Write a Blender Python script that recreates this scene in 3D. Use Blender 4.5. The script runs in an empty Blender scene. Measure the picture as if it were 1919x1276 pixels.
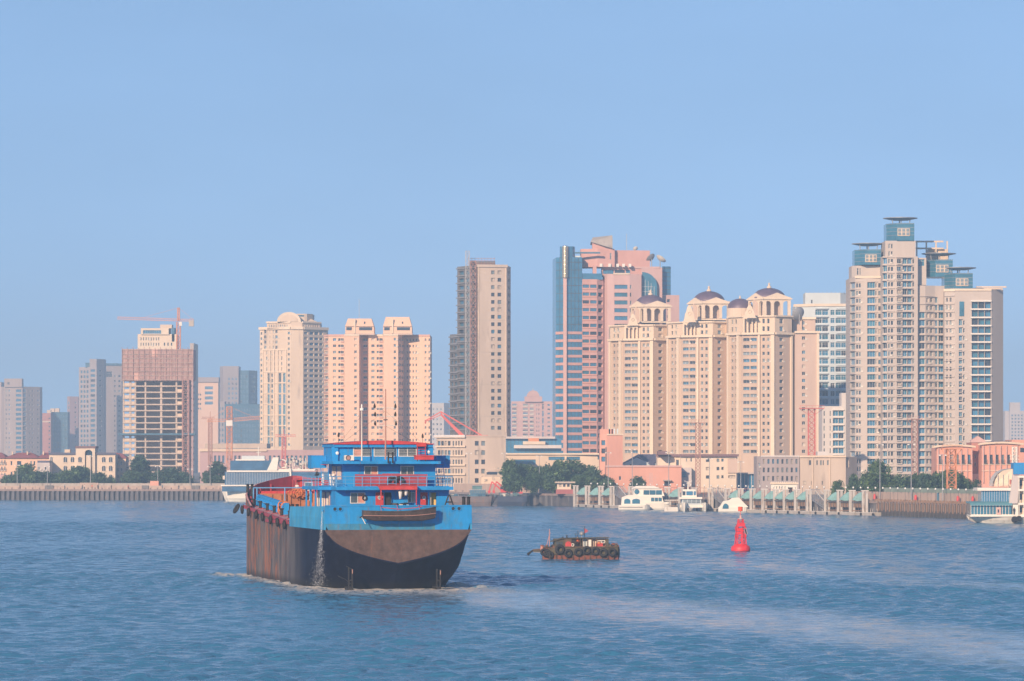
import bpy, math, random
from math import sin, cos, pi, radians, atan2, hypot, sqrt
C = bpy.context.scene
COL = C.collection
R = random.Random(7)

# ---------------------------------------------------------------- camera
F, CX, HY, H = 7480.0, 959.5, 860.0, 16.0      # focal length in photo pixels, image centre column, horizon row, eye height
cam_d = bpy.data.cameras.new('camera'); cam = bpy.data.objects.new('camera', cam_d); COL.objects.link(cam)
cam.location = (0, 0, H); cam.rotation_euler = (pi/2, 0, 0)
cam_d.sensor_width = 36; cam_d.lens = F*36/1919; cam_d.shift_y = (HY-638)/1919
cam_d.clip_start = 1; cam_d.clip_end = 30000
C.camera = cam
# ---------------------------------------------------------------- sky, sun, exposure
SUN_EL, SUN_AZ = 21.0, 25.0      # degrees; azimuth from straight behind the camera towards the left
w = bpy.data.worlds.new('World'); C.world = w; w.use_nodes = True
nt = w.node_tree; nt.nodes.clear()
def N(nt, t, **k):
    n = nt.nodes.new(t)
    for a, v in k.items():
        if a.startswith('i_'):
            n.inputs[a[2:].replace('_', ' ')].default_value = v
        else: setattr(n, a, v)
    return n
L = nt.links.new
out = N(nt, 'ShaderNodeOutputWorld'); bg = N(nt, 'ShaderNodeBackground'); sky = N(nt, 'ShaderNodeTexSky')
sky.sky_type = 'NISHITA'; sky.sun_disc = False; sky.sun_elevation = radians(SUN_EL); sky.sun_rotation = radians(180+SUN_AZ)
sky.air_density = 1.0; sky.dust_density = 0.3; sky.ozone_density = 3.0; sky.altitude = 0
tc = N(nt, 'ShaderNodeTexCoord'); sep = N(nt, 'ShaderNodeSeparateXYZ'); com = N(nt, 'ShaderNodeCombineXYZ')
ab = N(nt, 'ShaderNodeMath', operation='ABSOLUTE'); mu = N(nt, 'ShaderNodeMath', operation='MULTIPLY_ADD')
mu.inputs[1].default_value = 0.9; mu.inputs[2].default_value = 0.2
L(tc.outputs['Generated'], sep.inputs[0]); L(sep.outputs[2], ab.inputs[0]); L(ab.outputs[0], mu.inputs[0])
L(sep.outputs[0], com.inputs[0]); L(sep.outputs[1], com.inputs[1]); L(mu.outputs[0], com.inputs[2])
L(com.outputs[0], sky.inputs[0])
tint = N(nt, 'ShaderNodeMix', data_type='RGBA', blend_type='MULTIPLY'); tint.inputs[0].default_value = 1
tint.inputs[7].default_value = (1.09, 1.065, 1.05, 1)
L(sky.outputs[0], tint.inputs[6]); 
sn = N(nt, 'ShaderNodeTexNoise'); sn.inputs['Scale'].default_value = 5; sn.inputs['Detail'].default_value = 4; smp = N(nt, 'ShaderNodeMapping'); smp.inputs['Scale'].default_value = (1, 1, 3)
L(tc.outputs['Generated'], smp.inputs[0]); L(smp.outputs[0], sn.inputs[0]); sr = N(nt, 'ShaderNodeMapRange'); sr.inputs[1].default_value = .3; sr.inputs[2].default_value = .7; sr.inputs[3].default_value = .93; sr.inputs[4].default_value = 1.06
L(sn.outputs[0], sr.inputs[0]); smog = N(nt, 'ShaderNodeMix', data_type='RGBA', blend_type='MULTIPLY'); smog.inputs[0].default_value = 1     # thin uneven smog
L(tint.outputs[2], smog.inputs[6]); L(sr.outputs[0], smog.inputs[7]); L(smog.outputs[2], bg.inputs[0]); L(bg.outputs[0], out.inputs[0])
bg.inputs[1].default_value = 0.121
sun_d = bpy.data.lights.new('sun', 'SUN'); sun = bpy.data.objects.new('sun', sun_d); COL.objects.link(sun)
sun_d.energy = 4.8; sun_d.angle = radians(0.6); sun_d.color = (1.0, 0.72, 0.48)
sun.rotation_euler = (radians(90-SUN_EL), 0, -radians(SUN_AZ)); sun.location = (-100, -200, 300)
C.view_settings.view_transform = 'Standard'; C.view_settings.look = 'None'
C.view_settings.gamma = 1; C.view_settings.use_curve_mapping = False
C.view_settings.exposure = 0.35
C.cycles.volume_bounces = 1; C.cycles.max_bounces = 6
HAZE_DENS = 2.15e-4; HAZE_COL = (0.54, 0.77, 1.0, 1)

# ---------------------------------------------------------------- helpers
def X(px, D): return (px-CX)*D/F
def Zp(py, D): return H-(py-HY)*D/F
def Dw(py): return H*F/(py-HY)       # distance of a point of the water line

MATS = {}
def mat(name, col, rough=.85, metal=0, var=.14, scale=.25, streak=0., grime=None, gamt=.5, spec=.5, bump=0, emit=None, rust=0, rustc=(.20, .09, .05)):
    m = bpy.data.materials.new(name); m.use_nodes = True; t = m.node_tree; b = t.nodes['Principled BSDF']; l = t.links.new
    b.inputs['Roughness'].default_value = rough; b.inputs['Metallic'].default_value = metal
    b.inputs['Specular IOR Level'].default_value = spec
    if emit:
        b.inputs['Emission Color'].default_value = (*emit[:3], 1); b.inputs['Emission Strength'].default_value = emit[3]
    g = N(t, 'ShaderNodeNewGeometry'); mp = N(t, 'ShaderNodeMapping'); l(g.outputs['Position'], mp.inputs[0])
    n = N(t, 'ShaderNodeTexNoise'); n.inputs['Scale'].default_value = scale; n.inputs['Detail'].default_value = 6
    n.inputs['Roughness'].default_value = .65
    if streak: mp.inputs['Scale'].default_value = (1, 1, 1-streak)
    l(mp.outputs[0], n.inputs[0])
    r = N(t, 'ShaderNodeMapRange'); r.inputs[1].default_value = .3; r.inputs[2].default_value = .7
    r.inputs[3].default_value = 1-var; r.inputs[4].default_value = 1+var; l(n.outputs[0], r.inputs[0])
    x = N(t, 'ShaderNodeMix', data_type='RGBA', blend_type='MULTIPLY'); x.inputs[0].default_value = 1
    x.inputs[6].default_value = (*col, 1); l(r.outputs[0], x.inputs[7]); last = x.outputs[2]
    if grime:
        n2 = N(t, 'ShaderNodeTexNoise'); n2.inputs['Scale'].default_value = scale*2.3; n2.inputs['Detail'].default_value = 8
        l(mp.outputs[0], n2.inputs[0])
        r2 = N(t, 'ShaderNodeMapRange'); r2.inputs[1].default_value = .70-.3*gamt; r2.inputs[2].default_value = .86-.3*gamt
        l(n2.outputs[0], r2.inputs[0])
        y = N(t, 'ShaderNodeMix', data_type='RGBA'); l(r2.outputs[0], y.inputs[0]); l(last, y.inputs[6])
        y.inputs[7].default_value = (*grime, 1); last = y.outputs[2]
    if rust:      # thin rust runs and specks
        m3 = N(t, 'ShaderNodeMapping'); m3.inputs['Scale'].default_value = (1, 1, .12); l(g.outputs['Position'], m3.inputs[0])
        n3 = N(t, 'ShaderNodeTexNoise'); n3.inputs['Scale'].default_value = 2.6; n3.inputs['Detail'].default_value = 7; n3.inputs['Roughness'].default_value = .7; l(m3.outputs[0], n3.inputs[0])
        r3 = N(t, 'ShaderNodeMapRange'); r3.inputs[1].default_value = .66-.1*rust; r3.inputs[2].default_value = .76-.1*rust; r3.inputs[4].default_value = .75; l(n3.outputs[0], r3.inputs[0])
        z = N(t, 'ShaderNodeMix', data_type='RGBA'); l(r3.outputs[0], z.inputs[0]); l(last, z.inputs[6]); z.inputs[7].default_value = (*rustc, 1); last = z.outputs[2]
    l(last, b.inputs['Base Color'])
    if bump:
        bm = N(t, 'ShaderNodeBump'); bm.inputs['Strength'].default_value = bump; bm.inputs['Distance'].default_value = .05
        l(n.outputs[0], bm.inputs['Height']); l(bm.outputs[0], b.inputs['Normal'])
    MATS[name] = m; return m
def M(n): return MATS[n] if isinstance(n, str) else n

class MB:
    def __init__(s): s.v = []; s.f = []; s.m = []; s.ms = []
    def mi(s, m):
        if m not in s.ms: s.ms.append(m)
        return s.ms.index(m)
    def add(s, vs, fs, m, T=None):
        o = len(s.v); k = s.mi(m)
        s.v += [T(*p) for p in vs] if T else list(vs)
        for f in fs: s.f.append([o+i for i in f]); s.m.append(k)
        return s
    def box(s, x0, y0, z0, x1, y1, z1, m, T=None):
        vs = [(x, y, z) for z in (z0, z1) for x, y in ((x0, y0), (x1, y0), (x1, y1), (x0, y1))]
        return s.add(vs, [(3, 2, 1, 0), (4, 5, 6, 7), (0, 1, 5, 4), (1, 2, 6, 5), (2, 3, 7, 6), (3, 0, 4, 7)], m, T)
    def cbox(s, c, d, m, a=0, T=None):
        ca, sa = cos(a), sin(a)
        def f(x, y, z):
            p = (c[0]+x*ca-y*sa, c[1]+x*sa+y*ca, c[2]+z)
            return T(*p) if T else p
        return s.box(-d[0]/2, -d[1]/2, -d[2]/2, d[0]/2, d[1]/2, d[2]/2, m, f)
    def prism(s, poly, z0, z1, m, top=None, T=None, bottom=True):
        n = len(poly); a = sum(poly[i][0]*poly[(i+1) % n][1]-poly[(i+1) % n][0]*poly[i][1] for i in range(n))
        if a < 0: poly = poly[::-1]
        vs = [(x, y, z0) for x, y in poly]+[(x, y, z1) for x, y in poly]
        s.add(vs, [(i, (i+1) % n, n+(i+1) % n, n+i) for i in range(n)]+([tuple(range(n))[::-1]] if bottom else []), m, T)
        s.add([(x, y, z1) for x, y in poly], [tuple(range(n))], top or m, T)
        return s
    def bar(s, p, q, r, m, n=6, r2=None, cap=True):
        r2 = r if r2 is None else r2
        d = [q[i]-p[i] for i in range(3)]; l = sqrt(sum(c*c for c in d)) or 1e-6; d = [c/l for c in d]
        u = (0, 0, 1) if abs(d[2]) < .9 else (1, 0, 0)
        a = (d[1]*u[2]-d[2]*u[1], d[2]*u[0]-d[0]*u[2], d[0]*u[1]-d[1]*u[0]); k = sqrt(sum(c*c for c in a)); a = [c/k for c in a]
        b = (d[1]*a[2]-d[2]*a[1], d[2]*a[0]-d[0]*a[2], d[0]*a[1]-d[1]*a[0])
        vs = []
        for c, rr in ((p, r), (q, r2)):
            for i in range(n):
                t = 2*pi*(i+.5)/n; vs.append(tuple(c[j]+rr*(a[j]*cos(t)+b[j]*sin(t)) for j in range(3)))
        fs = [(i, (i+1) % n, n+(i+1) % n, n+i) for i in range(n)]
        if cap: fs += [tuple(range(n))[::-1], tuple(range(n, 2*n))]
        return s.add(vs, fs, m)
    def path(s, pts, r, m, n=6):
        for a, b in zip(pts, pts[1:]): s.bar(a, b, r, m, n)
        return s
    def lathe(s, prof, m, n=24, c=(0, 0, 0), a0=0, a1=2*pi, T=None):
        full = abs(a1-a0-2*pi) < 1e-6; k = n if full else n+1
        vs = []
        for r, z in prof:
            for i in range(k):
                t = a0+(a1-a0)*i/n; vs.append((c[0]+r*cos(t), c[1]+r*sin(t), c[2]+z))
        fs = []
        for j in range(len(prof)-1):
            for i in range(n):
                i2 = (i+1) % k; fs.append((j*k+i, j*k+i2, (j+1)*k+i2, (j+1)*k+i))
        return s.add(vs, fs, m, T)
    def loft(s, rings, m, close=True, caps=False):
        n = len(rings[0]); vs = [p for r in rings for p in r]; fs = []
        for j in range(len(rings)-1):
            for i in range(n if close else n-1):
                i2 = (i+1) % n; fs.append((j*n+i, j*n+i2, (j+1)*n+i2, (j+1)*n+i))
        if caps: fs += [tuple(range(n))[::-1], tuple(range((len(rings)-1)*n, len(rings)*n))]
        return s.add(vs, fs, m)
    def torus(s, c, R_, r, m, axis=(0, 1, 0), n=16, k=8, flat=1.):
        ax = axis; u = (0, 0, 1) if abs(ax[2]) < .9 else (1, 0, 0)
        a = (ax[1]*u[2]-ax[2]*u[1], ax[2]*u[0]-ax[0]*u[2], ax[0]*u[1]-ax[1]*u[0]); l = sqrt(sum(t*t for t in a)); a = [t/l for t in a]
        b = (ax[1]*a[2]-ax[2]*a[1], ax[2]*a[0]-ax[0]*a[2], ax[0]*a[1]-ax[1]*a[0])
        vs = []
        for i in range(n):
            t = 2*pi*i/n; rad = [a[j]*cos(t)+b[j]*sin(t) for j in range(3)]
            for q in range(k):
                p = 2*pi*q/k; vs.append(tuple(c[j]+rad[j]*(R_+r*cos(p))+ax[j]*r*flat*sin(p) for j in range(3)))
        fs = [(i*k+q, i*k+(q+1) % k, ((i+1) % n)*k+(q+1) % k, ((i+1) % n)*k+q) for i in range(n) for q in range(k)]
        return s.add(vs, fs, m)
    def mesh(s, name, smooth=False):
        me = bpy.data.meshes.new(name); me.from_pydata(s.v, [], s.f)
        for m in s.ms: me.materials.append(M(m))
        me.polygons.foreach_set('material_index', s.m)
        if smooth: me.polygons.foreach_set('use_smooth', [True]*len(s.f))
        me.update(); return me
    def build(s, name, parent=None, loc=(0, 0, 0), smooth=False, kind=None, rot=None):
        return link(name, s.mesh(name, smooth), parent, loc, rot, kind)
def link(name, me, parent=None, loc=(0, 0, 0), rot=None, kind=None):
    o = bpy.data.objects.new(name, me); o.location = loc
    if rot: o.rotation_euler = rot
    if parent: o.parent = parent
    if kind: o['kind'] = kind
    COL.objects.link(o); return o
def tag(o, label, cat, group=None):
    o['label'] = label; o['category'] = cat
    if group: o['group'] = group
    return o
def thing(name, label, cat, loc, rz=0, group=None):
    o = bpy.data.objects.new(name, None); o.empty_display_size = 1; COL.objects.link(o)
    o.location = loc; o.rotation_euler = (0, 0, rz); return tag(o, label, cat, group)
KIDS = {}
def kids(o): return [c for c in bpy.data.objects if c.parent == o]
def dup(root, loc, rz=None, label=None, sc=None, tree=None):
    tree = tree or [(c, [(d, ()) for d in kids(c)]) for c in kids(root)]
    r = root.copy(); COL.objects.link(r); r.location = loc
    if rz is not None: r.rotation_euler = (0, 0, rz)
    if sc: r.scale = sc
    if label: r['label'] = label
    for c, ds in tree:
        k = c.copy(); COL.objects.link(k); k.parent = r
        for d, _ in ds:
            e = d.copy(); COL.objects.link(e); e.parent = k
    return r

ORD = ['first', 'second', 'third', 'fourth', 'fifth', 'sixth', 'seventh', 'eighth', 'ninth', 'tenth', 'eleventh', 'twelfth', 'thirteenth', 'fourteenth', 'fifteenth']
def ordlab(i, n, what, a, b):
    """a label that counts from the nearer end of a row"""
    return what+', '+(ORD[i]+' from '+a if i < n/2 else ORD[n-1-i]+' from '+b)
# ---------------------------------------------------------------- materials
mat('cream', (.67, .54, .42), streak=.8, var=.10, scale=.12, grime=(.42, .35, .30), gamt=.35)
mat('cream_light', (.72, .60, .47), streak=.8, var=.08, scale=.2)
mat('cream_dark', (.55, .42, .35), streak=.8, var=.10, scale=.12)
mat('cream_brown', (.54, .415, .33), streak=.8, var=.10, scale=.12)
mat('beige_pink', (.50, .44, .40), streak=.8, var=.10, scale=.12)
mat('peach', (.76, .52, .38), streak=.8, var=.08, scale=.1)
mat('peach_pink', (.62, .38, .32), var=.1, scale=.2)
mat('white_wall', (.62, .58, .56), streak=.8, var=.10, scale=.15)
mat('pale_wall', (.55, .50, .49), streak=.8, var=.10, scale=.15)
mat('white_tile', (.56, .63, .66), streak=.6, var=.08, scale=.2)
mat('grey_beige', (.42, .35, .33), streak=.8, var=.12, scale=.1)
mat('grey_wall', (.38, .33, .33), streak=.8, var=.12, scale=.1)
mat('mauve', (.46, .32, .33), streak=.8, var=.08, scale=.1)
mat('rose_granite', (.58, .33, .29), streak=.6, var=.08, scale=.3)
mat('rose_pale', (.60, .40, .37), streak=.6, var=.08, scale=.3)
mat('concrete', (.42, .38, .34), streak=.7, var=.16, scale=.3, grime=(.25, .21, .19), gamt=.4)
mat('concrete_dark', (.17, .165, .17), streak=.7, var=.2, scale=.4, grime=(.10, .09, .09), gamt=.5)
mat('concrete_warm', (.52, .43, .36), streak=.8, var=.12, scale=.15, grime=(.35, .29, .25), gamt=.45)
mat('red_brick', (.48, .22, .18), var=.15, scale=.5)
mat('salmon', (.66, .34, .26), streak=.7, var=.10, scale=.2)
mat('yellow_wall', (.68, .57, .46), streak=.7, var=.08, scale=.2)
mat('roof_red', (.36, .12, .12), var=.15, scale=.6)
mat('roof_brown', (.20, .12, .13), var=.15, scale=.6)
mat('roof_slate', (.085, .09, .15), rough=.6, var=.15, scale=.6)
mat('dome_slate', (.13, .09, .14), rough=.5, var=.2, scale=.4)
mat('roof_grey', (.25, .25, .26), var=.15, scale=.3)
mat('glass_dark', (.035, .05, .075), rough=.12, var=.3, scale=.2, spec=.7)
mat('glass_blue', (.05, .19, .34), rough=.10, var=.25, scale=.15, spec=.8)
mat('glass_teal', (.04, .165, .26), rough=.10, var=.35, scale=.15, spec=.8)
mat('glass_pale', (.20, .25, .28), rough=.15, var=.25, scale=.3, spec=.7)
mat('curtain', (.50, .44, .38), rough=.7, var=.2, scale=.7)
mat('frame_white', (.72, .70, .66), rough=.5, var=.05)
mat('frame_dark', (.10, .10, .11), rough=.5, var=.1)
mat('void', (.03, .03, .035), rough=.9)
mat('net_brown', (.40, .26, .235), var=.25, scale=.6, streak=.3)
mat('net_blue', (.07, .17, .26), var=.25, scale=.5)
mat('net_green', (.10, .20, .22), var=.25, scale=.5)
mat('concrete_net', (.24, .25, .27), var=.25, scale=.5)
mat('crane_orange', (.62, .25, .12), rough=.6)
mat('crane_red', (.60, .12, .10), rough=.6)
mat('steel_rust', (.40, .22, .18), rough=.8, var=.25, scale=.8)
mat('metal_grey', (.35, .36, .38), rough=.5, metal=.3)
mat('metal_gold', (.62, .50, .34), rough=.28, metal=.8, var=.08)
mat('black', (.018, .018, .02), rough=.7)
mat('leaf_a', (.05, .105, .045), var=.45, scale=.5, rough=.7)
mat('leaf_b', (.10, .17, .06), var=.45, scale=.5, rough=.7)
mat('leaf_c', (.032, .075, .045), var=.45, scale=.5, rough=.7)
mat('bark', (.12, .09, .07))
mat('lamp_glass', (.8, .8, .76), rough=.3)
mat('white_paint', (.78, .74, .66), rough=.35, var=.05, scale=.5)
mat('white_dirty', (.64, .60, .54), rough=.5, var=.12, scale=.6, streak=.5, grime=(.40, .33, .26), gamt=.35)
mat('teal_metal', (.20, .40, .41), rough=.5, var=.2, scale=1)
mat('ferry_teal', (.10, .26, .32), rough=.4)
mat('sand_red', (.42, .14, .12), var=.2)
# ---------------------------------------------------------------- water, ground, haze
QUAY = [(-500, 936.5), (430, 937.5), (760, 942), (1060, 948.8), (1400, 959.6), (1640, 966), (1830, 973), (1990, 980), (2500, 1010)]
QW = [(X(px, Dw(y)), Dw(y)) for px, y in QUAY]
GZ = 4.2
def quay_D(px):
    for (a, ya), (b, yb) in zip(QUAY, QUAY[1:]):
        if a <= px <= b:
            t = (px-a)/(b-a); return Dw(ya+(yb-ya)*t)
def build_water():
    m = bpy.data.materials.new('river_water'); m.use_nodes = True; t = m.node_tree; l = t.links.new; b = t.nodes['Principled BSDF']
    g = N(t, 'ShaderNodeNewGeometry')
    def noise(scale, sx, sy, detail, rough=.6, w=0, dist=0):
        mp = N(t, 'ShaderNodeMapping'); mp.inputs['Scale'].default_value = (sx, sy, 1); mp.inputs['Rotation'].default_value = (0, 0, w)
        l(g.outputs['Position'], mp.inputs[0]); n = N(t, 'ShaderNodeTexNoise'); n.inputs['Scale'].default_value = scale
        n.inputs['Detail'].default_value = detail; n.inputs['Roughness'].default_value = rough; n.inputs['Distortion'].default_value = dist
        l(mp.outputs[0], n.inputs[0]); return n.outputs[0]
    def math_(op, a, b_=None, c=None):
        n = N(t, 'ShaderNodeMath', operation=op)
        for i, v in enumerate((a, b_, c)):
            if v is None: continue
            if isinstance(v, (int, float)): n.inputs[i].default_value = v
            else: l(v, n.inputs[i])
        return n.outputs[0]
    def rng(v, a, b_, c=0., d=1., smooth=True):
        n = N(t, 'ShaderNodeMapRange', interpolation_type='SMOOTHSTEP' if smooth else 'LINEAR')
        l(v, n.inputs[0]); n.inputs[1].default_value = a; n.inputs[2].default_value = b_; n.inputs[3].default_value = c; n.inputs[4].default_value = d
        return n.outputs[0]
    sp = N(t, 'ShaderNodeSeparateXYZ'); l(g.outputs['Position'], sp.inputs[0]); px, py = sp.outputs[0], sp.outputs[1]
    # slick left by the ship's turning wake: runs from the stern to the near right; a polyline given as x = f(y)
    def band(pts, wid, soft):
        # distance in x from a polyline drawn over y
        fc = N(t, 'ShaderNodeFloatCurve'); y0, y1 = pts[0][1], pts[-1][1]; x0 = min(p[0] for p in pts); x1 = max(p[0] for p in pts)
        cu = fc.mapping.curves[0]
        P = [((y-y0)/(y1-y0), (x-x0)/(x1-x0)) for x, y in pts]
        cu.points[0].location = P[0]; cu.points[-1].location = P[-1]
        for p in P[1:-1]: cu.points.new(*p)
        fc.mapping.update()
        l(rng(py, y0, y1, 0, 1, False), fc.inputs['Value'])
        xc = math_('MULTIPLY_ADD', fc.outputs[0], x1-x0, x0)
        wob = math_('MULTIPLY', math_('SUBTRACT', noise(.05, 1, .35, 4), .5), 26.)
        d = math_('ABSOLUTE', math_('SUBTRACT', math_('ADD', px, wob), xc))
        inside = math_('MULTIPLY', rng(d, wid, wid+soft, 1, 0), math_('MULTIPLY', rng(py, y0, y0+10), rng(py, y1-20, y1, 1, 0)))
        return inside
    wk1 = band([(60, 285), (46, 325), (30, 375), (15, 420), (3, 455), (-8, 492)], 6, 13)
    wk2 = band([(95, 430), (72, 470), (55, 520), (40, 580), (27, 632)], 3, 9)
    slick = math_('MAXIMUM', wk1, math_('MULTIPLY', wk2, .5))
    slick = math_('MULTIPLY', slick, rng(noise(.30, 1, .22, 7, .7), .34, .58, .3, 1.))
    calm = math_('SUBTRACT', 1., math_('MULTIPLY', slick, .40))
    gust = rng(noise(.012, 1, .5, 3), .3, .7, .62, 1.25)
    # wave slopes, several sizes, crests lying across the view of the river
    def slope(scale, sx, sy, detail, rough, w, ax, ay):
        mp = N(t, 'ShaderNodeMapping'); mp.inputs['Scale'].default_value = (sx, sy, 1); mp.inputs['Rotation'].default_value = (0, 0, w)
        l(g.outputs['Position'], mp.inputs[0]); n = N(t, 'ShaderNodeTexNoise'); n.inputs['Scale'].default_value = scale
        n.inputs['Detail'].default_value = detail; n.inputs['Roughness'].default_value = rough; l(mp.outputs[0], n.inputs[0])
        v = N(t, 'ShaderNodeVectorMath', operation='SUBTRACT'); l(n.outputs[1], v.inputs[0]); v.inputs[1].default_value = (.5, .5, .5)
        u = N(t, 'ShaderNodeVectorMath', operation='MULTIPLY'); l(v.outputs[0], u.inputs[0]); u.inputs[1].default_value = (ax, ay, 0)
        return u.outputs[0]
    def vadd(a_, b_):
        v = N(t, 'ShaderNodeVectorMath', operation='ADD'); l(a_, v.inputs[0]); l(b_, v.inputs[1]); return v.outputs[0]
    sl = vadd(slope(.6, .7, 1.7, 4, .7, -.2, .3, 1.15), slope(2.0, .8, 1.5, 4, .72, .3, .7, 1.5))
    sc_ = N(t, 'ShaderNodeVectorMath', operation='SCALE'); l(sl, sc_.inputs[0]); l(math_('MULTIPLY', calm, gust), sc_.inputs['Scale'])
    nv = N(t, 'ShaderNodeVectorMath', operation='ADD'); l(sc_.outputs[0], nv.inputs[0]); L_ = l(g.outputs['Normal'], nv.inputs[1])
    nn = N(t, 'ShaderNodeVectorMath', operation='NORMALIZE'); l(nv.outputs[0], nn.inputs[0]); l(nn.outputs[0], b.inputs['Normal'])
    # foam round the hull, at the stern and in the wake
    foam_n = noise(.9, 1, .5, 8, .72)
    hull = SHIP_FRAME(t, l, g, math_, rng, sp)
    f = math_('MULTIPLY', hull, rng(foam_n, .37, .55))
    f2 = math_('MULTIPLY', slick, rng(noise(.45, 1, .18, 7, .7), .50, .75, 0, .22))
    foam = math_('MAXIMUM', f, f2)
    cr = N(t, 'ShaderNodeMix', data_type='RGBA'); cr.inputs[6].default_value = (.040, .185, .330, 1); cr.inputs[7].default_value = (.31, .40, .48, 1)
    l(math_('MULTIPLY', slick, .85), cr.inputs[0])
    cm = N(t, 'ShaderNodeMix', data_type='RGBA'); l(foam, cm.inputs[0]); l(cr.outputs[2], cm.inputs[6]); cm.inputs[7].default_value = (.62, .58, .52, 1)
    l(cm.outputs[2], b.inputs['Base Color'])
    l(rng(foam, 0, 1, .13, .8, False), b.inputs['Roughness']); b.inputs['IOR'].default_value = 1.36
    MATS['river_water'] = m
    import numpy as np
    rs = np.random.RandomState(4); W = []
    for i in range(110):      # wind chop: directional waves, lengths 1.6 to 16 m
        lam = 1.3*(10**rs.uniform(0, .62)); th = rs.normal(0.2, .75); k = 2*pi/lam; W.append((k*sin(th), k*cos(th), rs.uniform(0, 2*pi), .026/k))
    def wake(x, y):
        def bandm(pts, wid, soft):
            ys = [p[1] for p in pts]; xs = [p[0] for p in pts]; xc = np.interp(y, ys, xs); d = np.abs(x-xc)
            return np.clip(1-(d-wid)/soft, 0, 1)*((y > ys[0]-5) & (y < ys[-1]+5))
        return np.maximum(bandm([(60, 285), (46, 325), (30, 375), (15, 420), (3, 455), (-8, 492)], 6, 13),   .45*bandm([(95, 430), (72, 470), (55, 520), (40, 580), (27, 632)], 3, 9))
    def patch(x0, x1, y0, y1, dx, dy, lmin):
        nx, ny = int((x1-x0)/dx)+1, int((y1-y0)/dy)+1; xs = np.linspace(x0, x1, nx); ys = np.linspace(y0, y1, ny); XX, YY = np.meshgrid(xs, ys); ZZ = np.zeros_like(XX)
        for kx, ky, ph, am in W:
            if 2*pi/hypot(kx, ky) > lmin: ZZ += am*np.cos(kx*XX+ky*YY+ph)
        ZZ += .9*(ZZ*ZZ-.01)
        big = .85+.3*np.sin(XX*.021+1.3*np.sin(YY*.013))*np.sin(YY*.017+.8)
        e = np.minimum.reduce([np.clip((XX-x0)/3, 0, 1), np.clip((x1-XX)/3, 0, 1), np.clip((YY-y0)/3, 0, 1), np.clip((y1-YY)/3, 0, 1)])
        ZZ *= e*big*(1-.6*wake(XX, YY)); n = nx*ny
        me = bpy.data.meshes.new('water'); me.vertices.add(n); me.vertices.foreach_set('co', np.stack([XX, YY, ZZ], -1).astype('f').ravel())
        i = np.arange((nx-1)*(ny-1)); r_, c_ = i//(nx-1), i % (nx-1); v0 = r_*nx+c_; q_ = np.stack([v0, v0+1, v0+nx+1, v0+nx], -1).ravel(); m_ = len(i)
        me.loops.add(4*m_); me.loops.foreach_set('vertex_index', q_.astype('i')); me.polygons.add(m_); me.polygons.foreach_set('loop_start', (np.arange(m_)*4).astype('i'))
        me.polygons.foreach_set('use_smooth', np.ones(m_, bool)); me.materials.append(M('river_water')); me.update(calc_edges=True); link('water', me, kind='structure')
    patch(-90, 90, 262, 560, .45, .38, 1.3); patch(-140, 140, 560, 1000, .9, .8, 2.6); patch(-230, 230, 1000, 1560, 1.6, 1.3, 4.2)
    mb = MB()
    for x0, y0, x1, y1 in ((-2500, -200, 2500, 262), (-2500, 262, -90, 560), (90, 262, 2500, 560), (-2500, 560, -140, 1000), (140, 560, 2500, 1000), (-2500, 1000, -230, 1560), (230, 1000, 2500, 1560)):
        mb.add([(x0, y0, 0), (x1, y0, 0), (x1, y1, 0), (x0, y1, 0)], [(0, 1, 2, 3)], 'river_water')
    mb.build('water', kind='structure')
    mat('ground_soil', (.20, .18, .16), var=.25, scale=.05)
    mb = MB(); poly = [(x, y+.3) for x, y in QW]+[(2500, 1000), (2500, 6000), (-2500, 6000), (-2500, QW[0][1])]
    mb.prism(poly, -.8, GZ-.05, 'ground_soil'); mb.build('ground', kind='structure')
    m = bpy.data.materials.new('air_haze'); m.use_nodes = True; t = m.node_tree; t.nodes.clear()
    o = N(t, 'ShaderNodeOutputMaterial'); v = N(t, 'ShaderNodeVolumePrincipled'); v.inputs['Color'].default_value = HAZE_COL
    v.inputs['Density'].default_value = HAZE_DENS; v.inputs['Anisotropy'].default_value = 0.0; t.links.new(v.outputs[0], o.inputs[1])
    MATS['air_haze'] = m
    mb = MB(); mb.box(-2600, -300, -2, 2600, 6100, 175, 'air_haze'); mb.build('haze', kind='stuff')

# the barge's own frame, used by the water's foam and by the ship
SHIP_O = (-13.9, 487.9); SHIP_A = radians(12)      # stern centre at the water line; bow swings to the left
def SHIP_FRAME(t, l, g, math_, rng, sp):
    ca, sa = cos(SHIP_A), sin(SHIP_A)
    dx = math_('SUBTRACT', sp.outputs[0], SHIP_O[0]); dy = math_('SUBTRACT', sp.outputs[1], SHIP_O[1])
    a = math_('ADD', math_('MULTIPLY', dx, ca), math_('MULTIPLY', dy, sa)); s = math_('ADD', math_('MULTIPLY', dx, -sa), math_('MULTIPLY', dy, ca))
    aa = math_('ABSOLUTE', a)
    along = math_('MULTIPLY', rng(s, -5, 1), math_('MULTIPLY', rng(math_('ABSOLUTE', math_('SUBTRACT', aa, 9.4)), .8, 3.4, 1, 0), math_('MULTIPLY', rng(s, 2, 12, .3, .9), rng(s, 70, 76, 1, 0))))
    stern = math_('MULTIPLY', rng(aa, 8, 17, 1, 0), math_('MULTIPLY', rng(s, -24, 2, 0, 1.), rng(s, 8, 12, 1, 0)))
    bow = math_('MULTIPLY', rng(math_('ABSOLUTE', math_('ADD', a, 11.5)), 0, 3.5, 1, 0), rng(math_('ABSOLUTE', math_('SUBTRACT', s, 66)), 3, 12, 1, 0))
    return math_('MAXIMUM', math_('MAXIMUM', along, stern), bow)
build_water()
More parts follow.
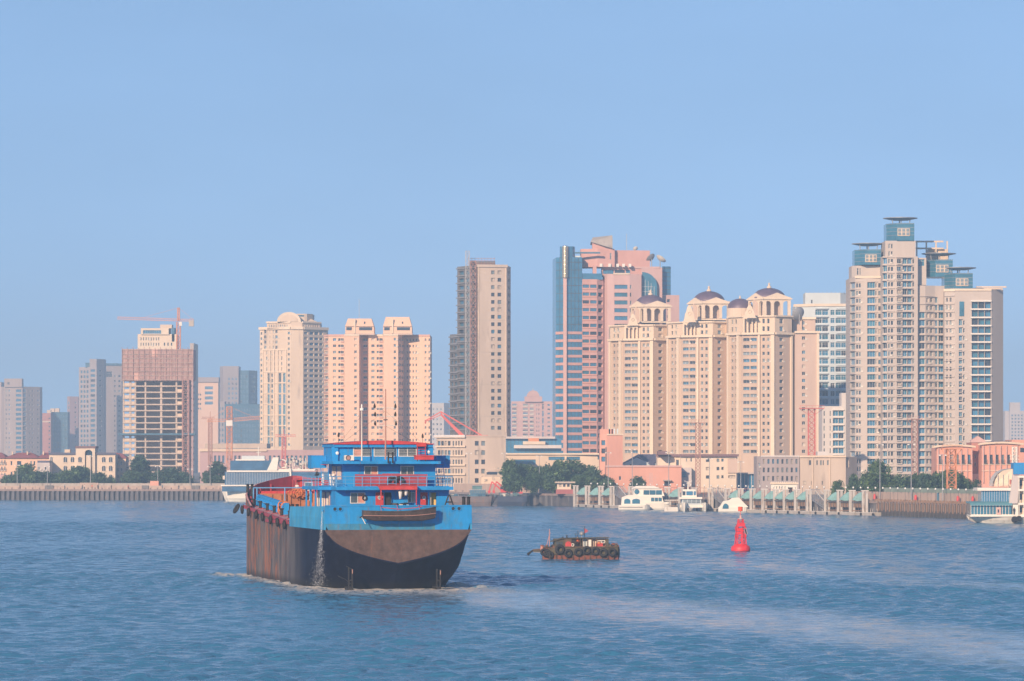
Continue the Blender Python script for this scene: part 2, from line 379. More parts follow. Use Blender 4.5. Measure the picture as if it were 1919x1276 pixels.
# ---------------------------------------------------------------- building kit
GL = {'w': ['glass_dark', 'glass_dark', 'glass_blue', 'glass_pale', 'curtain'], 'g': ['glass_teal', 'glass_teal', 'glass_blue', 'glass_dark', 'glass_blue', 'glass_teal'],
      'b': ['glass_blue', 'glass_blue', 'glass_teal', 'glass_dark'], 'n': ['glass_dark', 'glass_dark', 'glass_pale'], 'd': ['void'], 'c': ['glass_dark', 'curtain', 'glass_pale', 'glass_dark', 'glass_blue']}
def wgeo(mb, w, h, st, k, T=None):
    """one window: x along the wall, z up, y = 0 at the wall face, y > 0 into the wall; the pane sits in the recess"""
    g = GL.get(st[0], GL['w']); g = g[k % len(g)]; fr = 'frame_dark' if 'k' in st else 'frame_white'
    d = .28; f = .07
    mb.box(-w/2, d, -h/2, w/2, d+.05, h/2, g, T)
    for x0, z0, x1, z1 in ((-w/2, -h/2, -w/2+f, h/2), (w/2-f, -h/2, w/2, h/2), (-w/2+f, -h/2, w/2-f, -h/2+f), (-w/2+f, h/2-f, w/2-f, h/2)):
        mb.box(x0, d-.06, z0, x1, d-.002, z1, fr, T)
    nm = max(1, int(w/1.3)) if st[0] not in 'nd' else 0
    for i in range(1, nm+1):
        x = -w/2+w*i/(nm+1); mb.box(x-f/2, d-.05, -h/2+f, x+f/2, d-.003, h/2-f, fr, T)
    if h > 2.2 and st[0] != 'd': mb.box(-w/2+f, d-.055, h*.18, w/2-f, d-.004, h*.18+f, fr, T)
    if 'x' in st:      # balcony: slab and parapet proud of the wall
        mb.box(-w/2-.1, -1.0, -h/2-.18, w/2+.1, .0, -h/2, fr, T)
        if 'p' in st: mb.box(-w/2-.1, -1.0, -h/2, w/2+.1, -.9, -h/2+.95, 'cream_light', T)
        else:
            mb.box(-w/2-.1, -1.0, -h/2+.95, w/2+.1, -.93, -h/2+1.02, 'frame_dark', T)
            for i in range(5):
                x = -w/2+w*i/4; mb.box(x-.03, -.99, -h/2, x+.03, -.94, -h/2+.95, 'frame_dark', T)
    if 'y' in st:
        mb.box(-w/2-.1, -.5, -h/2-.15, w/2+.1, .0, -h/2+.1, 'cream_dark', T); mb.box(-w/2, -.45, -h/2+.85, w/2, -.4, -h/2+.93, 'frame_dark', T)
        if k % 2: mb.box(-w/2, -.42, -h/2+.1, w/2, -.38, h/2-.2, 'glass_pale', T); mb.box(-.05, -.46, -h/2+.1, .05, -.42, h/2-.2, 'frame_white', T)
    if 's' in st: mb.box(-w/2-.12, -.14, -h/2-.16, w/2+.12, .0, -h/2, 'frame_white', T)
    if ('a' in st and k % 3 == 0) or (st in ('w', 'n', 'wx') and k == 2):       # air conditioner hung below
        mb.box(w/2+.12, -.42, -h/2-.1, w/2+.9, -.02, -h/2+.5, 'white_dirty', T)
WC = {}
def wmesh(w, h, st, k):
    key = (round(w*4)/4, round(h*4)/4, st, k)
    if key not in WC:
        mb = MB(); wgeo(mb, key[0], key[1], st, k); WC[key] = mb.mesh('window')
    return WC[key], key
class Bld:
    def __init__(s, label, cat, px, D, name='apartment_tower', group=None, zb=None, wall='cream', far=1.):
        s.k = far; D = D*far; s.D = D; s.zb = GZ if zb is None else zb; s.x0 = X(px, D); s.wall = wall; s.wins = []; s.rand = random.Random(int(px*7+D))
        s.root = thing(name, label, cat, (s.x0, D, s.zb), 0, group)
    def P(s, px, D): return (X(px, D*s.k)-s.x0, D*s.k-s.D)
    def z(s, py): return Zp(py, s.D)-s.zb
    def block(s, pts, yt, yb=None, m=None, back=18, name='wall', spec=None, top='roof_grey', build=True, mb=None, em={}):
        """walls of a volume whose visible outline in plan is pts = [(photo column, distance)...]"""
        m = m or s.wall; q = [s.P(*p) for p in pts]; z0 = 0 if yb is None else s.z(yb); z1 = s.z(yt); spec = spec or {}
        mb = mb or MB(); n = len(q)
        poly = q+[(q[-1][0], max(p[1] for p in q)+back), (q[0][0], max(p[1] for p in q)+back)]
        mb.add([(x, y, z1) for x, y in poly], [tuple(range(len(poly)))], top)
        if yb is not None: mb.add([(x, y, z0) for x, y in poly], [tuple(range(len(poly)))[::-1]], m)
        for i in range(len(poly)):
            p, r = poly[i], poly[(i+1) % len(poly)]
            if i < n-1 and i in spec:
                s.facade(mb, p, r, pts[i][0], pts[i+1][0], z0, z1, spec[i], em.get(i, m))
            else: mb.add([(p[0], p[1], z0), (r[0], r[1], z0), (r[0], r[1], z1), (p[0], p[1], z1)], [(0, 1, 2, 3)], m)
        if yb is None or build: mb.build(name, s.root)
        return poly
    def facade(s, mb, p, r, pxa, pxb, z0, z1, groups, m):
        Lw = hypot(r[0]-p[0], r[1]-p[1]); u = ((r[0]-p[0])/Lw, (r[1]-p[1])/Lw); nin = (-u[1], u[0]); ang = atan2(u[1], u[0])
        def W(a, d, z): return (p[0]+u[0]*a+nin[0]*d, p[1]+u[1]*a+nin[1]*d, z)
        cols = []
        for cs, rows, st, dep in groups:
            rr = []
            yt_, yb_, n, f0, f1 = rows
            zt, zbm = s.z(yt_), s.z(yb_); ph = (zt-zbm)/n
            for k in range(n): 
                a = zt-ph*(k+f1); b = zt-ph*(k+f0)
                if a > z0+.05 and b < z1-.05: rr.append((a, b))
            for a, b in cs:
                xa, xb = (a-pxa)/(pxb-pxa)*Lw, (b-pxa)/(pxb-pxa)*Lw
                cols.append((max(.02, xa), min(Lw-.02, xb), sorted(rr), st, dep))
        cols.sort(key=lambda c: c[0]); x = 0
        def q(a, b, za, zb_):
            if b-a > .001 and zb_-za > .001: mb.add([W(a, 0, za), W(b, 0, za), W(b, 0, zb_), W(a, 0, zb_)], [(0, 1, 2, 3)], m)
        for xa, xb, rr, st, dep in cols:
            if xa < x: xa = x+.01
            if xb <= xa: continue
            q(x, xa, z0, z1); x = xb; z = z0
            for a, b in rr:
                q(xa, xb, z, a); z = b
                mb.add([W(xa, 0, a), W(xb, 0, a), W(xb, 0, b), W(xa, 0, b), W(xa, dep, a), W(xb, dep, a), W(xb, dep, b), W(xa, dep, b)],
                       [(0, 1, 5, 4), (1, 2, 6, 5), (2, 3, 7, 6), (3, 0, 4, 7), (4, 5, 6, 7)], m)
                if st: s.wins.append((W((xa+xb)/2, dep-.34, (a+b)/2), ang, xb-xa, b-a, st))
            q(xa, xb, z, z1)
        q(x, Lw, z0, z1)
    def strip(s, a, b, pxs, yt, yb, proud=.3, name='cornice', m='cream_light', inset=0):
        """a proud piece on the wall running from plan point a to b, between photo columns pxs and rows yt..yb"""
        p, r = s.P(*a), s.P(*b); Lw = hypot(r[0]-p[0], r[1]-p[1]); u = ((r[0]-p[0])/Lw, (r[1]-p[1])/Lw); o = (u[1], -u[0])
        t0, t1 = [(v-a[0])/(b[0]-a[0])*Lw for v in pxs]
        def T(x, y, z): return (p[0]+u[0]*x+o[0]*y, p[1]+u[1]*x+o[1]*y, z)
        mb = MB(); mb.box(t0, proud, s.z(yb), t1, -inset, s.z(yt), m, lambda x, y, z: T(x, y, z))
        mb.f = [f[::-1] for f in mb.f]
        return mb.build(name, s.root)
    def floors(s, a, b, pxs, yt, yb, n, th=.25, proud=.35, name='floor_slab', m='frame_white'):
        p, r = s.P(*a), s.P(*b); Lw = hypot(r[0]-p[0], r[1]-p[1]); ang = atan2(r[1]-p[1], r[0]-p[0])
        t0, t1 = [(v-a[0])/(b[0]-a[0])*Lw for v in pxs]
        mb = MB(); mb.box(t0, -proud, -th/2, t1, 0.001, th/2, m); me = mb.mesh(name); zt, zb_ = s.z(yt), s.z(yb)
        for k in range(n+1):
            z = zt+(zb_-zt)*k/n
            if z > .3: link(name, me, s.root, (p[0], p[1], z), (0, 0, ang))
    def box(s, px0, px1, yt, yb, D, depth, name, m, parent=None):
        x0, x1 = s.P(px0, D)[0], s.P(px1, D)[0]; mb = MB(); mb.box(x0, D*s.k-s.D, s.z(yb), x1, D*s.k-s.D+depth, s.z(yt), m)
        return mb.build(name, parent or s.root)
    def done(s, cap=300):
        ws = sorted(s.wins, key=lambda v: -v[2]*v[3]); rest = MB()
        for i, (c, ang, w, h, st) in enumerate(ws):
            k = s.rand.randrange(6)
            if i < cap:
                me, key = wmesh(w, h, st, k)
                link('window', me, s.root, c, (0, 0, ang)).scale = (w/key[0], 1, h/key[1]) if key[0] and key[1] else (1, 1, 1)
            else:
                ca, sa = cos(ang), sin(ang)
                wgeo(rest, w, h, st, k, lambda x, y, z: (c[0]+x*ca-y*sa, c[1]+x*sa+y*ca, c[2]+z))
        if rest.v: rest.build('window', s.root, kind='stuff')
        return s.root
def cols(x0, x1, n, f=.5):
    p = (x1-x0)/n; return [(x0+p*(i+.5-f/2), x0+p*(i+.5+f/2)) for i in range(n)]
def ladder_mast(mb, x, y, z0, z1, w, m, r=.12, step=None):
    step = step or w*1.0
    for a, b in ((-1, -1), (1, -1), (1, 1), (-1, 1)): mb.box(x+a*w/2-r, y+b*w/2-r, z0, x+a*w/2+r, y+b*w/2+r, z1, m)
    z = z0; k = 0; n = max(1, round((z1-z0)/step)); st = (z1-z0)/n; e = w/2
    for k in range(n):
        z = z0+st*k; z2 = z+st
        for (a, b), (c, d) in (((-e, -e), (e, -e)), ((-e, e), (e, e)), ((-e, -e), (-e, e)), ((e, -e), (e, e))):
            mb.bar((x+a, y+b, z), (x+c, y+d, z2), r*.75, m, 4, cap=False); mb.bar((x+c, y+d, z), (x+a, y+b, z2), r*.75, m, 4, cap=False)
            mb.bar((x+a, y+b, z2), (x+c, y+d, z2), r*.75, m, 4, cap=False)
def truss(mb, p, q, w, m, r=.1, n=10):
    """horizontal lattice beam from p to q, height w"""
    for dz in (0, w): mb.bar((p[0], p[1], p[2]+dz), (q[0], q[1], q[2]+dz), r, m, 4)
    for i in range(n):
        a, b = i/n, (i+1)/n; f = lambda t, dz: (p[0]+(q[0]-p[0])*t, p[1]+(q[1]-p[1])*t, p[2]+(q[2]-p[2])*t+dz)
        mb.bar(f(a, 0), f((a+b)/2, w), r*.7, m, 4, cap=False); mb.bar(f((a+b)/2, w), f(b, 0), r*.7, m, 4, cap=False)
# ================================================================ BUILDINGS, far to near, left to right
FAR = 'hazy tower blocks far behind the river bank'
# --- grey towers at the left edge
b = Bld('broad grey beige tower block with a raised middle bay, leftmost on the skyline', 'tower block', 0, 2300, far=1.6, wall='grey_beige')
b.block([(-25, 2300), (2, 2296)], 716, spec={0: [([(-20, -14), (-8, -3)], (722, 850, 14, .3, .75), 'w', .4)]})
b.block([(2, 2296), (8, 2290), (42, 2290), (75, 2300)], 725, spec={1: [(cols(9, 20, 2, .4), (728, 860, 15, .3, .75), 'w', .4), ([(30, 40)], (728, 860, 15, .25, .8), 'bk', .5)],
        2: [([(43, 49)], (728, 860, 15, .1, .85), 'g', .5), (cols(53, 64, 2, .4), (728, 860, 15, .3, .75), 'w', .4), ([(70, 73)], (728, 860, 15, .3, .7), 'w', .4)]})
b.block([(8, 2289), (41, 2289)], 710, 726, name='roof_house', back=12, spec={0: [([(14, 18)], (716, 722, 1, .1, .9), 'w', .4)]}); b.done()
b = Bld('small pinkish red block with a pale band, beside the blue netted block', 'apartment block', 77, 2450, far=1.6, name='apartment_block', wall='mauve')
b.block([(75, 2455), (77, 2450), (95, 2450)], 774, m='red_brick', spec={1: [([(91, 94)], (780, 850, 9, .3, .7), 'n', .4)]}); b.strip((77, 2450), (95, 2450), (77, 95), 789, 791, .2); b.box(88, 95, 768, 774, 2455, 6, 'roof_house', 'cream'); b.done()
b = Bld('blue netted block with two pale roof drums, between the pink red blocks', 'apartment block', 96, 2460, far=1.6, name='apartment_block', wall='net_blue')
b.block([(95, 2460), (127, 2462)], 772, spec={0: [(cols(97, 126, 6, .5), (776, 850, 9, .3, .75), 'b', .5)]})
for x in (98, 107): b.box(x-4, x+4, 765, 772, 2466, 6, 'roof_tank', 'cream')
b.done()
b = Bld('slim dusky red tower standing just left of the tall grey pair', 'tower block', 127, 2500, far=1.6, wall='mauve')
b.block([(126, 2500), (131, 2495), (147, 2498)], 743, m='mauve', spec={0: [([(127, 130)], (750, 850, 11, .3, .8), 'b', .4)], 1: [([(140, 143)], (750, 850, 11, .3, .7), 'n', .4)]}); b.done()
b = Bld('tall grey mauve tower with stepped top and blue roof box, left of the netted shell', 'tower block', 149, 2350, far=1.55, wall='grey_wall')
b.block([(148, 2350), (168, 2345)], 688, spec={0: [(cols(150, 167, 3, .55), (692, 858, 18, .25, .8), 'bk', .5)]})
b.block([(168, 2345), (181, 2345), (195, 2352)], 673, spec={0: [([(170, 178)], (690, 858, 18, .25, .75), 'bk', .6)], 1: [([(186, 190)], (690, 858, 18, .3, .7), 'n', .4)]})
b.box(160, 176, 680, 689, 2346, 8, 'roof_house', 'net_blue'); b.done()
b = Bld('grey beige tower with a dark flat roof edge, half behind the netted shell', 'tower block', 197, 2400, far=1.55, wall='grey_beige')
b.block([(195, 2400), (198, 2396), (228, 2400)], 684, spec={1: [([(199, 210)], (695, 708, 1, .1, .9), 'g', .5), ([(214, 217), (222, 226)], (700, 858, 17, .3, .75), 'n', .4)]})
b.strip((198, 2396), (228, 2400), (197, 229), 681, 685, .8, 'roof_edge', 'net_blue'); b.done()
# --- white block behind the construction shell
b = Bld('cream white office block with rounded glazed crown, behind the unfinished concrete shell', 'office building', 258, 2250, name='office_tower', wall='cream_light')
b.block([(258, 2250), (330, 2250)], 626, spec={0: [(cols(262, 300, 8, .4), (630, 650, 2, .2, .8), 'n', .4), (cols(305, 325, 3, .4), (640, 650, 1, .2, .8), 'n', .4)]})
b.block([(264, 2249), (316, 2249)], 615, 627, name='crown', spec={0: [([(268, 302)], (618, 626, 1, .1, .95), 'g', .5)]}); b.box(300, 322, 608, 615, 2252, 10, 'roof_house', 'cream'); b.box(322, 327, 614, 640, 2250, 10, 'fin_wall', 'net_blue'); b.done()
b = Bld('narrow tall concrete fin tower with a blue side, right behind the unfinished shell', 'tower block', 356, 2220, far=1.5, wall='concrete_warm')
b.block([(356, 2220), (363, 2220), (368, 2235)], 643); b.done()
# --- construction shell
D = 1980
b = Bld('unfinished concrete tower shell with brown scaffold netting round its top floors', 'building under construction', 229, D, name='unfinished_tower', wall='concrete_warm')
n = 15; y0, y1 = 712, 884; fl = (y1-y0)/n
slab = MB(); xw = X(358, D)-X(230, D); slab.box(0, -.4, -.32, xw, 22, .32, 'concrete_warm'); sm = slab.mesh('floor_slab')
for k in range(n+1): link('floor_slab', sm, b.root, (X(230, D)-b.x0, 0, b.z(y0+fl*k)))
for px0, px1 in ((230, 233), (242, 246), (252, 255), (271, 274), (300, 304), (329, 332), (341, 344), (355, 358)):
    for dd in (0, 9, 18):
        b.box(px0, px1, y0, 905, D+.1+dd, 1.2, 'column', 'concrete_warm')
for k in range(n):
    for a, c in ((233, 242), (246, 252)) + (((332, 341),) if k % 2 else ()):
        yy = y0+fl*k; b.box(a, c, yy+fl*.5, yy+fl*.95, D+.3, .4, 'infill_wall', 'cream')
b.box(255, 352, y0, 905, D+7, 12, 'core_wall', 'concrete')
mb = MB()   # the netting: cloth bays between scaffold poles
for i in range(13):
    xa = X(229+i*10.3, D)-b.x0; mb.box(xa, -2.0, b.z(714), xa+.22, -1.8, b.z(652)+R.uniform(0, 1), 'steel_rust')
for i in range(8): mb.box(X(229, D)-b.x0, -2.05, b.z(656+i*8), X(363, D)-b.x0, -1.78, b.z(656+i*8)+.16, 'concrete_warm')
mb.build('scaffold', b.root)
for i in range(12):
    xa, xb = X(229.3+i*11.15, D)-b.x0, X(229.3+(i+1)*11.15, D)-b.x0-.1
    for j in range(4):
        za, zb_ = b.z(654+15*(j+1))+.1, b.z(654+15*j); m1 = MB(); dy = R.uniform(-.25, .2)
        m1.add([(xa, -1.6+dy, za), (xb, -1.6-dy, za), (xb, -1.6+R.uniform(-.2, .2), zb_), (xa, -1.6, zb_), (xa, -1.5+dy, za), (xb, -1.5-dy, za), (xb, -1.45, zb_), (xa, -1.5, zb_)],
               [(0, 1, 2, 3), (7, 6, 5, 4), (0, 4, 5, 1), (1, 5, 6, 2), (2, 6, 7, 3), (3, 7, 4, 0)], R.choice(['net_brown', 'net_brown', 'peach_pink'] if (i+j) % 5 == 0 else ['net_brown'])); m1.build('netting_panel', b.root)
b.box(230, 362, 655, 712, D+2, 18, 'core_wall', 'mauve')
mb = MB()   # hoist shaft on the right, rusty pink
ladder_mast(mb, X(349, D)-b.x0, -2.5, 0, b.z(712), 3.2, 'steel_rust', .2, 3.3); mb.build('hoist_mast', b.root)
mb = MB(); ladder_mast(mb, X(357, D)-b.x0, -1.2, 0, b.z(712), 2.4, 'mauve', .25, 2); mb.build('scaffold', b.root)
b.box(222, 366, 812, 815, D-4, 4, 'safety_deck', 'net_blue')
b.root['category'] = 'building under construction'
# the tower crane on top
t = thing('tower_crane', 'orange red tower crane with long left jib, standing above the unfinished netted tower', 'crane', (X(333, D), D+5, Zp(655, D)))
mb = MB(); z0 = Zp(655, D); ladder_mast(mb, 0, 0, -2, Zp(603, D)-z0, 1.9, 'crane_orange', .16, 2.2); mb.build('mast', t)
mb = MB(); zj = Zp(601, D)-z0; truss(mb, (0, 0, zj), (X(218, D)-X(333, D), 0, zj+1), 1.1, 'crane_orange', .13, 26); mb.build('jib', t)
mb = MB(); truss(mb, (0, 0, zj), (X(362, D)-X(333, D), 0, zj), 1.0, 'crane_orange', .13, 6); mb.build('counter_jib', t)
mb = MB(); mb.box(5.2, -.9, zj-2.6, 7.6, .9, zj+.4, 'concrete'); mb.build('counterweight', t)
mb = MB(); ladder_mast(mb, 0, 0, zj, Zp(576, D)-z0, 1.0, 'crane_orange', .16, 1.4); mb.build('tower_head', t)
mb = MB(); zt = Zp(576, D)-z0; mb.bar((0, 0, zt), (X(262, D)-X(333, D), 0, zj+1.4), .07, 'crane_orange', 4); mb.bar((0, 0, zt), (7, 0, zj+1), .07, 'crane_orange', 4); mb.build('stay', t)
mb = MB(); mb.box(.4, -1.6, zj-2.4, 1.8, -.6, zj-.4, 'frame_white'); mb.build('cab', t)
# --- middle distance left
b = Bld('low orange cream block with a grey flat cap, right of the unfinished shell', 'apartment block', 369, 2350, far=1.5, name='apartment_block', wall='peach')
b.block([(368, 2350), (409, 2350)], 716, spec={0: [([(370, 373), (374, 377)], (735, 770, 4, .3, .7), 'n', .4), ([(384, 399)], (722, 760, 4, .2, .8), 'b', .5)]}); b.box(367, 410, 707, 716, 2350-1, 16, 'roof_cap', 'grey_wall'); b.done()
b = Bld('grey blue tower with stepped flat roofs, left of the curved top apartment tower', 'tower block', 412, 2500, far=1.55, wall='grey_wall')
b.block([(412, 2508), (418, 2500), (447, 2500)], 686, spec={1: [(cols(426, 446, 3, .5), (705, 850, 16, .3, .8), 'b', .5)]})
b.block([(447, 2502), (466, 2502), (480, 2508)], 694, m='net_blue', spec={0: [(cols(449, 465, 3, .5), (700, 850, 16, .3, .8), 'b', .5)], 1: [([(470, 478)], (700, 850, 16, .3, .8), 'b', .5)]}); b.done()
b = Bld('wide blue netted apartment block under construction, behind the orange tower crane', 'building under construction', 420, 2400, far=1.55, name='netted_block', wall='net_blue')
b.block([(390, 2402), (421, 2400)], 752, m='grey_wall', spec={0: [(cols(392, 420, 5, .5), (760, 850, 9, .3, .8), 'bk', .5)]})
b.block([(421, 2398), (488, 2402)], 757, spec={0: [(cols(424, 486, 12, .5), (762, 850, 9, .3, .85), 'b', .5)]})
b.box(372, 397, 748, 850, 2420, 10, 'stair_tower', 'grey_wall'); b.done()
b = Bld('low pinkish podium with a deep flat roof and tall bays, behind the blue glass vessel', 'hall', 375, 1950, name='podium_hall', wall='mauve')
b.block([(375, 1950), (500, 1950), (612, 1952)], 843, spec={0: [(cols(392, 498, 14, .5), (852, 868, 1, .1, .95), 'bk', .6)], 1: [(cols(502, 600, 12, .5), (852, 868, 1, .1, .95), 'bk', .6)]})
b.box(384, 500, 831, 840, 1953, 30, 'roof_slab', 'concrete_warm'); b.strip((375, 1950), (500, 1950), (373, 500), 841, 846, .8, 'cornice', 'cream'); b.done()
for px, D, y0, y1, w_, lab, mt in ((430, 1850, 762, 872, 2.4, 'thick orange lattice tower crane in front of the blue netted block', 'crane_orange'),
                             (394, 1860, 785, 880, 1.6, 'thin grey brown tower crane mast left of the thick orange crane', 'steel_rust'),
                             (532, 1840, 818, 880, 1.7, 'short red crane mast in front of the curved top apartment tower', 'crane_red')):
    t = thing('tower_crane', lab, 'crane', (X(px, D), D, GZ)); mb = MB(); zt = Zp(y0, D)-GZ
    ladder_mast(mb, 0, 0, 0, zt, w_, mt, .17, w_*.9); mb.build('mast', t); mb = MB()
    if px == 430:
        zj = Zp(790, D)-GZ; truss(mb, (0, 0, zj), (X(488, D)-X(430, D), 0, zj+1.2), 1.4, mt, .14, 14); mb.build('jib', t)
        mb = MB(); truss(mb, (0, 0, zj), (X(388, D)-X(430, D), 0, zj), 1.2, mt, .14, 8); mb.build('counter_jib', t); mb = MB(); mb.box(-1.5, -1.5, zj-2, 1.5, 1.5, zj+.6, 'frame_white'); mb.build('cab', t)
        mb = MB(); mb.bar((0, 0, zt), (13, 0, zj+1.4), .07, mt, 4); mb.bar((0, 0, zt), (-9, 0, zj+1.2), .07, mt, 4); mb.build('stay', t)
    else:
        truss(mb, (-4, 0, zt), (5.5 if px == 532 else 2, 0, zt), .9, mt, .12, 8); mb.build('jib', t)
        mb = MB(); mb.bar((0, 0, zt), (0, 0, zt+3.5), .2, mt, 4); mb.build('tower_head', t)
# --- tower with curved gable 487..612
D = 2150
b = Bld('pink cream apartment tower with a round gable top, left of the twin orange towers', 'apartment tower', 487, D, wall='cream')
rows = (620, 838, 22, .25, .75)
A = [(487, D), (545, D-8), (568, D-8), (612, D+6)]
b.block(A, 616, spec={
    0: [([(488.5, 491.5)], rows, 'w', .5), ([(495, 499), (502, 506), (509, 513), (516, 520), (523, 527)], (617, 656, 4, .2, .8), 'w', .5), ([(497, 501), (504.5, 508), (511, 515), (518.5, 522), (526, 529)], (656, 697, 4, .2, .85), 'w', .5),
        ([(495.2, 498.8), (501.5, 505.5)], (698, 838, 7, .06, .94), 'g', .4), ([(508.5, 511.5), (516, 519)], (698, 838, 14, .2, .9), 'w', .4), ([(522.4, 527), (530.5, 535)], (698, 838, 7, .06, .94), 'g', .4), ([(539.5, 543)], rows, 'w', .5)],
    2: [([(570, 577), (599, 605)], rows, 'w', .5), ([(580, 588), (589.5, 597)], rows, 'bk', .6)]})
for y in (656, 697, 718, 737, 757, 778, 798, 818): b.strip(A[0], A[1], (493, 537), y-.6, y+.8, .35, 'floor_band')
b.strip(A[0], A[1], (486, 545), 613, 618, .9); b.strip(A[1], A[2], (545, 568), 613, 618, .9); b.strip(A[2], A[3], (568, 614), 613, 618, .9)
for x in (493, 507, 514, 521, 537): b.strip(A[0], A[1], (x-.8, x+.6), 656, 838, .5, 'pier')
b.block([(500, D-4), (545, D-8), (566, D-8), (600, D+2)], 604, 616, name='attic', spec={0: [(cols(503, 540, 9, .4), (608, 615, 1, .1, .9), 'n', .3)], 2: [(cols(568, 598, 7, .45), (608, 615, 1, .1, .9), 'n', .3)]})
b.strip((500, D-4), (545, D-8), (499, 545), 603, 606, .6); b.strip((566, D-8), (600, D+2), (566, 601), 603, 606, .6)
mb = MB(); xc, zz = b.P(543, D)[0], b.z(604); rr = (X(563, D)-X(524, D))/2   # the round gable and a barrel roof behind it
prof = [(xc+rr*1.15*cos(pi*i/14), zz+rr*.95*sin(pi*i/14)) for i in range(15)]
vs = [(x, -8, z) for x, z in prof]+[(x, 8, z) for x, z in prof]; mb.add(vs, [tuple(range(15))[::-1], tuple(range(15, 30))]+[(i, i+1, 16+i, 15+i) for i in range(14)], 'cream_light')
mb.build('round_gable', b.root)
mb = MB(); prof2 = [(xc+rr*.85*cos(pi*i/14), zz+rr*.7*sin(pi*i/14)+.2) for i in range(15)]; vs = [(x, -8.25, z) for x, z in prof2]+[(x, -7.9, z) for x, z in prof2]
mb.add(vs, [tuple(range(15))[::-1]]+[(i, i+1, 16+i, 15+i) for i in range(14)], 'cream'); mb.build('gable_panel', b.root)
b.block([(556, D-2), (575, D-1), (586, D+4)], 588, 604, name='roof_house', spec={0: [([(559, 570)], (590, 594, 1, .1, .9), 'bk', .3)]}); 
mb = MB(); p0, p1 = b.P(526, D), b.P(590, D+4)
mb.add([(p0[0]-3, -5, zz), (p1[0]+2, 0, zz), (p1[0]+2, 16, zz), (p0[0]-3, 16, zz), (p0[0]+6, 4, zz+4), (p1[0]-6, 5, zz+4)], [(0, 1, 5, 4), (1, 2, 5), (2, 3, 4, 5), (3, 0, 4)], 'cream'); mb.build('hipped_roof', b.root)
b.done()
# --- twin orange towers 607..807
D = 1900
b = Bld('long peach orange apartment slab with two tapered roof caps, behind the barge wheelhouse', 'apartment tower', 612, D, name='twin_top_tower', wall='peach')
rw = (630, 842, 18, .32, .74)
A = [(607, D+6), (616, D), (645, D), (645.5, D-5), (673, D-5), (676, D+4), (690, D+4), (690.5, D), (718, D), (718.5, D-6), (746, D-6), (757, D+6), (758, D+6), (806, D+2), (808, D+14)]
b.block(A, 628, spec={0: [([(608, 615)], rw, 'wx', .5)], 1: [([(624, 630)], rw, 'w', .5), ([(634, 638)], rw, 'n', .5), ([(638.6, 644)], rw, 'wx', .6)],
    3: [([(664, 668.5)], rw, 'w', .5)], 4: [], 5: [([(681, 688)], rw, 'wx', .5)], 7: [([(696, 702)], rw, 'w', .5), ([(706, 710)], rw, 'n', .5), ([(711, 717)], rw, 'wx', .6)],
    9: [([(738, 742)], rw, 'w', .5)], 10: [([(748.5, 751), (753, 755.5)], rw, 'n', .5)], 12: [(cols(760, 783, 4, .4), rw, 'n', .5), ([(796, 799)], rw, 'w', .5), ([(803, 805.5)], rw, 'n', .5)]})
for i in (0, 1, 3, 5, 7, 9, 12): b.strip(A[i], A[i+1], (A[i][0], A[i+1][0]), 626.5, 630, .3, 'parapet', 'peach_pink' if i in (0, 1, 5, 12) else 'cream_light')
for px0, px1, a0 in ((608, 615, 0), (638.6, 644.5, 1), (681, 689, 5), (711, 717.6, 7)):
    b.floors(A[a0], A[a0+1], (px0, px1), 640, 841, 17, .9, .5, 'balcony_parapet', 'peach_pink')
for x0, x1, yt in ((647, 701, 597), (718, 772, 594)):      # tapered roof caps
    xs = [b.P(v, D)[0] for v in (x0, x1, x0+5, x1-5)]; zb_, z2, zt = b.z(628), b.z(612), b.z(yt)
    b.box(x0, x1, 613, 627, D-3, 14, 'cap_base', 'peach'); b.box(x0-1, x1+1, 625, 628, D-3.4, 15, 'cornice', 'cream_dark')
    mb = MB(); mb.loft([[(xs[0], -3, z2), (xs[1], -3, z2), (xs[1], 11, z2), (xs[0], 11, z2)], [(xs[2], -1, zt), (xs[3], -1, zt), (xs[3], 10, zt), (xs[2], 10, zt)]], 'peach'); mb.add([(xs[2], -1, zt), (xs[3], -1, zt), (xs[3], 10, zt), (xs[2], 10, zt)], [(0, 1, 2, 3)], 'cream_light'); mb.build('tapered_cap', b.root)
    for u, v in ((x0+2, x0+12), (x0+26, x0+50)): b.box(u, v, 613.5, 619, D-3.2, .3, 'louvre_window', 'glass_dark')
    b.box(x0+35, x0+37, 603, 607, D-2.6, .8, 'vent_window', 'glass_dark'); b.box(x0+17, x0+19, 598, 627, D-3.4, 1, 'rib', 'cream_light')
mb = MB(); mb.bar((b.P(673, D)[0], 0, b.z(597)), (b.P(673, D)[0], 0, b.z(560)), .12, 'metal_grey', 4); mb.build('antenna', b.root)
b.done()
b = Bld('pale blue hazy block between the twin top slab and the bare concrete tower', 'apartment block', 806, 2500, far=1.55, name='apartment_block', wall='pale_wall')
b.block([(806, 2500), (832, 2500), (842, 2506)], 755, m='white_wall', spec={0: [(cols(809, 830, 3, .4), (762, 856, 10, .3, .7), 'w', .4)]}); b.done()
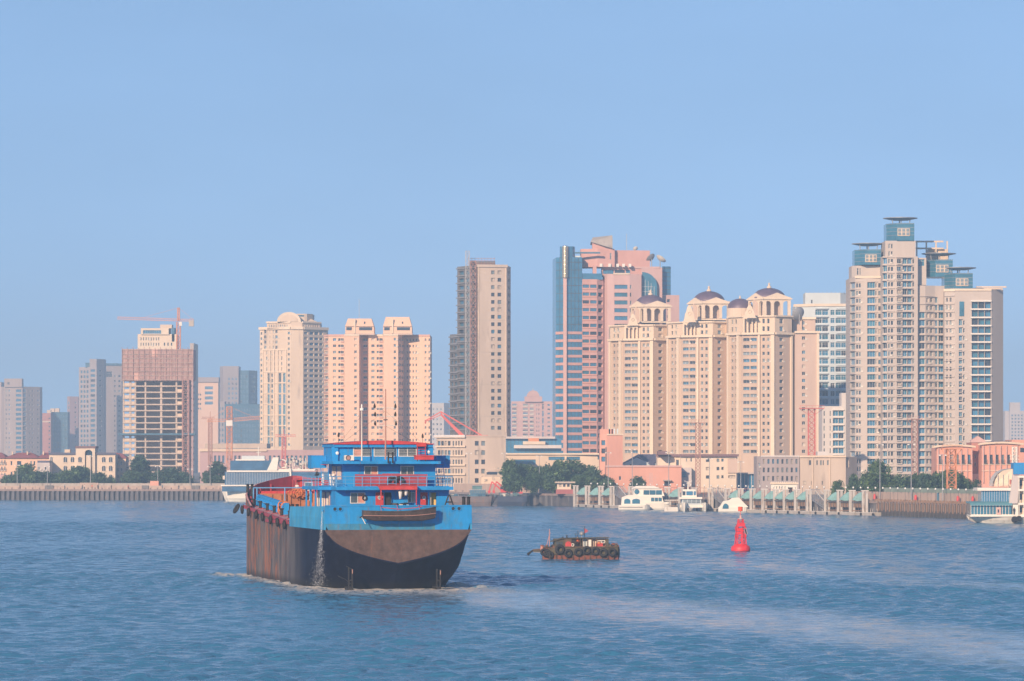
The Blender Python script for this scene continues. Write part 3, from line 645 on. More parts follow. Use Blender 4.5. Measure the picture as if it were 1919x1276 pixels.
# --- tall bare tower with scaffold 843..957
D = 1620
b = Bld('tall bare concrete tower with scaffolded dark left side and paired windows', 'tower block', 857, D, wall='concrete_warm')
b.block([(857, D+13), (895, D-3), (950, D), (957, D+14)], 497, em={0: 'concrete_dark'}, spec={  # left face: darker wall colour put in to offset the sun on it
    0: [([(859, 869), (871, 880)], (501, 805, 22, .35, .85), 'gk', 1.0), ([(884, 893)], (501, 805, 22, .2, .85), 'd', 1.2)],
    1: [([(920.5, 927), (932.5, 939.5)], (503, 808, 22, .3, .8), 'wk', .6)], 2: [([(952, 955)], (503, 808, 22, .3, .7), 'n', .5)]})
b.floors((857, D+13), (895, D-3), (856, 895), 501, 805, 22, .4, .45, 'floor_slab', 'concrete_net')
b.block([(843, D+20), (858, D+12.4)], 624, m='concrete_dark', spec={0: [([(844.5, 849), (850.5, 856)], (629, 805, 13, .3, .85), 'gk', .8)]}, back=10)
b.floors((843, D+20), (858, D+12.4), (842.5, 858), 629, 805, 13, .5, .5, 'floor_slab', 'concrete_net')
b.strip((895, D-3), (950, D), (893, 951), 496, 501, .5, 'parapet', 'concrete_warm')
for x in (896.5, 948): b.strip((895, D-3), (950, D), (x-1, x+.8), 501, 810, .25, 'pier', 'cream')
b.box(880, 928, 488, 497, D+6, 8, 'roof_house', 'concrete_dark'); mb = MB()
for k in range(9): mb.bar((b.P(878+k*6, D)[0], 5.5, b.z(497)), (b.P(878+k*6, D)[0], 5.5, b.z(481)), .09, 'steel_rust', 4)
for yy in (483, 487, 492): mb.bar((b.P(877, D)[0], 5.5, b.z(yy)), (b.P(928, D)[0], 5.5, b.z(yy)), .09, 'steel_rust', 4)
mb.build('roof_scaffold', b.root)
mb = MB(); ladder_mast(mb, b.P(876, D)[0], 1.5, 0, b.z(470), 1.5, 'metal_grey', .12, 2); mb.build('hoist_mast', b.root)
mb = MB(); ladder_mast(mb, b.P(887, D)[0], -2.8, 0, b.z(490), 2.2, 'steel_rust', .12, 2.6)
for k in range(60):
    zz = k*1.33; mb.box(b.P(877, D)[0], -1.0, zz, b.P(894, D)[0], -.8, zz+.1, 'net_blue')
mb.build('scaffold', b.root)
b.floors((895, D-3), (950, D), (896, 950), 600, 780, 3, .12, .06, 'floor_joint', 'concrete')
b.done()
# --- far pink block with pediment 958..1035
b = Bld('small far pink block with a round gable and pale balconies, between the two tall towers', 'apartment block', 960, 2500, far=1.4, name='apartment_block', wall='peach_pink')
b.block([(958, 2500), (1035, 2500)], 752, spec={0: [([(960, 968), (980, 989), (993, 1000)], (755, 835, 10, .2, .85), 'wxp', .6), (cols(1004, 1012, 2, .4), (755, 835, 10, .3, .8), 'n', .5), ([(1016, 1019)], (755, 835, 6, .1, .9), 'b', .4), ([(1026, 1031)], (755, 835, 10, .3, .7), 'w', .4)]})
b.block([(983, 2498), (1016, 2498)], 743, 753, name='roof_house', back=9); mb = MB(); xc = b.P(999, 2500)[0]; zz = b.z(743); r1 = (X(1011, 2500)-X(999, 2500))*1.4
pf = [(xc+r1*cos(pi*i/12), zz+r1*.95*sin(pi*i/12)) for i in range(13)]; mb.add([(x, -3, z) for x, z in pf]+[(x, 6, z) for x, z in pf], [tuple(range(13))[::-1], tuple(range(13, 26))]+[(i, i+1, 14+i, 13+i) for i in range(12)], 'peach_pink')
mb.bar((xc, 1, zz+r1*.9), (xc, 1, zz+r1*.9+2.4), .4, 'cream', 6, .1); mb.build('round_gable', b.root); b.done()
# --- pink granite and blue glass tower 1035..1272
D = 1800
b = Bld('pink granite office tower with blue glass corner and a golden drum on top', 'office tower', 1040, D, name='office_tower', wall='rose_granite')
rl = (530, 850, 22, .25, .80)
def pr(y0, y1, n, a=.3, c=.78): return (y0, y1, n, a, c)
b.block([(1036, D+16), (1042, D-2), (1057, D-6), (1061.5, D-7)], 483, m='glass_blue', name='glass_corner')
b.block([(1061.5, D-7.2), (1091, D-5)], 483, m='glass_blue', name='glass_corner', back=10)
fl = 14.5
for k in range(17):        # pink spandrels on the lower glass corner, glass above
    y = 622+fl*k
    if y > 855: break
    b.strip((1042, D-2), (1057, D-6), (1042, 1057), y, y+5, .3, 'spandrel', 'rose_granite'); b.strip((1061.5, D-7.2), (1091, D-5), (1061.5, 1091), y, y+5, .3, 'spandrel', 'rose_granite')
for k in range(9):
    y = 492+fl*k; b.strip((1042, D-2), (1057, D-6), (1042, 1057), y, y+1, .1, 'mullion', 'frame_dark'); b.strip((1061.5, D-7.2), (1091, D-5), (1061.5, 1091), y, y+1, .1, 'mullion', 'frame_dark')
for x in (1049,): b.strip((1042, D-2), (1057, D-6), (x, x+.5), 483, 855, .12, 'mullion', 'frame_dark')
for x in (1070, 1077, 1084): b.strip((1061.5, D-7.2), (1091, D-5), (x, x+.5), 483, 855, .12, 'mullion', 'frame_dark')
b.box(1055.5, 1062, 522, 858, D-8.5, 3, 'corner_column', 'rose_pale')
mb = MB(); cx_ = b.P(1059, D-8)[0]; rr = X(1064.5, D)-X(1059, D)
for k in range(7): mb.lathe([(rr, b.z(522)+k*2.02), (rr*1.03, b.z(522)+k*2.02+.15), (rr*1.03, b.z(522)+k*2.02+1.8), (rr, b.z(522)+k*2.02+2.0)], 'metal_gold', 20, (cx_, -8, 0))
mb.lathe([(rr, b.z(462)), (0, b.z(462)+.1)], 'metal_gold', 20, (cx_, -8, 0)); mb.lathe([(0, b.z(522)), (rr, b.z(522))], 'metal_gold', 20, (cx_, -8, 0)); mb.build('metal_drum', b.root, smooth=False)
mb = MB(); mb.lathe([(3.4, b.z(484)), (3.4, b.z(463)), (0, b.z(463))], 'glass_blue', 16, (b.P(1063, D)[0], -3.5, 0)); mb.build('glass_drum', b.root)
rwA = (530, 852, 22, .28, .80)
b.block([(1091, D-5), (1119, D-4), (1131, D-1), (1132, D+3)], 524, spec={0: [([(1092, 1104), (1106, 1118)], rwA, 'bk', .5)], 1: [([(1121, 1130)], rwA, 'dk', 1.6)]})
for k in range(22): b.strip((1091, D-5), (1119, D-4), (1091, 1119), 533+14.64*k+7.2, 533+14.64*k+9.5, .35, 'floor_band', 'salmon')
b.block([(1091, D-4.5), (1128, D-3)], 513, 524.5, m='glass_blue', name='glass_storey', back=8)
b.block([(1111, D-3), (1118, D-3)], 498, 513.5, name='roof_house', back=8)
b.block([(1131, D+1), (1138, D-3), (1150, D-3), (1180, D-2), (1202, D), (1204, D+6)], 514, m='rose_pale', spec={2: [([(1151.5, 1176)], rwA, 'bk', .5)], 3: [([(1180.5, 1184)], rwA, 'n', .5)]})
b.strip((1150, D-3), (1180, D-2), (1149, 1180), 512, 515, .4); 
b.block([(1128, D+3), (1202, D+5)], 500, 515, m='rose_granite', name='upper_storey', spec={0: [([(1130, 1150), (1152, 1171), (1173, 1181)], (504, 513, 1, .1, .95), 'bk', .5)]}, back=14)
b.strip((1128, D+3), (1202, D+5), (1127, 1236), 498.5, 502, .5, 'cornice', 'rose_pale')
b.block([(1202, D+4), (1241, D+6)], 500, m='rose_pale', back=10)
mb = MB(); x0, x1 = b.P(1204, D)[0], b.P(1232, D)[0]; zt = b.z(520); rad = x1-x0       # quarter round glass bay
pr_ = [(x0, b.z(606))]+[(x0+rad*sin(pi/2*i/8), zt-rad*.5+rad*.95*cos(pi/2*i/8)-.4) for i in range(9)]+[(x1, b.z(606))]
n_ = len(pr_); mb.add([(x, 3.2, z) for x, z in pr_]+[(x, 5.0, z) for x, z in pr_], [tuple(range(n_))[::-1]]+[(i, (i+1) % n_, n_+(i+1) % n_, n_+i) for i in range(n_)][::1], 'glass_teal'); mb.build('round_glass_bay', b.root)
mb = MB()
for i in range(1, 5): mb.box(x0+rad*i/5-.06, 3.05, b.z(606), x0+rad*i/5+.06, 3.15, zt-(rad*.03*i*i)-.6, 'frame_white')
for i in range(8): mb.box(x0, 3.0, b.z(600-i*9), x1-(i > 5)*rad*.3, 3.1, b.z(600-i*9)+.12, 'frame_white')
mb.build('mullion', b.root)
b.block([(1241, D+10), (1257, D+12)], 497, m='glass_blue', name='glass_wing', back=10)
for k in range(8): b.strip((1241, D+10), (1257, D+12), (1241, 1257), 500+k*8, 501+k*8, .1, 'mullion', 'frame_dark')
b.block([(1236, D+9), (1273, D+12)], 551, m='rose_pale', name='lower_wing', back=12, spec={0: [([(1250, 1256)], (556, 600, 3, .2, .6), 'n', .5)]})
b.block([(1088, D+2), (1120, D), (1152, D+1)], 466, 500, m='rose_granite', name='roof_house', back=14, spec={1: [([(1143, 1146)], (473, 487, 1, .05, .95), 'n', .4)]})
b.block([(1110, D+1), (1148, D+1.5)], 453, 467, m='rose_granite', name='roof_house', back=10)
b.block([(1152, D+4), (1218, D+6)], 468, 500, m='rose_granite', name='roof_house', back=12)
mb = MB(); xa, xb = b.P(1111, D)[0], b.P(1148, D)[0]; za, zb_ = b.z(459), b.z(440)
mb.add([(xa-1, 0, za+1.4), (xb, -1, za-1.6), (xb, 4, zb_), (xa, 5, zb_-.9), (xa-1, 9, za+.5), (xb, 9, za-1)], [(0, 1, 2, 3), (3, 2, 5, 4), (1, 5, 2), (0, 3, 4), (0, 4, 5, 1)], 'concrete'); mb.build('slanted_roof', b.root)
b.box(1071, 1088, 480, 484, D-4, 5, 'air_unit', 'white_tile'); b.box(1076, 1125, 473, 476, D-4.5, 1, 'roof_rail', 'net_blue')
for k, x in enumerate((1124, 1140, 1155, 1166, 1178)): b.box(x, x+5, 494, 500, D-.5+k*.3, 2.5, 'air_unit', 'frame_white')
mb = MB(); mb.bar((b.P(1175, D)[0], 5, b.z(468)), (b.P(1175, D)[0], 5, b.z(437)), .15, 'metal_grey', 4); mb.build('antenna', b.root)
def dish(b, px, py, r, tilt, turn, D, m='white_dirty'):
    mb = MB(); c = (b.P(px, D)[0], 6, b.z(py)); pf = [(r*t, r*.38*t*t) for t in (0, .25, .5, .75, 1)]
    def T(x, y, z):
        x, y = x, y; y2, z2 = y*cos(tilt)-z*sin(tilt), y*sin(tilt)+z*cos(tilt); x3, y3 = x*cos(turn)-y2*sin(turn), x*sin(turn)+y2*cos(turn); return (c[0]+x3, c[1]+y3, c[2]+z2)
    mb.lathe(pf, m, 18, (0, 0, 0), T=T); mb.lathe([(a_, z_-.12) for a_, z_ in pf][::-1], m, 18, (0, 0, 0), T=T); p = T(0, 0, 0); q = T(0, 0, r*.9)
    mb.bar(p, q, .07, 'metal_grey', 4); mb.bar(p, (c[0], c[1], c[2]-r*1.5), .22, 'metal_grey', 6); mb.build('satellite_dish', b.root, smooth=False)
dish(b, 1192, 465, 1.1, radians(-55), radians(20), D); dish(b, 1222, 484, 2.4, radians(-50), radians(50), D, 'metal_grey'); dish(b, 1238, 486, 2.5, radians(-40), radians(-60), D)
b.done()
# --- the three domed cream towers 1143..1535
def arcade(mb, p, r, z0, z1, n, m, depth=1.1, colw=.55):
    Lw = hypot(r[0]-p[0], r[1]-p[1]); u = ((r[0]-p[0])/Lw, (r[1]-p[1])/Lw); v = (-u[1], u[0]); bw = Lw/n
    W = lambda a, d, z: (p[0]+u[0]*a+v[0]*d, p[1]+u[1]*a+v[1]*d, z)
    for i in range(n+1):
        a = min(max(i*bw-colw/2, 0), Lw-colw); mb.box(a, 0, z0, a+colw, depth, z1, m, W)
    for i in range(n):
        a, c = i*bw+colw/2, (i+1)*bw-colw/2; rr = (c-a)/2; xc = (a+c)/2; zs = z1-.6-rr; k = 8
        pf = [(xc-rr*cos(pi*j/k), zs+rr*sin(pi*j/k)) for j in range(k+1)]
        for (xa, za), (xb, zb_) in zip(pf, pf[1:]):
            mb.add([W(xa, .05, za), W(xb, .05, zb_), W(xb, .05, z1), W(xa, .05, z1), W(xa, depth-.05, za), W(xb, depth-.05, zb_)], [(0, 1, 2, 3), (0, 4, 5, 1)], m)
def pediment(mb, p, r, z0, h, m, depth=1.2, over=.5):
    Lw = hypot(r[0]-p[0], r[1]-p[1]); u = ((r[0]-p[0])/Lw, (r[1]-p[1])/Lw); v = (-u[1], u[0])
    W = lambda a, d, z: (p[0]+u[0]*a+v[0]*d, p[1]+u[1]*a+v[1]*d, z)
    mb.box(-over, -over, z0, Lw+over, depth, z0+.5, m, W)
    mb.add([W(-over, -.3, z0+.5), W(Lw+over, -.3, z0+.5), W(Lw/2, -.3, z0+.5+h), W(-over, depth+3, z0+.5), W(Lw+over, depth+3, z0+.5), W(Lw/2, depth+3, z0+.5+h)],
           [(0, 1, 2), (0, 2, 5, 3), (1, 4, 5, 2), (3, 5, 4)], m)
def dome_crown(b, pxs, D, yb, ye, ytop, yl):
    """arcaded square lantern with two pediments, slate dome and finial; pxs = left, corner, right"""
    A, B_, C_ = (pxs[0], D+9), (pxs[1], D), (pxs[2], D+2); a, bb, c = b.P(*A), b.P(*B_), b.P(*C_); z0, z1 = b.z(yb), b.z(ye)
    mb = MB(); arcade(mb, a, bb, z0, z1, 3, 'cream_light', 1.0, .6); arcade(mb, bb, c, z0, z1, 3, 'cream_light', 1.0, 1.15); mb.build('arcade', b.root)
    mb = MB(); d = (a[0]+c[0]-bb[0], a[1]+c[1]-bb[1])
    cc = ((a[0]+c[0])/2, (a[1]+c[1])/2+2); mb.cbox((cc[0]-.8, cc[1]+1, (z0+z1)/2), (hypot(c[0]-bb[0], c[1]-bb[1])*1.0, 7.8, z1-z0), 'cream_dark'); mb.build('lantern_core', b.root)
    h = (z1-z0)*.44
    mb = MB(); pediment(mb, a, bb, z1, h*.8, 'cream_light'); mb.build('pediment', b.root)
    mb = MB(); pediment(mb, bb, c, z1, h*.8, 'cream_light'); mb.build('pediment', b.root)
    mb = MB(); q = [a, bb, c, (c[0], c[1]+9), (a[0]+1, a[1]+6)]; mb.prism(q, z1+.4, z1+1.0, 'cream'); mb.prism([(x*1.0, y+.3) for x, y in q], z0-.6, z0, 'cream_light'); mb.build('cornice', b.root)
    R0 = (c[0]-a[0])/2*.80; zt = b.z(ytop); hh = zt-z1-.7; mb = MB(); ctr = (cc[0], cc[1], z1+.7)
    mb.lathe([(R0*cos(pi/2*i/10), hh*sin(pi/2*i/10)) for i in range(11)], 'dome_slate', 28, ctr)
    db = mb.build('dome', b.root, smooth=True)
    mb = MB(); mb.lathe([(.9, 0), (.9, .7), (.45, .9), (.4, 1.5), (.55, 1.8), (0, 2.3)], 'cream_light', 10, (cc[0], cc[1], zt-.1))
    mb.bar((cc[0], cc[1], zt+2), (cc[0], cc[1], b.z(yl)), .06, 'metal_grey', 4); mb.build('finial', b.root)
    # scrolled gable to the left of the lantern
    return a, bb, c
def scroll_gable(b, px, D, yb, yt, wpx, m='cream_light'):
    x = b.P(px, D)[0]; W_ = wpx*D/F/2; z0, z1 = b.z(yb), b.z(yt); h = z1-z0; y = D-b.D
    half = [(1.5, 0), (1.2, .06), (1.0, .22), (.85, .5), (.62, .62), (.5, .8), (.3, .95), (0, 1)]
    pf = [(x-W_*u, z0+h*v) for u, v in half]+[(x+W_*u, z0+h*v) for u, v in half[::-1][1:]]
    n = len(pf); mb = MB(); mb.add([(u, y, v) for u, v in pf]+[(u, y+1.2, v) for u, v in pf], [tuple(range(n))[::-1], tuple(range(n, 2*n))]+[(i, (i+1) % n, n+(i+1) % n, n+i) for i in range(n)], m)
    mb.torus((x, y-.1, z0+h*.5), W_*.3, .14, 'cream', (0, 1, 0), 14, 5); mb.build('scroll_gable', b.root)
def domed_tower(label, D, xs, ycor, yat, crown, gable):
    """xs = photo columns: left end, pil, balcony (a,b), pil, corner pillar (a,b), side window (a,b), right end"""
    x0, p1, b0, b1, p2, c0, c1, w0, w1, x1 = xs
    b = Bld(label, 'apartment tower', x0, D, wall='cream_brown', group='domed cream towers in one complex')
    A = [(x0, D+11), (b0, D+3), (b1, D+1), (c0, D-2), (c1, D-2.5), (x1, D+3)]
    rw = (ycor+4, 852, 17 if ycor > 625 else 17, .30, .78)
    nar = lambda a, c: [(a+(c-a)*.18, a+(c-a)*.40), (a+(c-a)*.62, a+(c-a)*.84)]
    b.block(A, ycor, spec={0: [(nar(x0+3, p1), rw, 'n', .5)], 1: [([(b0+1, (b0+b1)/2-1), ((b0+b1)/2+1, b1-1)], rw, 'cya', .7)],
        2: [(nar(p2+3, c0), rw, 'n', .5)], 4: [([(w0, w1)], rw, 'wa', .7)]}, back=24)
    for i, (u, v, mm) in enumerate(((x0, x0+3.2, 'cream_light'), (p1, p1+4.5, 'cream_light'))): b.strip(A[0], A[1], (u, v), ycor, 900, .9, 'pilaster', mm, .2)
    b.strip(A[2], A[3], (p2, p2+3.6), ycor, 900, .9, 'pilaster', 'cream_light', .2)
    b.strip(A[3], A[4], (c0, c1), ycor, 900, .7, 'corner_pillar', 'cream_light', .2)
    b.strip(A[4], A[5], (x1-3.2, x1), ycor, 900, .7, 'pilaster', 'cream_light', .2)
    for i in range(5): b.strip(A[i], A[i+1], (A[i][0]-.6, A[i+1][0]+.6), ycor-2, ycor+2, 1.3, 'cornice', 'cream_light')
    # attic storeys
    ra = (yat+2, ycor-2, 2, .2, .82)
    b.block([(p[0], p[1]+1.5) for p in A], yat, ycor-2, name='attic', back=22, m='cream', spec={0: [(nar(x0+3, p1), ra, 'n', .5)], 2: [(nar(p2+3, c0), ra, 'n', .5)], 4: [([(w0, w1)], ra, 'w', .5)]})
    for i in range(5): b.strip((A[i][0], A[i][1]+1.5), (A[i+1][0], A[i+1][1]+1.5), (A[i][0]-.4, A[i+1][0]+.4), yat-1.2, yat+1.6, .8, 'cornice', 'cream_light')
    mb = MB(); m1 = (b0+b1)/2; a_, r_ = b.P(b0+1, D+2.2), b.P(b1-1, D+1.2)
    arcade(mb, a_, r_, b.z(ycor-2), b.z(yat+2), 3, 'cream_light', .9, .5); mb.build('loggia', b.root)
    dome_crown(b, *crown); scroll_gable(b, *gable)
    return b
b = domed_tower('cream apartment tower under the lowest slate dome, beside the pink granite office tower', 1640, (1143.5, 1162, 1170, 1196, 1198, 1219, 1225, 1234, 1241.5, 1252), 636, 609,
    ((1182, 1207, 1257), 1645, 601, 574, 550, 536), (1186, 1640, 610, 588, 17)); b.done()
b = domed_tower('cream apartment tower under the middle slate dome, between the other two domed towers', 1615, (1252, 1270.5, 1279, 1304, 1307, 1329, 1336, 1345, 1352, 1365), 630, 603,
    ((1290, 1316, 1368), 1620, 596, 568, 543, 527), (1292, 1612, 604, 572, 19)); b.done()
b = domed_tower('cream apartment tower under the highest slate dome, next to the white tower', 1590, (1365, 1383, 1392, 1419, 1422, 1445, 1452, 1461, 1468, 1484), 625, 592,
    ((1402, 1431, 1482), 1595, 590, 560, 537, 521), (1405, 1588, 596, 572, 19))
A = [(1484, 1600), (1490, 1592), (1531, 1592), (1535, 1592)]
b.block(A, 622, spec={1: [([(1503, 1509)], (626, 852, 17, .3, .78), 'wa', .6)]}, m='cream_dark')
b.strip(A[2], A[3], (1530.5, 1535), 622, 900, .6, 'pilaster', 'cream_light', .2); b.strip(A[1], A[3], (1489, 1536), 620, 624, 1.0)
b.block([(1486, 1600), (1528, 1598)], 595, 622, name='attic', m='cream_dark', spec={0: [([(1503, 1508)], (598, 620, 2, .2, .8), 'n', .5)]}); b.strip((1486, 1600), (1528, 1598), (1484, 1530), 593, 597, .8)
dish(b, 1500, 588, 2.8, radians(-65), radians(30), 1590, 'metal_grey')
mb = MB(); c = b.P(1387, 1612); mb.lathe([(5.2*cos(pi/2*i/8), 4.0*sin(pi/2*i/8)) for i in range(9)], 'dome_slate', 20, (c[0], c[1], b.z(574))); mb.build('dome', b.root, smooth=True)
mb = MB(); mb.lathe([(5.4, -6), (5.4, 0), (0, .1)], 'cream', 20, (c[0], c[1], b.z(574))); mb.lathe([(.5, 4), (.3, 4.8), (0, 5.4)], 'cream_light', 8, (c[0], c[1], b.z(574))); mb.build('dome_drum', b.root)
b.done()
# --- white tower 1490..1592
D = 1690
b = Bld('white residential tower with blue window bands, between domed towers and stepped complex', 'apartment tower', 1490, D, wall='white_tile')
rw = (578, 850, 18.5*1, .18, .80); rw = (578, 852, 18, .18, .8)
b.block([(1490, D+6), (1527, D), (1592, D)], 572, spec={1: [([(1528, 1540), (1541, 1552)], rw, 'b', .7), ([(1556.5, 1564)], rw, 'b', .5), ([(1566, 1576), (1576.6, 1589)], rw, 'g', .7)]})
b.floors((1527, D), (1592, D), (1528, 1552), 578, 852, 18, .35, .8, 'balcony_slab', 'white_tile'); b.floors((1527, D), (1592, D), (1567, 1586), 578, 852, 18, .3, .5, 'balcony_slab', 'white_tile')
b.block([(1509, D+4), (1575, D+3), (1588, D+6)], 548, 572, name='roof_house', back=10, spec={0: [([(1520, 1523)], (560, 570, 1, .1, .8), 'n', .4)]}); b.strip((1490, D+6), (1527, D), (1488, 1528), 569, 574, .5); b.strip((1527, D), (1592, D), (1526, 1593), 569, 574, .5)
mb = MB()
for k in range(10): mb.bar((b.P(1510+k*8, D+4)[0], 4.2, b.z(549)), (b.P(1510+k*8, D+4)[0], 4.2, b.z(545.5)), .1, 'metal_grey', 4)
mb.build('roof_rail', b.root); b.done()
D = 1500
b = Bld('low pale blue grey block with dark balcony bays, in front of the white tower', 'apartment block', 1541, D, name='apartment_block', wall='pale_wall')
rw = (768, 852, 6, .15, .82)
b.block([(1541, D), (1590, D)], 761, spec={0: [([(1543.5, 1546), (1555, 1557)], rw, 'n', .4), ([(1561, 1571), (1571.5, 1581)], rw, 'b', .7)]}, m='white_wall'); b.floors((1541, D), (1590, D), (1560, 1582), 768, 852, 6, .3, .6, 'balcony_slab'); b.box(1577, 1591, 736, 761, D+2, 10, 'stair_tower', 'white_wall'); b.done()
# --- stepped complex 1593..1880
D = 1440; P_ = 14.35; y0 = 714.1-14.35*14
b = Bld('huge stepped cream apartment complex with four blue glass penthouses and disc roofs', 'apartment complex', 1593, D, name='apartment_complex', wall='beige_pink')
def rws(n0): yt = 714.1+P_*n0; n = int(round((888-yt)/P_)); return (yt, yt+n*P_, n, .08, .84)
def rwn(n0): r = rws(n0); return r[:3]+(.22, .78)
n1 = -13; n2 = -16; n3 = -11; n4 = -10
b.block([(1593, D+6), (1603, D+1), (1625, D), (1653, D)], 714.1+P_*n1-8, spec={0: [([(1593.5, 1602)], rws(n1), 'g', .5)], 1: [([(1604.5, 1608), (1609.5, 1613)], rwn(n1), 'n', .5)],
    2: [([(1625.4, 1640)], rws(n1), 'g', .8), ([(1640.5, 1643)], rwn(n1), 'n', .4), ([(1646, 1651)], rwn(n1), 'wk', .5)]})
b.block([(1654, D-8), (1663, D-9), (1680, D-9), (1720, D-8)], 714.1+P_*n2-2, spec={0: [([(1654.5, 1662)], rws(n2), 'g', .6)], 1: [([(1664.5, 1668), (1669.6, 1674)], rwn(n2), 'n', .5)],
    2: [([(1681, 1689)], rwn(n2), 'wx', .7), ([(1691.5, 1700), (1700.4, 1708.5)], rws(n2), 'g', .9), ([(1710, 1713.5)], rwn(n2), 'n', .5)]}, back=30)
b.block([(1659, D-7), (1716, D-7)], 453, 484.5, name='attic', back=16, spec={0: [([(1665, 1668), (1670, 1673)], (456, 484, 2, .2, .8), 'n', .5)]})
b.block([(1720, D-6), (1734, D-6), (1752, D-4), (1770, D-3)], 714.1+P_*n3-20, spec={0: [([(1722.5, 1733)], rws(n3+2), 'g', .7)], 1: [([(1736, 1741), (1743, 1748)], rwn(n3), 'w', .5)],
    2: [([(1751.5, 1757.5)], rws(n3), 'g', .6), ([(1759, 1768.5)], rws(n3+1), 'g', .7)]}, back=30)
b.block([(1718, D-4), (1736, D-4)], 484, 535, name='glass_bay', back=16, spec={0: [([(1721, 1732.5)], (486, 500, 1, .05, .95), 'g', .5)]})
b.block([(1770, D-8), (1790, D-10), (1819, D-10), (1858, D-10), (1880, D-4)], 544, spec={0: [([(1773, 1776), (1779.5, 1783)], rwn(n4-1), 'n', .5)], 1: [([(1797, 1803)], rws(n4+2), 'g', .6), ([(1805, 1808)], rwn(n4+2), 'n', .5), ],
    2: [([(1821, 1833), (1833.5, 1845), (1845.5, 1857)], (566, 826, 17, .12, .9), 'gk', 1.3)]}, back=30)
b.box(1798, 1806.5, 567, 594, D-10.3, .4, 'tall_window', 'glass_teal')
b.floors((1593, D+6), (1603, D+1), (1592.5, 1603), 714.1+P_*n1, 888, 25, .22, .4, m='beige_pink'); b.floors((1603, D+1), (1653, D), (1602, 1617), 714.1+P_*n1, 888, 25, .22, .4, m='beige_pink')
b.floors((1603, D+1), (1653, D), (1624, 1645), 714.1+P_*n1, 888, 25, .22, .6, m='beige_pink'); b.floors((1654, D-8), (1720, D-8), (1652, 1664), 714.1+P_*n2, 888, 28, .22, 1.0, m='beige_pink'); b.floors((1654, D-8), (1720, D-8), (1664, 1676), 714.1+P_*n2, 888, 28, .22, 1.4, m='beige_pink')
b.floors((1680, D-9), (1720, D-8), (1679, 1710), 714.1+P_*n2, 888, 28, .22, .7, m='beige_pink'); b.floors((1720, D-6), (1734, D-6), (1721, 1734), 714.1+P_*n3, 888, 23, .22, .5, m='beige_pink')
b.floors((1734, D-6), (1770, D-3), (1735, 1750), 714.1+P_*n3, 888, 23, .22, .5, m='beige_pink'); b.floors((1734, D-6), (1770, D-3), (1757, 1770), 714.1+P_*(n3+1), 888, 22, .22, .7, m='beige_pink')
b.floors((1770, D-8), (1790, D-10), (1770, 1789), 714.1+P_*(n4-1), 888, 22, .22, .4, m='beige_pink'); b.floors((1819, D-10), (1858, D-10), (1819, 1858), 566, 826, 17, .5, .5)
b.floors((1790, D-10), (1819, D-10), (1796, 1804), 714.1+P_*(n4+2), 888, 19, .22, .4, m='beige_pink')
for x0, x1, yt, yb, dz, dy in ((1601.6, 1651, 467, 496, 458, 0), (1661, 1713.5, 420, 454, 412, -7), (1733, 1785.6, 487, 519, 477.5, -3), (1770, 1823, 513.5, 545, 505.5, -8)):
    pts = [(x0, D+dy+5), (x0+(x1-x0)*.38, D+dy), (x1, D+dy)]; b.block(pts, yt, yb, m='glass_teal', name='glass_penthouse', back=10, top='glass_blue')
    for k in range(4): b.strip(pts[0], pts[1], (x0, pts[1][0]), yt+k*7+1, yt+k*7+1.6, .08, 'mullion', 'metal_grey'); b.strip(pts[1], pts[2], (pts[1][0], x1), yt+k*7+1, yt+k*7+1.6, .08, 'mullion', 'metal_grey')
    xm, w_ = x0+(x1-x0)*.40, (x1-x0)*.44
    b.strip(pts[1], pts[2], (xm, xm+w_), yt+10, yt+24, .25, 'panel_frame', 'cream')
    for i in range(3):
        for j in range(2): b.strip(pts[1], pts[2], (xm+1+i*w_/3, xm+w_/3*(i+1)-1.2), yt+11+j*6.5, yt+16+j*6.5, .4, 'panel', 'glass_pale')
    mb = MB(); c = b.P((x0+x1)/2, D+dy+8); rr = (X(x1, D)-X(x0, D))*.62; z = b.z(dz); n = 20
    mb.lathe([(0, .05), (rr*.5, -.1), (rr, .55), (rr, .75), (rr*.5, .3), (0, .3)], 'metal_grey', n, (c[0], c[1], z)); b2 = mb.build('disc_roof', b.root)
    mb = MB()
    for a in (-1, 0, 1): mb.bar((c[0]+a*3, c[1]-3, b.z(yt)), (c[0]+a*3.2, c[1]-3, z+.1), .18, 'metal_grey', 5)
    mb.bar((c[0], c[1]+3, b.z(yt)), (c[0], c[1]+3, z+.1), .25, 'metal_grey', 5); mb.build('disc_support', b.root)
mb = MB()
for x in (1718, 1736, 1754, 1775): mb.bar((b.P(x, D+16)[0], 16, b.z(485)), (b.P(x, D+16)[0], 16, b.z(447)), .35, 'cream', 4)
for y in (448, 461): mb.box(b.P(1717, D)[0], 15.7, b.z(y)-.3, b.P(1777, D)[0], 16.4, b.z(y)+.3, 'cream')
mb.build('roof_frame', b.root); b.box(1740, 1777, 462, 486, D+17, 8, 'roof_house', 'cream')
mb = MB()
for x in (1829, 1850, 1878): mb.bar((b.P(x, D-3)[0], -3, b.z(544)), (b.P(x, D-3)[0], -3, b.z(541)), .3, 'cream', 4)
mb.box(b.P(1824, D)[0], -9.5, b.z(541), b.P(1880, D)[0], -8.6, b.z(541)+.5, 'cream'); mb.box(b.P(1824, D)[0], 5, b.z(541), b.P(1880, D)[0], 6, b.z(541)+.5, 'cream'); mb.build('roof_frame', b.root)
b.strip((1770, D-8), (1790, D-10), (1769, 1790), 543, 548, .4); b.strip((1790, D-10), (1858, D-10), (1789, 1858), 543, 547, .4)
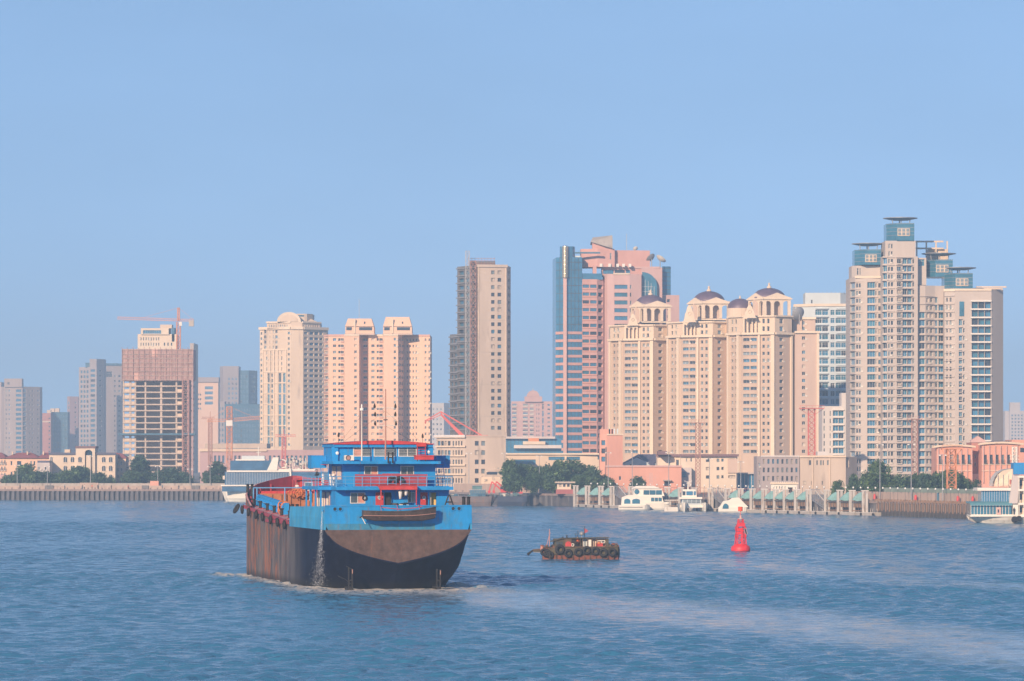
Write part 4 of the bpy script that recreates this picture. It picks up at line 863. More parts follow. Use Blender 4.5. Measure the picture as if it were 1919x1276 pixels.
b.strip((1603, D+1), (1653, D), (1602, 1653), 517, 521, .6); b.block([(1596, D+5), (1604, D+3), (1652, D+2)], 497, 519, name='attic', back=12, spec={1: [([(1606, 1609), (1611, 1613)], (500, 516, 1, .1, .9), 'n', .4)]})
b.done()
D = 2700
b = Bld('pale hazy twin stepped towers at the far right edge of the skyline', 'tower block', 1884, D, far=1.5, wall='pale_wall')
b.block([(1883, D), (1890, D), (1893, D-3), (1925, D-3), (1960, D)], 770, spec={2: [(cols(1894, 1924, 5, .5), (775, 850, 12, .3, .8), 'bk', .5)]}); b.block([(1893, D-2), (1912, D-2)], 754, 770, name='roof_house', back=9); b.done()
# ---------------------------------------------------------------- low buildings on the bank
D = 1450
b = Bld('grey concrete dock building with flat roof and four rows of paired windows, right of barge', 'office building', 818, D, name='dock_building', wall='concrete_warm')
rr = (822, 909, 5, .25, .75)
b.block([(818, D+4), (872, D), (948, D+1)], 817, spec={0: [(cols(820, 845, 4, .75), rr, 'wk', .6), (cols(847, 868, 4, .45), rr, 'wk', .6)], 1: [([(890, 897), (902, 909)], rr, 'wk', .6)]}, back=25)
for k in range(5): b.strip((818, D+4), (872, D), (817, 873), 821+17.4*k-3.5, 821+17.4*k-.5, .8, 'floor_band', 'cream')
b.strip((818, D+4), (872, D), (815, 873), 815, 819, 1.0, 'roof_edge', 'white_wall'); b.strip((872, D), (948, D+1), (872, 949), 816, 818.5, .3, 'roof_edge', 'concrete_warm')
b.box(908, 953, 881, 915, D-3, 8, 'annex', 'concrete_warm'); b.box(912, 950, 884, 889, D-3.2, .4, 'annex_window', 'glass_dark'); b.done()
b = Bld('low pale rubble faced shed with uneven top, behind the red excavator arms', 'shed', 900, 1415, name='rubble_shed', wall='cream')
b.block([(902, 1415), (975, 1415)], 893, spec={0: [([(951, 954), (956, 958)], (905, 915, 1, .1, .95), 'd', .6)]}, back=9); b.block([(975, 1415), (981, 1415)], 900, m='cream_dark', back=9)
for i in range(40):
    mb = MB(); x = R.uniform(0, X(973, 1415)-X(902, 1415)); z = R.uniform(1, 9); s_ = R.uniform(.3, .8); mb.cbox((x, -.1, z), (s_, .5, s_*.8), R.choice(['cream_light', 'concrete', 'yellow_wall']), R.uniform(-.5, .5)); mb.build('stone', b.root)
b.done()
D = 1600
b = Bld('blue glazed podium with flat white terraces, below the far pink block', 'office building', 948, D, name='glass_podium', wall='glass_blue')
b.block([(948, D), (1052, D)], 822, m='glass_blue', back=30)
b.strip((948, D), (1052, D), (947, 1040), 818, 822, 2, 'roof_slab', 'pale_wall'); b.strip((948, D), (1052, D), (963, 1052), 834, 840, 3, 'terrace', 'white_wall'); b.strip((948, D), (1052, D), (947, 1052), 849, 857, 3, 'terrace', 'cream')
for k in range(14): b.strip((948, D), (1052, D), (950+k*7, 950.5+k*7), 822, 849, .15, 'mullion', 'frame_dark')
b.box(980, 1022, 827, 833, D-3, 3, 'yellow_awning', 'yellow_wall'); b.box(990, 1010, 821, 827, D-2.8, 3, 'yellow_awning', 'crane_orange'); b.done()
D = 1500
b = Bld('long low beige terrace building with dark slot windows, behind the dark green trees', 'building', 950, D, name='terrace_building', wall='cream')
b.block([(948, D), (1060, D), (1128, D+1), (1142, D+1)], 851, spec={0: [([(964, 1004)], (860, 871, 1, .1, .95), 'bk', .6), ([(1028, 1058)], (855, 863, 1, .1, .9), 'bk', .5)], 1: [([(1062, 1087)], (855, 863, 1, .1, .9), 'bk', .5), ([(1120, 1124)], (853, 862, 1, .1, .9), 'bk', .5)]}, back=20)
b.strip((948, D), (1060, D), (946, 1140), 849, 852, .8, 'roof_edge', 'cream_light'); b.done()
D = 1440
b = Bld('salmon pink stair tower with white stacks on top, beside the first domed tower', 'building', 1124, D, name='salmon_tower', wall='salmon')
b.block([(1124, D), (1136, D-1), (1138, D-1), (1167, D)], 814, spec={0: [([(1127, 1134)], (822, 868, 3, .2, .8), 'bk', .6)]}, back=12)
b.block([(1124, D+1), (1150, D+1)], 804, 814, name='roof_house', back=6)
for x in (1141, 1146, 1150, 1156): b.box(x, x+2.5, 803, 815, D+1, 1, 'stack', 'white_tile')
b.box(1134.5, 1136.5, 838, 905, D-1.2, .3, 'downpipe', 'frame_dark'); b.strip((1138, D-1), (1167, D), (1137, 1168), 813, 815.5, .3); b.done()
D = 1400
b = Bld('long low salmon warehouse wall with a small grey canopy, behind the white catamaran', 'warehouse', 1140, D, name='salmon_warehouse', wall='salmon')
b.block([(1136, D), (1277, D)], 874, spec={0: [([(1245, 1256)], (901, 912, 1, .1, .9), 'wk', .6), ([(1160, 1164), (1200, 1204)], (890, 902, 1, .2, .8), 'n', .4)]}, back=20); b.strip((1136, D), (1277, D), (1135, 1278), 872, 875, .4, 'roof_edge', 'rose_pale')
b.box(1243, 1258, 899, 901, D-2, 2.2, 'canopy', 'concrete'); b.done()
D = 1460
b = Bld('pale gabled hall with a blue slate pyramid roof, over the salmon warehouse', 'hall', 1167, D, name='gabled_hall', wall='pale_wall')
b.block([(1167, D), (1236, D)], 868, back=20, m='white_tile', spec={0: [([(1180, 1184)], (869, 874, 1, .1, .9), 'n', .4)]}); mb = MB()
xa, xb, z0, z1 = 0, b.P(1236, D)[0], b.z(868), b.z(851)
mb.add([(xa, 0, z0), (xa+5.5, -.3, z1-.8), (xa+9, 0, z0), (xa+11, -2, z0-1.2), (xb*.8, -1, z0), (xb, 3, z1), (xa+6, 10, z1), (xb, 12, z0), (xa, 12, z0)], [(0, 2, 1), (1, 2, 3, 5, 6), (3, 4, 5), (0, 1, 6, 8), (4, 7, 5), (5, 7, 6), (6, 7, 8)], 'roof_slate'); mb.build('roof', b.root)
mb = MB(); mb.add([(xa, -.05, z0-.3), (xa+10.5, -.05, z0-.3), (xa+5.2, -.3, z1-1.3), (xa, .4, z0-.3), (xa+10.5, .4, z0-.3), (xa+5.2, .2, z1-1.3)], [(0, 1, 2), (3, 5, 4), (0, 2, 5, 3), (1, 4, 5, 2)], 'white_tile'); mb.build('gable', b.root); b.done()
D = 1410
b = Bld('long cream building with brown roof edge and small square windows, below the domed towers', 'building', 1232, D, name='cream_building', wall='yellow_wall')
b.block([(1232, D+20), (1275, D+18), (1276, D), (1380, D), (1382, D+4)], 854, spec={0: [([(1267, 1272), (1253, 1256)], (860, 874, 1, .1, .9), 'n', .5)], 2: [([(1323, 1329), (1343, 1348)], (857, 904, 3, .15, .55), 'wk', .5), ([(1352, 1356), (1365, 1378)], (857, 904, 3, .15, .5), 'wk', .8), ([(1286, 1288), (1294, 1297)], (857, 871, 1, .1, .6), 'n', .4)]}, back=14)
b.strip((1276, D), (1380, D), (1274, 1384), 851, 855.5, 1.2, 'roof_edge', 'roof_brown'); b.strip((1232, D+20), (1275, D+18), (1230, 1276), 851, 855.5, 1, 'roof_edge', 'roof_brown')
b.box(1276, 1296, 876, 912, D-4, 4, 'annex', 'pale_wall'); b.box(1278, 1286, 884, 894, D-4.2, .4, 'annex_window', 'glass_blue'); b.box(1364, 1382, 860, 886, D-.6, .5, 'stair_bay', 'cream_dark')
b.box(1233, 1250, 845, 852, D+12, 9, 'roof_house', 'roof_brown'); b.done()
D = 1420
b = Bld('blue glazed pavilion under a thin flat roof, between cream and grey buildings', 'pavilion', 1381, D, name='glass_pavilion', wall='glass_blue')
b.block([(1381, D), (1419, D)], 888, m='glass_blue', back=12); b.strip((1381, D), (1419, D), (1378, 1420), 885.5, 888, 1.5, 'roof_slab', 'pale_wall')
for k in range(6): b.strip((1381, D), (1419, D), (1382+k*6.5, 1383+k*6.5), 888, 918, .15, 'mullion', 'white_wall')
b.done()
D = 1330
b = Bld('grey office block with three rows of narrow windows, left of the windowless grey hall', 'office building', 1418, D, name='grey_office', wall='white_wall')
b.block([(1418, D+3), (1427, D), (1498, D)], 855, m='grey_wall', spec={0: [([(1420.5, 1424)], (865, 912, 3, .2, .7), 'w', .4)], 1: [(cols(1427, 1497, 7.5 and 8, .42), (857, 905, 3, .2, .75), 'wk', .5)]}, back=16); b.strip((1427, D), (1498, D), (1426, 1498), 853.5, 856, .3, 'roof_edge', 'white_wall'); b.done()
b = Bld('plain beige grey hall with a cluster of small high windows, right of the grey office', 'hall', 1498, D, name='grey_hall', wall='concrete_warm')
b.block([(1498.5, D+.5), (1585, D-2), (1606, D+4)], 856, spec={0: [([(1506, 1510.5), (1516, 1520), (1530, 1532.5), (1537, 1540), (1541, 1544), (1550, 1553)], (862, 872, 1, .05, .95), 'wk', .4), ([(1505, 1511), (1517, 1521), (1538, 1542)], (900, 912, 1, .1, .7), 'wk', .4)], 1: [([(1586, 1591)], (857, 878, 1, .1, .9), 'wk', .4)]}, back=16)
b.strip((1498.5, D+.5), (1585, D-2), (1497, 1586), 853.5, 857, .6, 'roof_edge', 'cream')
for x in (1523, 1555): b.strip((1498.5, D+.5), (1585, D-2), (x, x+1.4), 857, 915, .35, 'pier', 'cream')
b.box(1532, 1550, 846, 855, D+3, 8, 'roof_house', 'white_wall'); b.done()
D = 1230
b = Bld('small bright cream ticket house with a dark doorway, in front of the grey office', 'ticket house', 1445, D, name='ticket_house', wall='white_paint')
b.block([(1445, D), (1494, D)], 906, spec={0: [([(1477, 1486)], (913, 925, 1, .02, .9), 'd', .8), (cols(1448, 1474, 5, .4), (909, 918, 1, .2, .8), 'n', .3)]}, back=7); b.strip((1445, D), (1494, D), (1443, 1496), 904, 907, .5, 'roof_edge', 'cream_light')
for k in range(12): b.strip((1445, D), (1494, D), (1446+k*4, 1447+k*4), 902.5, 904, .2, 'roof_post', 'white_paint')
b.done()
# --- colonial row at the right
def colonial(label, px0, px1, D, yt, wx, gable=True):
    b = Bld(label, 'building', px0, D, name='colonial_building', wall='salmon', group='salmon colonial buildings on the right bank')
    b.block([(px0, D), (px1, D)], yt+3, spec={0: [([(x-.3, x+5.0) for x in wx], (852, 868, 1, .0, .98), 'wkx', .6), ([(x-.3, x+5.0) for x in wx], (885, 901, 1, .0, .98), 'wx', .6), ([(x+.2, x+4.2) for x in wx], (874, 879, 1, .1, .9), 'n', .4)]}, back=16, top='roof_slate')
    mb = MB(); Lw = b.P(px1, D)[0]; z = b.z(yt+3)   # shallow segmental cornice
    pf = [(-1+(Lw+2)*i/10, z+.5*sin(pi*i/10)) for i in range(11)]
    for (xa, za), (xb, zb_) in zip(pf, pf[1:]): mb.add([(xa, -.9, za), (xb, -.9, zb_), (xb, -.9, zb_+.6), (xa, -.9, za+.6), (xa, 2, za), (xb, 2, zb_), (xb, 2, zb_+.6), (xa, 2, za+.6)], [(0, 1, 2, 3), (3, 2, 6, 7), (0, 4, 5, 1), (4, 7, 6, 5)], 'cream')
    mb.add([(0, .0, z)]+[(max(0, min(Lw, x)), .0, zz+.05) for x, zz in pf]+[(Lw, .0, z)], [tuple(range(13))], 'salmon'); mb.build('cornice', b.root)
    for x in [w_-2.6 for w_ in wx]+[wx[-1]+6.4]: b.strip((px0, D), (px1, D), (x, x+1.5), yt+4, 905, .55, 'pilaster', 'rose_pale')
    for y in (869.5, 881.5): b.strip((px0, D), (px1, D), (px0, px1), y, y+1.4, .3, 'string_course', 'cream')
    return b
colonial('salmon colonial building left of the red gabled bay, with tall balcony windows', 1755.5, 1822, 1240, 836, [1760, 1771.5, 1781, 1792, 1803, 1814]).done()
b = colonial('salmon colonial building right of the red gabled bay, behind the ferry', 1840, 1912, 1236, 831, [1844.5, 1855.5, 1866.5, 1877, 1888, 1899]); b.done()
b = Bld('narrow red brick bay with a pediment, between the two salmon colonial buildings', 'building', 1821, 1246, name='brick_bay', wall='red_brick')
b.block([(1820.5, 1246), (1845, 1246)], 829, m='red_brick', spec={0: [([(1826, 1829), (1834, 1837)], (848, 878, 2, .2, .8), 'n', .3)]}, back=14); mb = MB(); pediment(mb, b.P(1820.5, 1246), b.P(1845, 1246), b.z(829), 1.5, 'rose_pale', 1, .3); mb.build('pediment', b.root); b.box(1819, 1843, 888, 925, 1245, .8, 'garden_wall', 'pale_wall'); b.done()
b = Bld('orange salmon block with slate roofs rising behind the colonial row, at the right edge', 'building', 1848, 1290, name='rear_building', wall='salmon')
b.block([(1896, 1290), (1960, 1290)], 824, m='salmon', spec={0: [([(1912, 1917)], (838, 848, 1, .1, .9), 'wk', .5)]}); b.block([(1846, 1292), (1896, 1292)], 832, m='rose_pale', top='roof_slate'); mb = MB(); xa, xb = b.P(1850, 1290)[0], b.P(1896, 1290)[0]
mb.add([(xa, 0, b.z(832)), (xb, 0, b.z(832)), (xb, 6, b.z(826)), (xa+2, 6, b.z(826)), (xb, 12, b.z(832)), (xa, 12, b.z(832))], [(0, 1, 2, 3), (3, 2, 4, 5), (0, 3, 5)], 'roof_slate'); mb.build('roof', b.root); b.done()
# --- low buildings on the left bank
D = 1660
b = Bld('long low peach building with red hipped roofs, at the left edge of the bank', 'building', 0, D, name='red_roof_building', wall='peach')
b.block([(-30, D), (92, D)], 858, spec={0: [(cols(-10, 12, 4, .5), (860, 895, 3, .2, .8), 'wx', .4), ([(20, 23), (32, 40), (57, 60), (63, 66)], (860, 900, 2, .2, .6), 'n', .4)]}, back=18)
for x0, x1 in ((-30, 10), (10, 72), (72, 93)):
    xs = [b.P(v, D)[0] for v in (x0, x1)]; mb = MB(); z0 = b.z(858.5); z1 = b.z(848)
    mb.add([(xs[0]-.6, -1, z0), (xs[1]+.6, -1, z0), (xs[1]+.6, 19, z0), (xs[0]-.6, 19, z0), (xs[0]+(xs[1]-xs[0])*.3, 9, z1), (xs[1]-(xs[1]-xs[0])*.3, 9, z1)], [(0, 1, 5, 4), (1, 2, 5), (2, 3, 4, 5), (3, 0, 4), (3, 2, 1, 0)], 'roof_red'); mb.build('roof', b.root)
for x in (22, 50, 80): b.box(x, x+2.4, 846, 852, D+4, 1.2, 'chimney', 'cream')
b.done()
def arch_win(b, px, py, D, wpx=6.5, hpx=10):
    x = b.P(px, D)[0]; r_ = wpx*D/F/2; z0 = b.z(py+hpx/2); zs = b.z(py-hpx/2)-r_; y = D-b.D
    pf = [(x-r_, z0), (x+r_, z0)]+[(x+r_*cos(pi*i/8), zs+r_*sin(pi*i/8)) for i in range(9)]
    n = len(pf); mb = MB(); mb.add([(u, y-.06, v) for u, v in pf]+[(u, y+.2, v) for u, v in pf], [tuple(range(n))]+[(i, n+i, n+(i+1) % n, (i+1) % n) for i in range(n)], 'glass_dark')
    pf2 = [(x+(r_+.0)*cos(pi*i/8), zs+(r_)*sin(pi*i/8)) for i in range(9)]; pf3 = [(x+(r_+.3)*cos(pi*i/8), zs+(r_+.3)*sin(pi*i/8)) for i in range(9)]
    mb.add([(u, y-.2, v) for u, v in pf2]+[(u, y-.2, v) for u, v in pf3], [(i, i+1, 10+i, 9+i) for i in range(8)], 'cream_light'); mb.box(x-.06, y-.12, z0, x+.06, y-.061, zs+r_, 'frame_white'); mb.box(x-r_-.2, y-.3, z0-.25, x+r_+.2, y-.001, z0, 'cream_light')
    mb.build('arched_window', b.root)
D = 1630
b = Bld('cream waterfront building with arched windows and a tall central arch, on the left bank', 'building', 92, D, name='arched_building', wall='yellow_wall')
b.block([(92, D), (160, D)], 851, back=15); b.block([(176, D), (216, D)], 851, back=15); b.block([(142, D-1.5), (159, D-1.5)], 839, back=12); b.block([(173, D-1.5), (178, D-1.5)], 839, back=12)
b.block([(158.9, D+2.5), (173.1, D+2.5)], 838.5, m='glass_blue', name='arch_glazing', back=8); b.block([(161.5, D-1), (170.5, D-1)], 853, name='arch_panel', back=2)
b.box(141, 179, 836, 840, D-1.7, 12, 'parapet', 'roof_brown')
for x0, x1 in ((91, 142), (178, 217)): b.box(x0, x1, 848, 852, D-.6, 2, 'roof_edge', 'roof_slate')
mb = MB(); arcade(mb, b.P(157.5, D-1.6), b.P(174.5, D-1.6), b.z(895), b.z(840), 1, 'yellow_wall', 1.0, .35); mb.build('arch', b.root)
for x in (96.5, 122.5, 136, 150, 194.5, 207.5):
    for y in (861, 877.5, 894): arch_win(b, x, y, D if x != 150 else D-1.5, 6.5 if x > 100 else 4)
b.box(121, 131, 842, 849, D+4, 5, 'roof_house', 'cream'); b.done()
b = Bld('small salmon building under a red roof, right of the arched waterfront building', 'building', 216, 1640, name='small_red_roof_building', wall='peach')
b.block([(216, 1640), (236, 1640)], 858, spec={0: [([(219, 222), (226, 229)], (862, 900, 3, .2, .7), 'n', .4)]}, back=12); mb = MB(); xw = b.P(236, 1640)[0]; mb.add([(-.3, -.6, b.z(858.4)), (xw+.5, -.6, b.z(858.4)), (xw+.5, 12, b.z(858.4)), (-.3, 12, b.z(858.4)), (-.3, 6, b.z(848)), (xw-2, 6, b.z(850))], [(0, 1, 5, 4), (1, 2, 5), (2, 3, 4, 5), (3, 0, 4)], 'roof_red'); mb.build('roof', b.root); b.done()
b = Bld('small grey box shaped house with dark flat roof, left of the arched building', 'house', 69, 1620, name='grey_house', wall='pale_wall')
b.block([(69, 1620), (93, 1620)], 867, m='pale_wall', spec={0: [([(72, 75), (84, 87)], (872, 900, 2, .2, .6), 'n', .3)]}, back=10); b.box(70, 92, 863, 867, 1621, 8, 'roof_house', 'roof_slate'); b.done()
b = Bld('low beige shed with a faded round red roof, by the left flood wall', 'shed', -15, 1600, name='low_shed', wall='cream')
b.block([(-20, 1600), (20, 1600)], 905, back=10); mb = MB(); xw = b.P(20, 1600)[0]; x0 = b.P(-20, 1600)[0]; k = 8; pf = [(x0+(xw-x0)*(.5-.5*cos(pi*i/k)), b.z(905)+3.4*sin(pi*i/k)) for i in range(k+1)]
mb.add([(u, -.5, v) for u, v in pf]+[(u, 10, v) for u, v in pf], [tuple(range(k+1))[::-1], tuple(range(k+1, 2*k+2))]+[(i, i+1, k+2+i, k+1+i) for i in range(k)], 'rose_pale'); mb.build('roof', b.root); b.done()
b = Bld('small flat roofed guard cabin on a dark red base, on the quay by the pier', 'cabin', 1040, 1345, name='guard_cabin', wall='cream')
b.block([(1042, 1345), (1074, 1345)], 917, m='roof_red', back=5); b.block([(1044, 1345.2), (1070, 1345.2)], 905, 917, name='upper_wall', back=4, spec={0: [(cols(1046, 1069, 3, .6), (906, 913, 1, .1, .9), 'wk', .3)]}); b.box(1040, 1078, 902.5, 905, 1344, 7, 'roof_slab', 'concrete_warm'); b.done()
# far tree and building belt that closes the horizon
mat('far_green', (.06, .09, .05), var=.4, scale=.03)
mb = MB(); x = -900
while x < 900:
    w_ = R.uniform(8, 26); h_ = R.uniform(10, 24); mb.lathe([(w_*.5, 0), (w_*.55, h_*.5), (w_*.3, h_*.85), (0, h_)], 'far_green', 9, (x, 4300+R.uniform(-60, 60), 4)); x += w_*.5
mb.build('treeline', kind='stuff')
# ================================================================ WATERFRONT
def q(px, off=0):
    """world point on the quay edge below photo column px, off metres inland"""
    D = quay_D(px); return (X(px, D), D+off)
mat('quay_dark', (.085, .085, .10), var=.25, scale=.6, streak=.6, grime=(.20, .15, .12), gamt=.5)
mat('quay_cap', (.27, .21, .19), var=.2, scale=.6)
mat('flood_wall', (.44, .34, .285), var=.15, scale=.4, streak=.7, grime=(.32, .26, .23), gamt=.45)
mat('timber', (.24, .15, .10), var=.3, scale=1.2, streak=.7)
mat('timber_wet', (.05, .045, .045), rough=.5, var=.3, scale=1)
mat('planter_green', (.22, .28, .24), var=.2)
mat('post_grey', (.46, .44, .42), streak=.8, var=.15, scale=.8, grime=(.30, .22, .17), gamt=.5)
mat('rubber', (.018, .018, .02), rough=.75, var=.3, scale=3)
mat('excavator_red', (.62, .05, .05), rough=.5)
def seg_wall(mb, pxs, off, z0, z1, th, m):
    pts = [q(p, off) for p in pxs]; bk = [q(p, off+th) for p in pxs]
    mb.prism(pts+bk[::-1], z0, z1, m)
def pline(a, b, step): return [a+(b-a)*i/max(1, round((b-a)/step)) for i in range(max(1, round((b-a)/step))+1)]
def wall_thing(name, label, cat, px0, px1):
    p = q((px0+px1)/2); return thing(name, label, cat, (p[0], p[1], 0))
def local(mb, t):
    o = t.location; mb.v = [(x-o[0], y-o[1], z-o[2]) for x, y, z in mb.v]; return mb
w1 = wall_thing('quay_wall', 'long dark concrete quay wall on square piles along the left bank', 'quay', -60, 880)
mb = MB(); seg_wall(mb, pline(-60, 900, 60), .2, -.8, 3.4, .6, 'quay_dark'); local(mb, w1).build('wall_face', w1)
mb = MB(); seg_wall(mb, pline(-60, 900, 60), -.9, 3.5, 4.25, 2, 'quay_cap'); local(mb, w1).build('cap_beam', w1)
mat('pile_grey', (.13, .13, .145), var=.3, scale=.7, streak=.6)
pm = MB().box(-.5, -.6, -.8, .5, .2, 3.5, 'pile_grey').mesh('pile'); bm_ = MB().box(-.35, -.5, 0, .35, .1, 2.3, 'quay_dark').mesh('pile_shadow')
for px in pline(-40, 620, 9.3):
    p = q(px); link('pile', pm, w1, (p[0]-w1.location[0], p[1]-w1.location[1]-.2, 0))
fm = MB(); fm.lathe([(.22, 0), (.2, .35), (.34, .45), (.3, .6), (0, .62)], 'quay_cap', 8); fmesh = fm.mesh('bollard')
bb0 = None
for px in pline(-30, 880, 13):
    p = q(px, .2); o = link('bollard', fmesh, None, (p[0], p[1], 4.25)); tag(o, 'small brown mooring bollard on the left quay edge, one of a long even row', 'bollard', 'bollards along the left quay')
w2 = wall_thing('quay_wall', 'brown concrete quay wall stretch with framed panels, behind the pier of paired posts', 'quay', 900, 1640)
mb = MB(); seg_wall(mb, pline(900, 1645, 60), .25, -.8, 3.5, .6, 'quay_dark'); local(mb, w2).build('wall_face', w2)
mb = MB(); seg_wall(mb, pline(900, 1645, 60), -.6, 3.5, 4.25, 2, 'quay_cap'); local(mb, w2).build('cap_beam', w2)
for px in pline(980, 1640, 11):
    p = q(px); link('pile', pm, w2, (p[0]-w2.location[0], p[1]-w2.location[1]+.1, 0))
w3 = wall_thing('quay_wall', 'timber faced quay wall with dense fender piles and dark wet foot, right of the pier', 'quay', 1640, 1950)
mb = MB(); seg_wall(mb, pline(1640, 1980, 60), .3, -.8, 3.5, .6, 'quay_dark'); local(mb, w3).build('wall_face', w3)
mb = MB(); seg_wall(mb, pline(1640, 1980, 60), -.5, 3.55, 4.2, 2, 'quay_cap'); local(mb, w3).build('cap_beam', w3)
tp = MB(); tp.box(-.16, -.75, 1.3, .16, .0, 3.9, 'timber'); tp.box(-.16, -.75, -.8, .16, 0, 1.3, 'timber_wet'); tpm = tp.mesh('fender_pile')
t2 = MB(); t2.box(-.13, -.3, -.8, .13, .0, 1.6, 'timber_wet'); t2.box(-.09, -.3, 1.6, .09, 0, 3.5, 'quay_cap'); t2m = t2.mesh('fender_pile')
for i, px in enumerate(pline(1642, 1960, 3.5)):
    p = q(px); link('fender_pile', tpm if i % 2 else t2m, w3, (p[0]-w3.location[0], p[1]-w3.location[1]+R.uniform(-.1, .1), R.uniform(-.1, .15)))
sh = MB(); sh.box(-.5, -.45, 0, .5, .3, .45, 'timber'); sh.box(-.3, -.35, .45, .3, .2, .8, 'timber'); shm = sh.mesh('fender_block')
for px in pline(1642, 1820, 5.8):
    p = q(px); o = link('fender_block', shm, w3, (p[0]-w3.location[0], p[1]-w3.location[1]-.1, 3.9))
# promenade paving and flood walls
mat('paving', (.38, .34, .31), var=.15, scale=.5)
mb = MB(); pts = [q(p, .6) for p in pline(-60, 1980, 60)]; bk = [q(p, 30) for p in pline(-60, 1980, 60)]; mb.prism(pts+bk[::-1], 4.0, 4.16, 'paving'); mb.build('promenade', kind='structure')
f1 = wall_thing('flood_wall', 'beige concrete flood wall with stepped top, running behind the left quay', 'wall', -60, 800); 
mb = MB(); seg_wall(mb, pline(-60, 145, 40), 9, 4.0, 5.5, .5, 'flood_wall'); seg_wall(mb, pline(145, 180, 20), 8.6, 4.0, 6.7, 1.2, 'flood_wall'); seg_wall(mb, pline(180, 620, 40), 9, 4.0, 5.6, .5, 'flood_wall'); local(mb, f1).build('wall_panel', f1)
mb = MB(); seg_wall(mb, pline(-60, 620, 40), 14, 4.0, 6.5, .6, 'concrete'); local(mb, f1).build('upper_wall', f1)
for a, c in ((79, 95), (262, 274), (355, 370)):
    mb = MB(); seg_wall(mb, [a, c], 8.4, 4.0, 5.7, .55, 'concrete_dark'); local(mb, f1).build('steel_gate', f1)
mb = MB(); seg_wall(mb, pline(276, 292, 8), 12, 4, 7.4, 3, 'salmon'); local(mb, f1).build('gate_post', f1)
f2 = wall_thing('flood_wall', 'cream coloured flood wall behind the moored barges and guard cabin', 'wall', 900, 1050)
mb = MB(); seg_wall(mb, pline(850, 1050, 40), 9, 4.0, 7.2, .5, 'flood_wall'); local(mb, f2).build('wall_panel', f2)
f3 = wall_thing('railing', 'thin dusty red railing running along the quay behind the pier posts', 'railing', 1080, 1640)
mb = MB()
for z in (5.2, 6.0, 7.0):
    P = [q(p, 7) for p in pline(1180, 1500, 30)]
    for a, c in zip(P, P[1:]): mb.bar((a[0], a[1], z), (c[0], c[1], z), .07, 'sand_red', 4)
for p in pline(1180, 1500, 5): a = q(p, 7); mb.bar((a[0], a[1], 4.1), (a[0], a[1], 7), .06, 'sand_red', 4)
local(mb, f3).build('rail', f3)
f4 = wall_thing('flood_wall', 'pinkish beige flood wall with a green planter behind it, on the right bank', 'wall', 1640, 1960)
mb = MB(); seg_wall(mb, pline(1600, 1980, 40), 10, 4.0, 6.7, .5, 'flood_wall'); local(mb, f4).build('wall_panel', f4)
mb = MB(); seg_wall(mb, pline(1665, 1980, 40), 13, 4.0, 7.9, 2, 'planter_green'); local(mb, f4).build('planter', f4)
# dark booths and red cylinders along the right flood wall
for a, c in ((1762, 1779),):
    p = q(a, 8); t = thing('utility_box', 'dark blue grey steel flood gate box by the right flood wall', 'box', (p[0], p[1], 4.16)); mb = MB(); mb.box(0, 0, 0, 2.6, 1.2, 2.5, 'net_blue'); mb.build('casing', t); mb = MB(); mb.box(-.1, -.1, 2.5, 2.7, 1.3, 2.62, 'metal_grey'); mb.build('lid', t)
for px, lab in ((1643, 'leftmost, beside the end pier post'), (1720, 'beside the dark vehicle gap, the widest pair of them'), (1800, 'right of the thick orange mast'), (1828, 'just left of the ferry deck')):
    p = q(px, 6); t = thing('life_buoy_stand', 'red cylinder on the right promenade, '+lab, 'stand', (p[0], p[1], 4.16)); mb = MB(); mb.lathe([(0, .4), (.38, .4), (.42, .8), (.38, 1.6), (.2, 1.9), (0, 1.95)], 'excavator_red', 12); mb.build('drum', t); mb = MB(); mb.lathe([(.3, 0), (.3, .4)], 'frame_dark', 8); mb.build('foot', t)
# promenade lamps with white globes
t0 = thing('promenade_lamp', 'slim dark promenade lamp with a white globe, one of a long even row', 'street lamp', (0, 0, 4.16), 0, 'globe lamps along the promenade')
mb = MB(); mb.lathe([(.16, 0), (.14, .5), (.06, .7), (.05, 3.3), (.12, 3.4)], 'frame_dark', 8); mb.build('pole', t0)
mb = MB(); mb.lathe([(0, 3.35)]+[(.26*sin(pi*i/8), 3.66-.28*cos(pi*i/8)) for i in range(1, 8)]+[(0, 3.95)], 'lamp_glass', 12); mb.build('globe', t0, smooth=True)
first = True; px = 1108.
while px < 1905:
    p = q(px, 3.2)
    if first: t0.location = (p[0], p[1], 4.16); first = False; tr = [(c, []) for c in kids(t0)]
    else: dup(t0, (p[0], p[1], 4.16), tree=tr)
    px += 12.2+2.3*(px-1108)/700
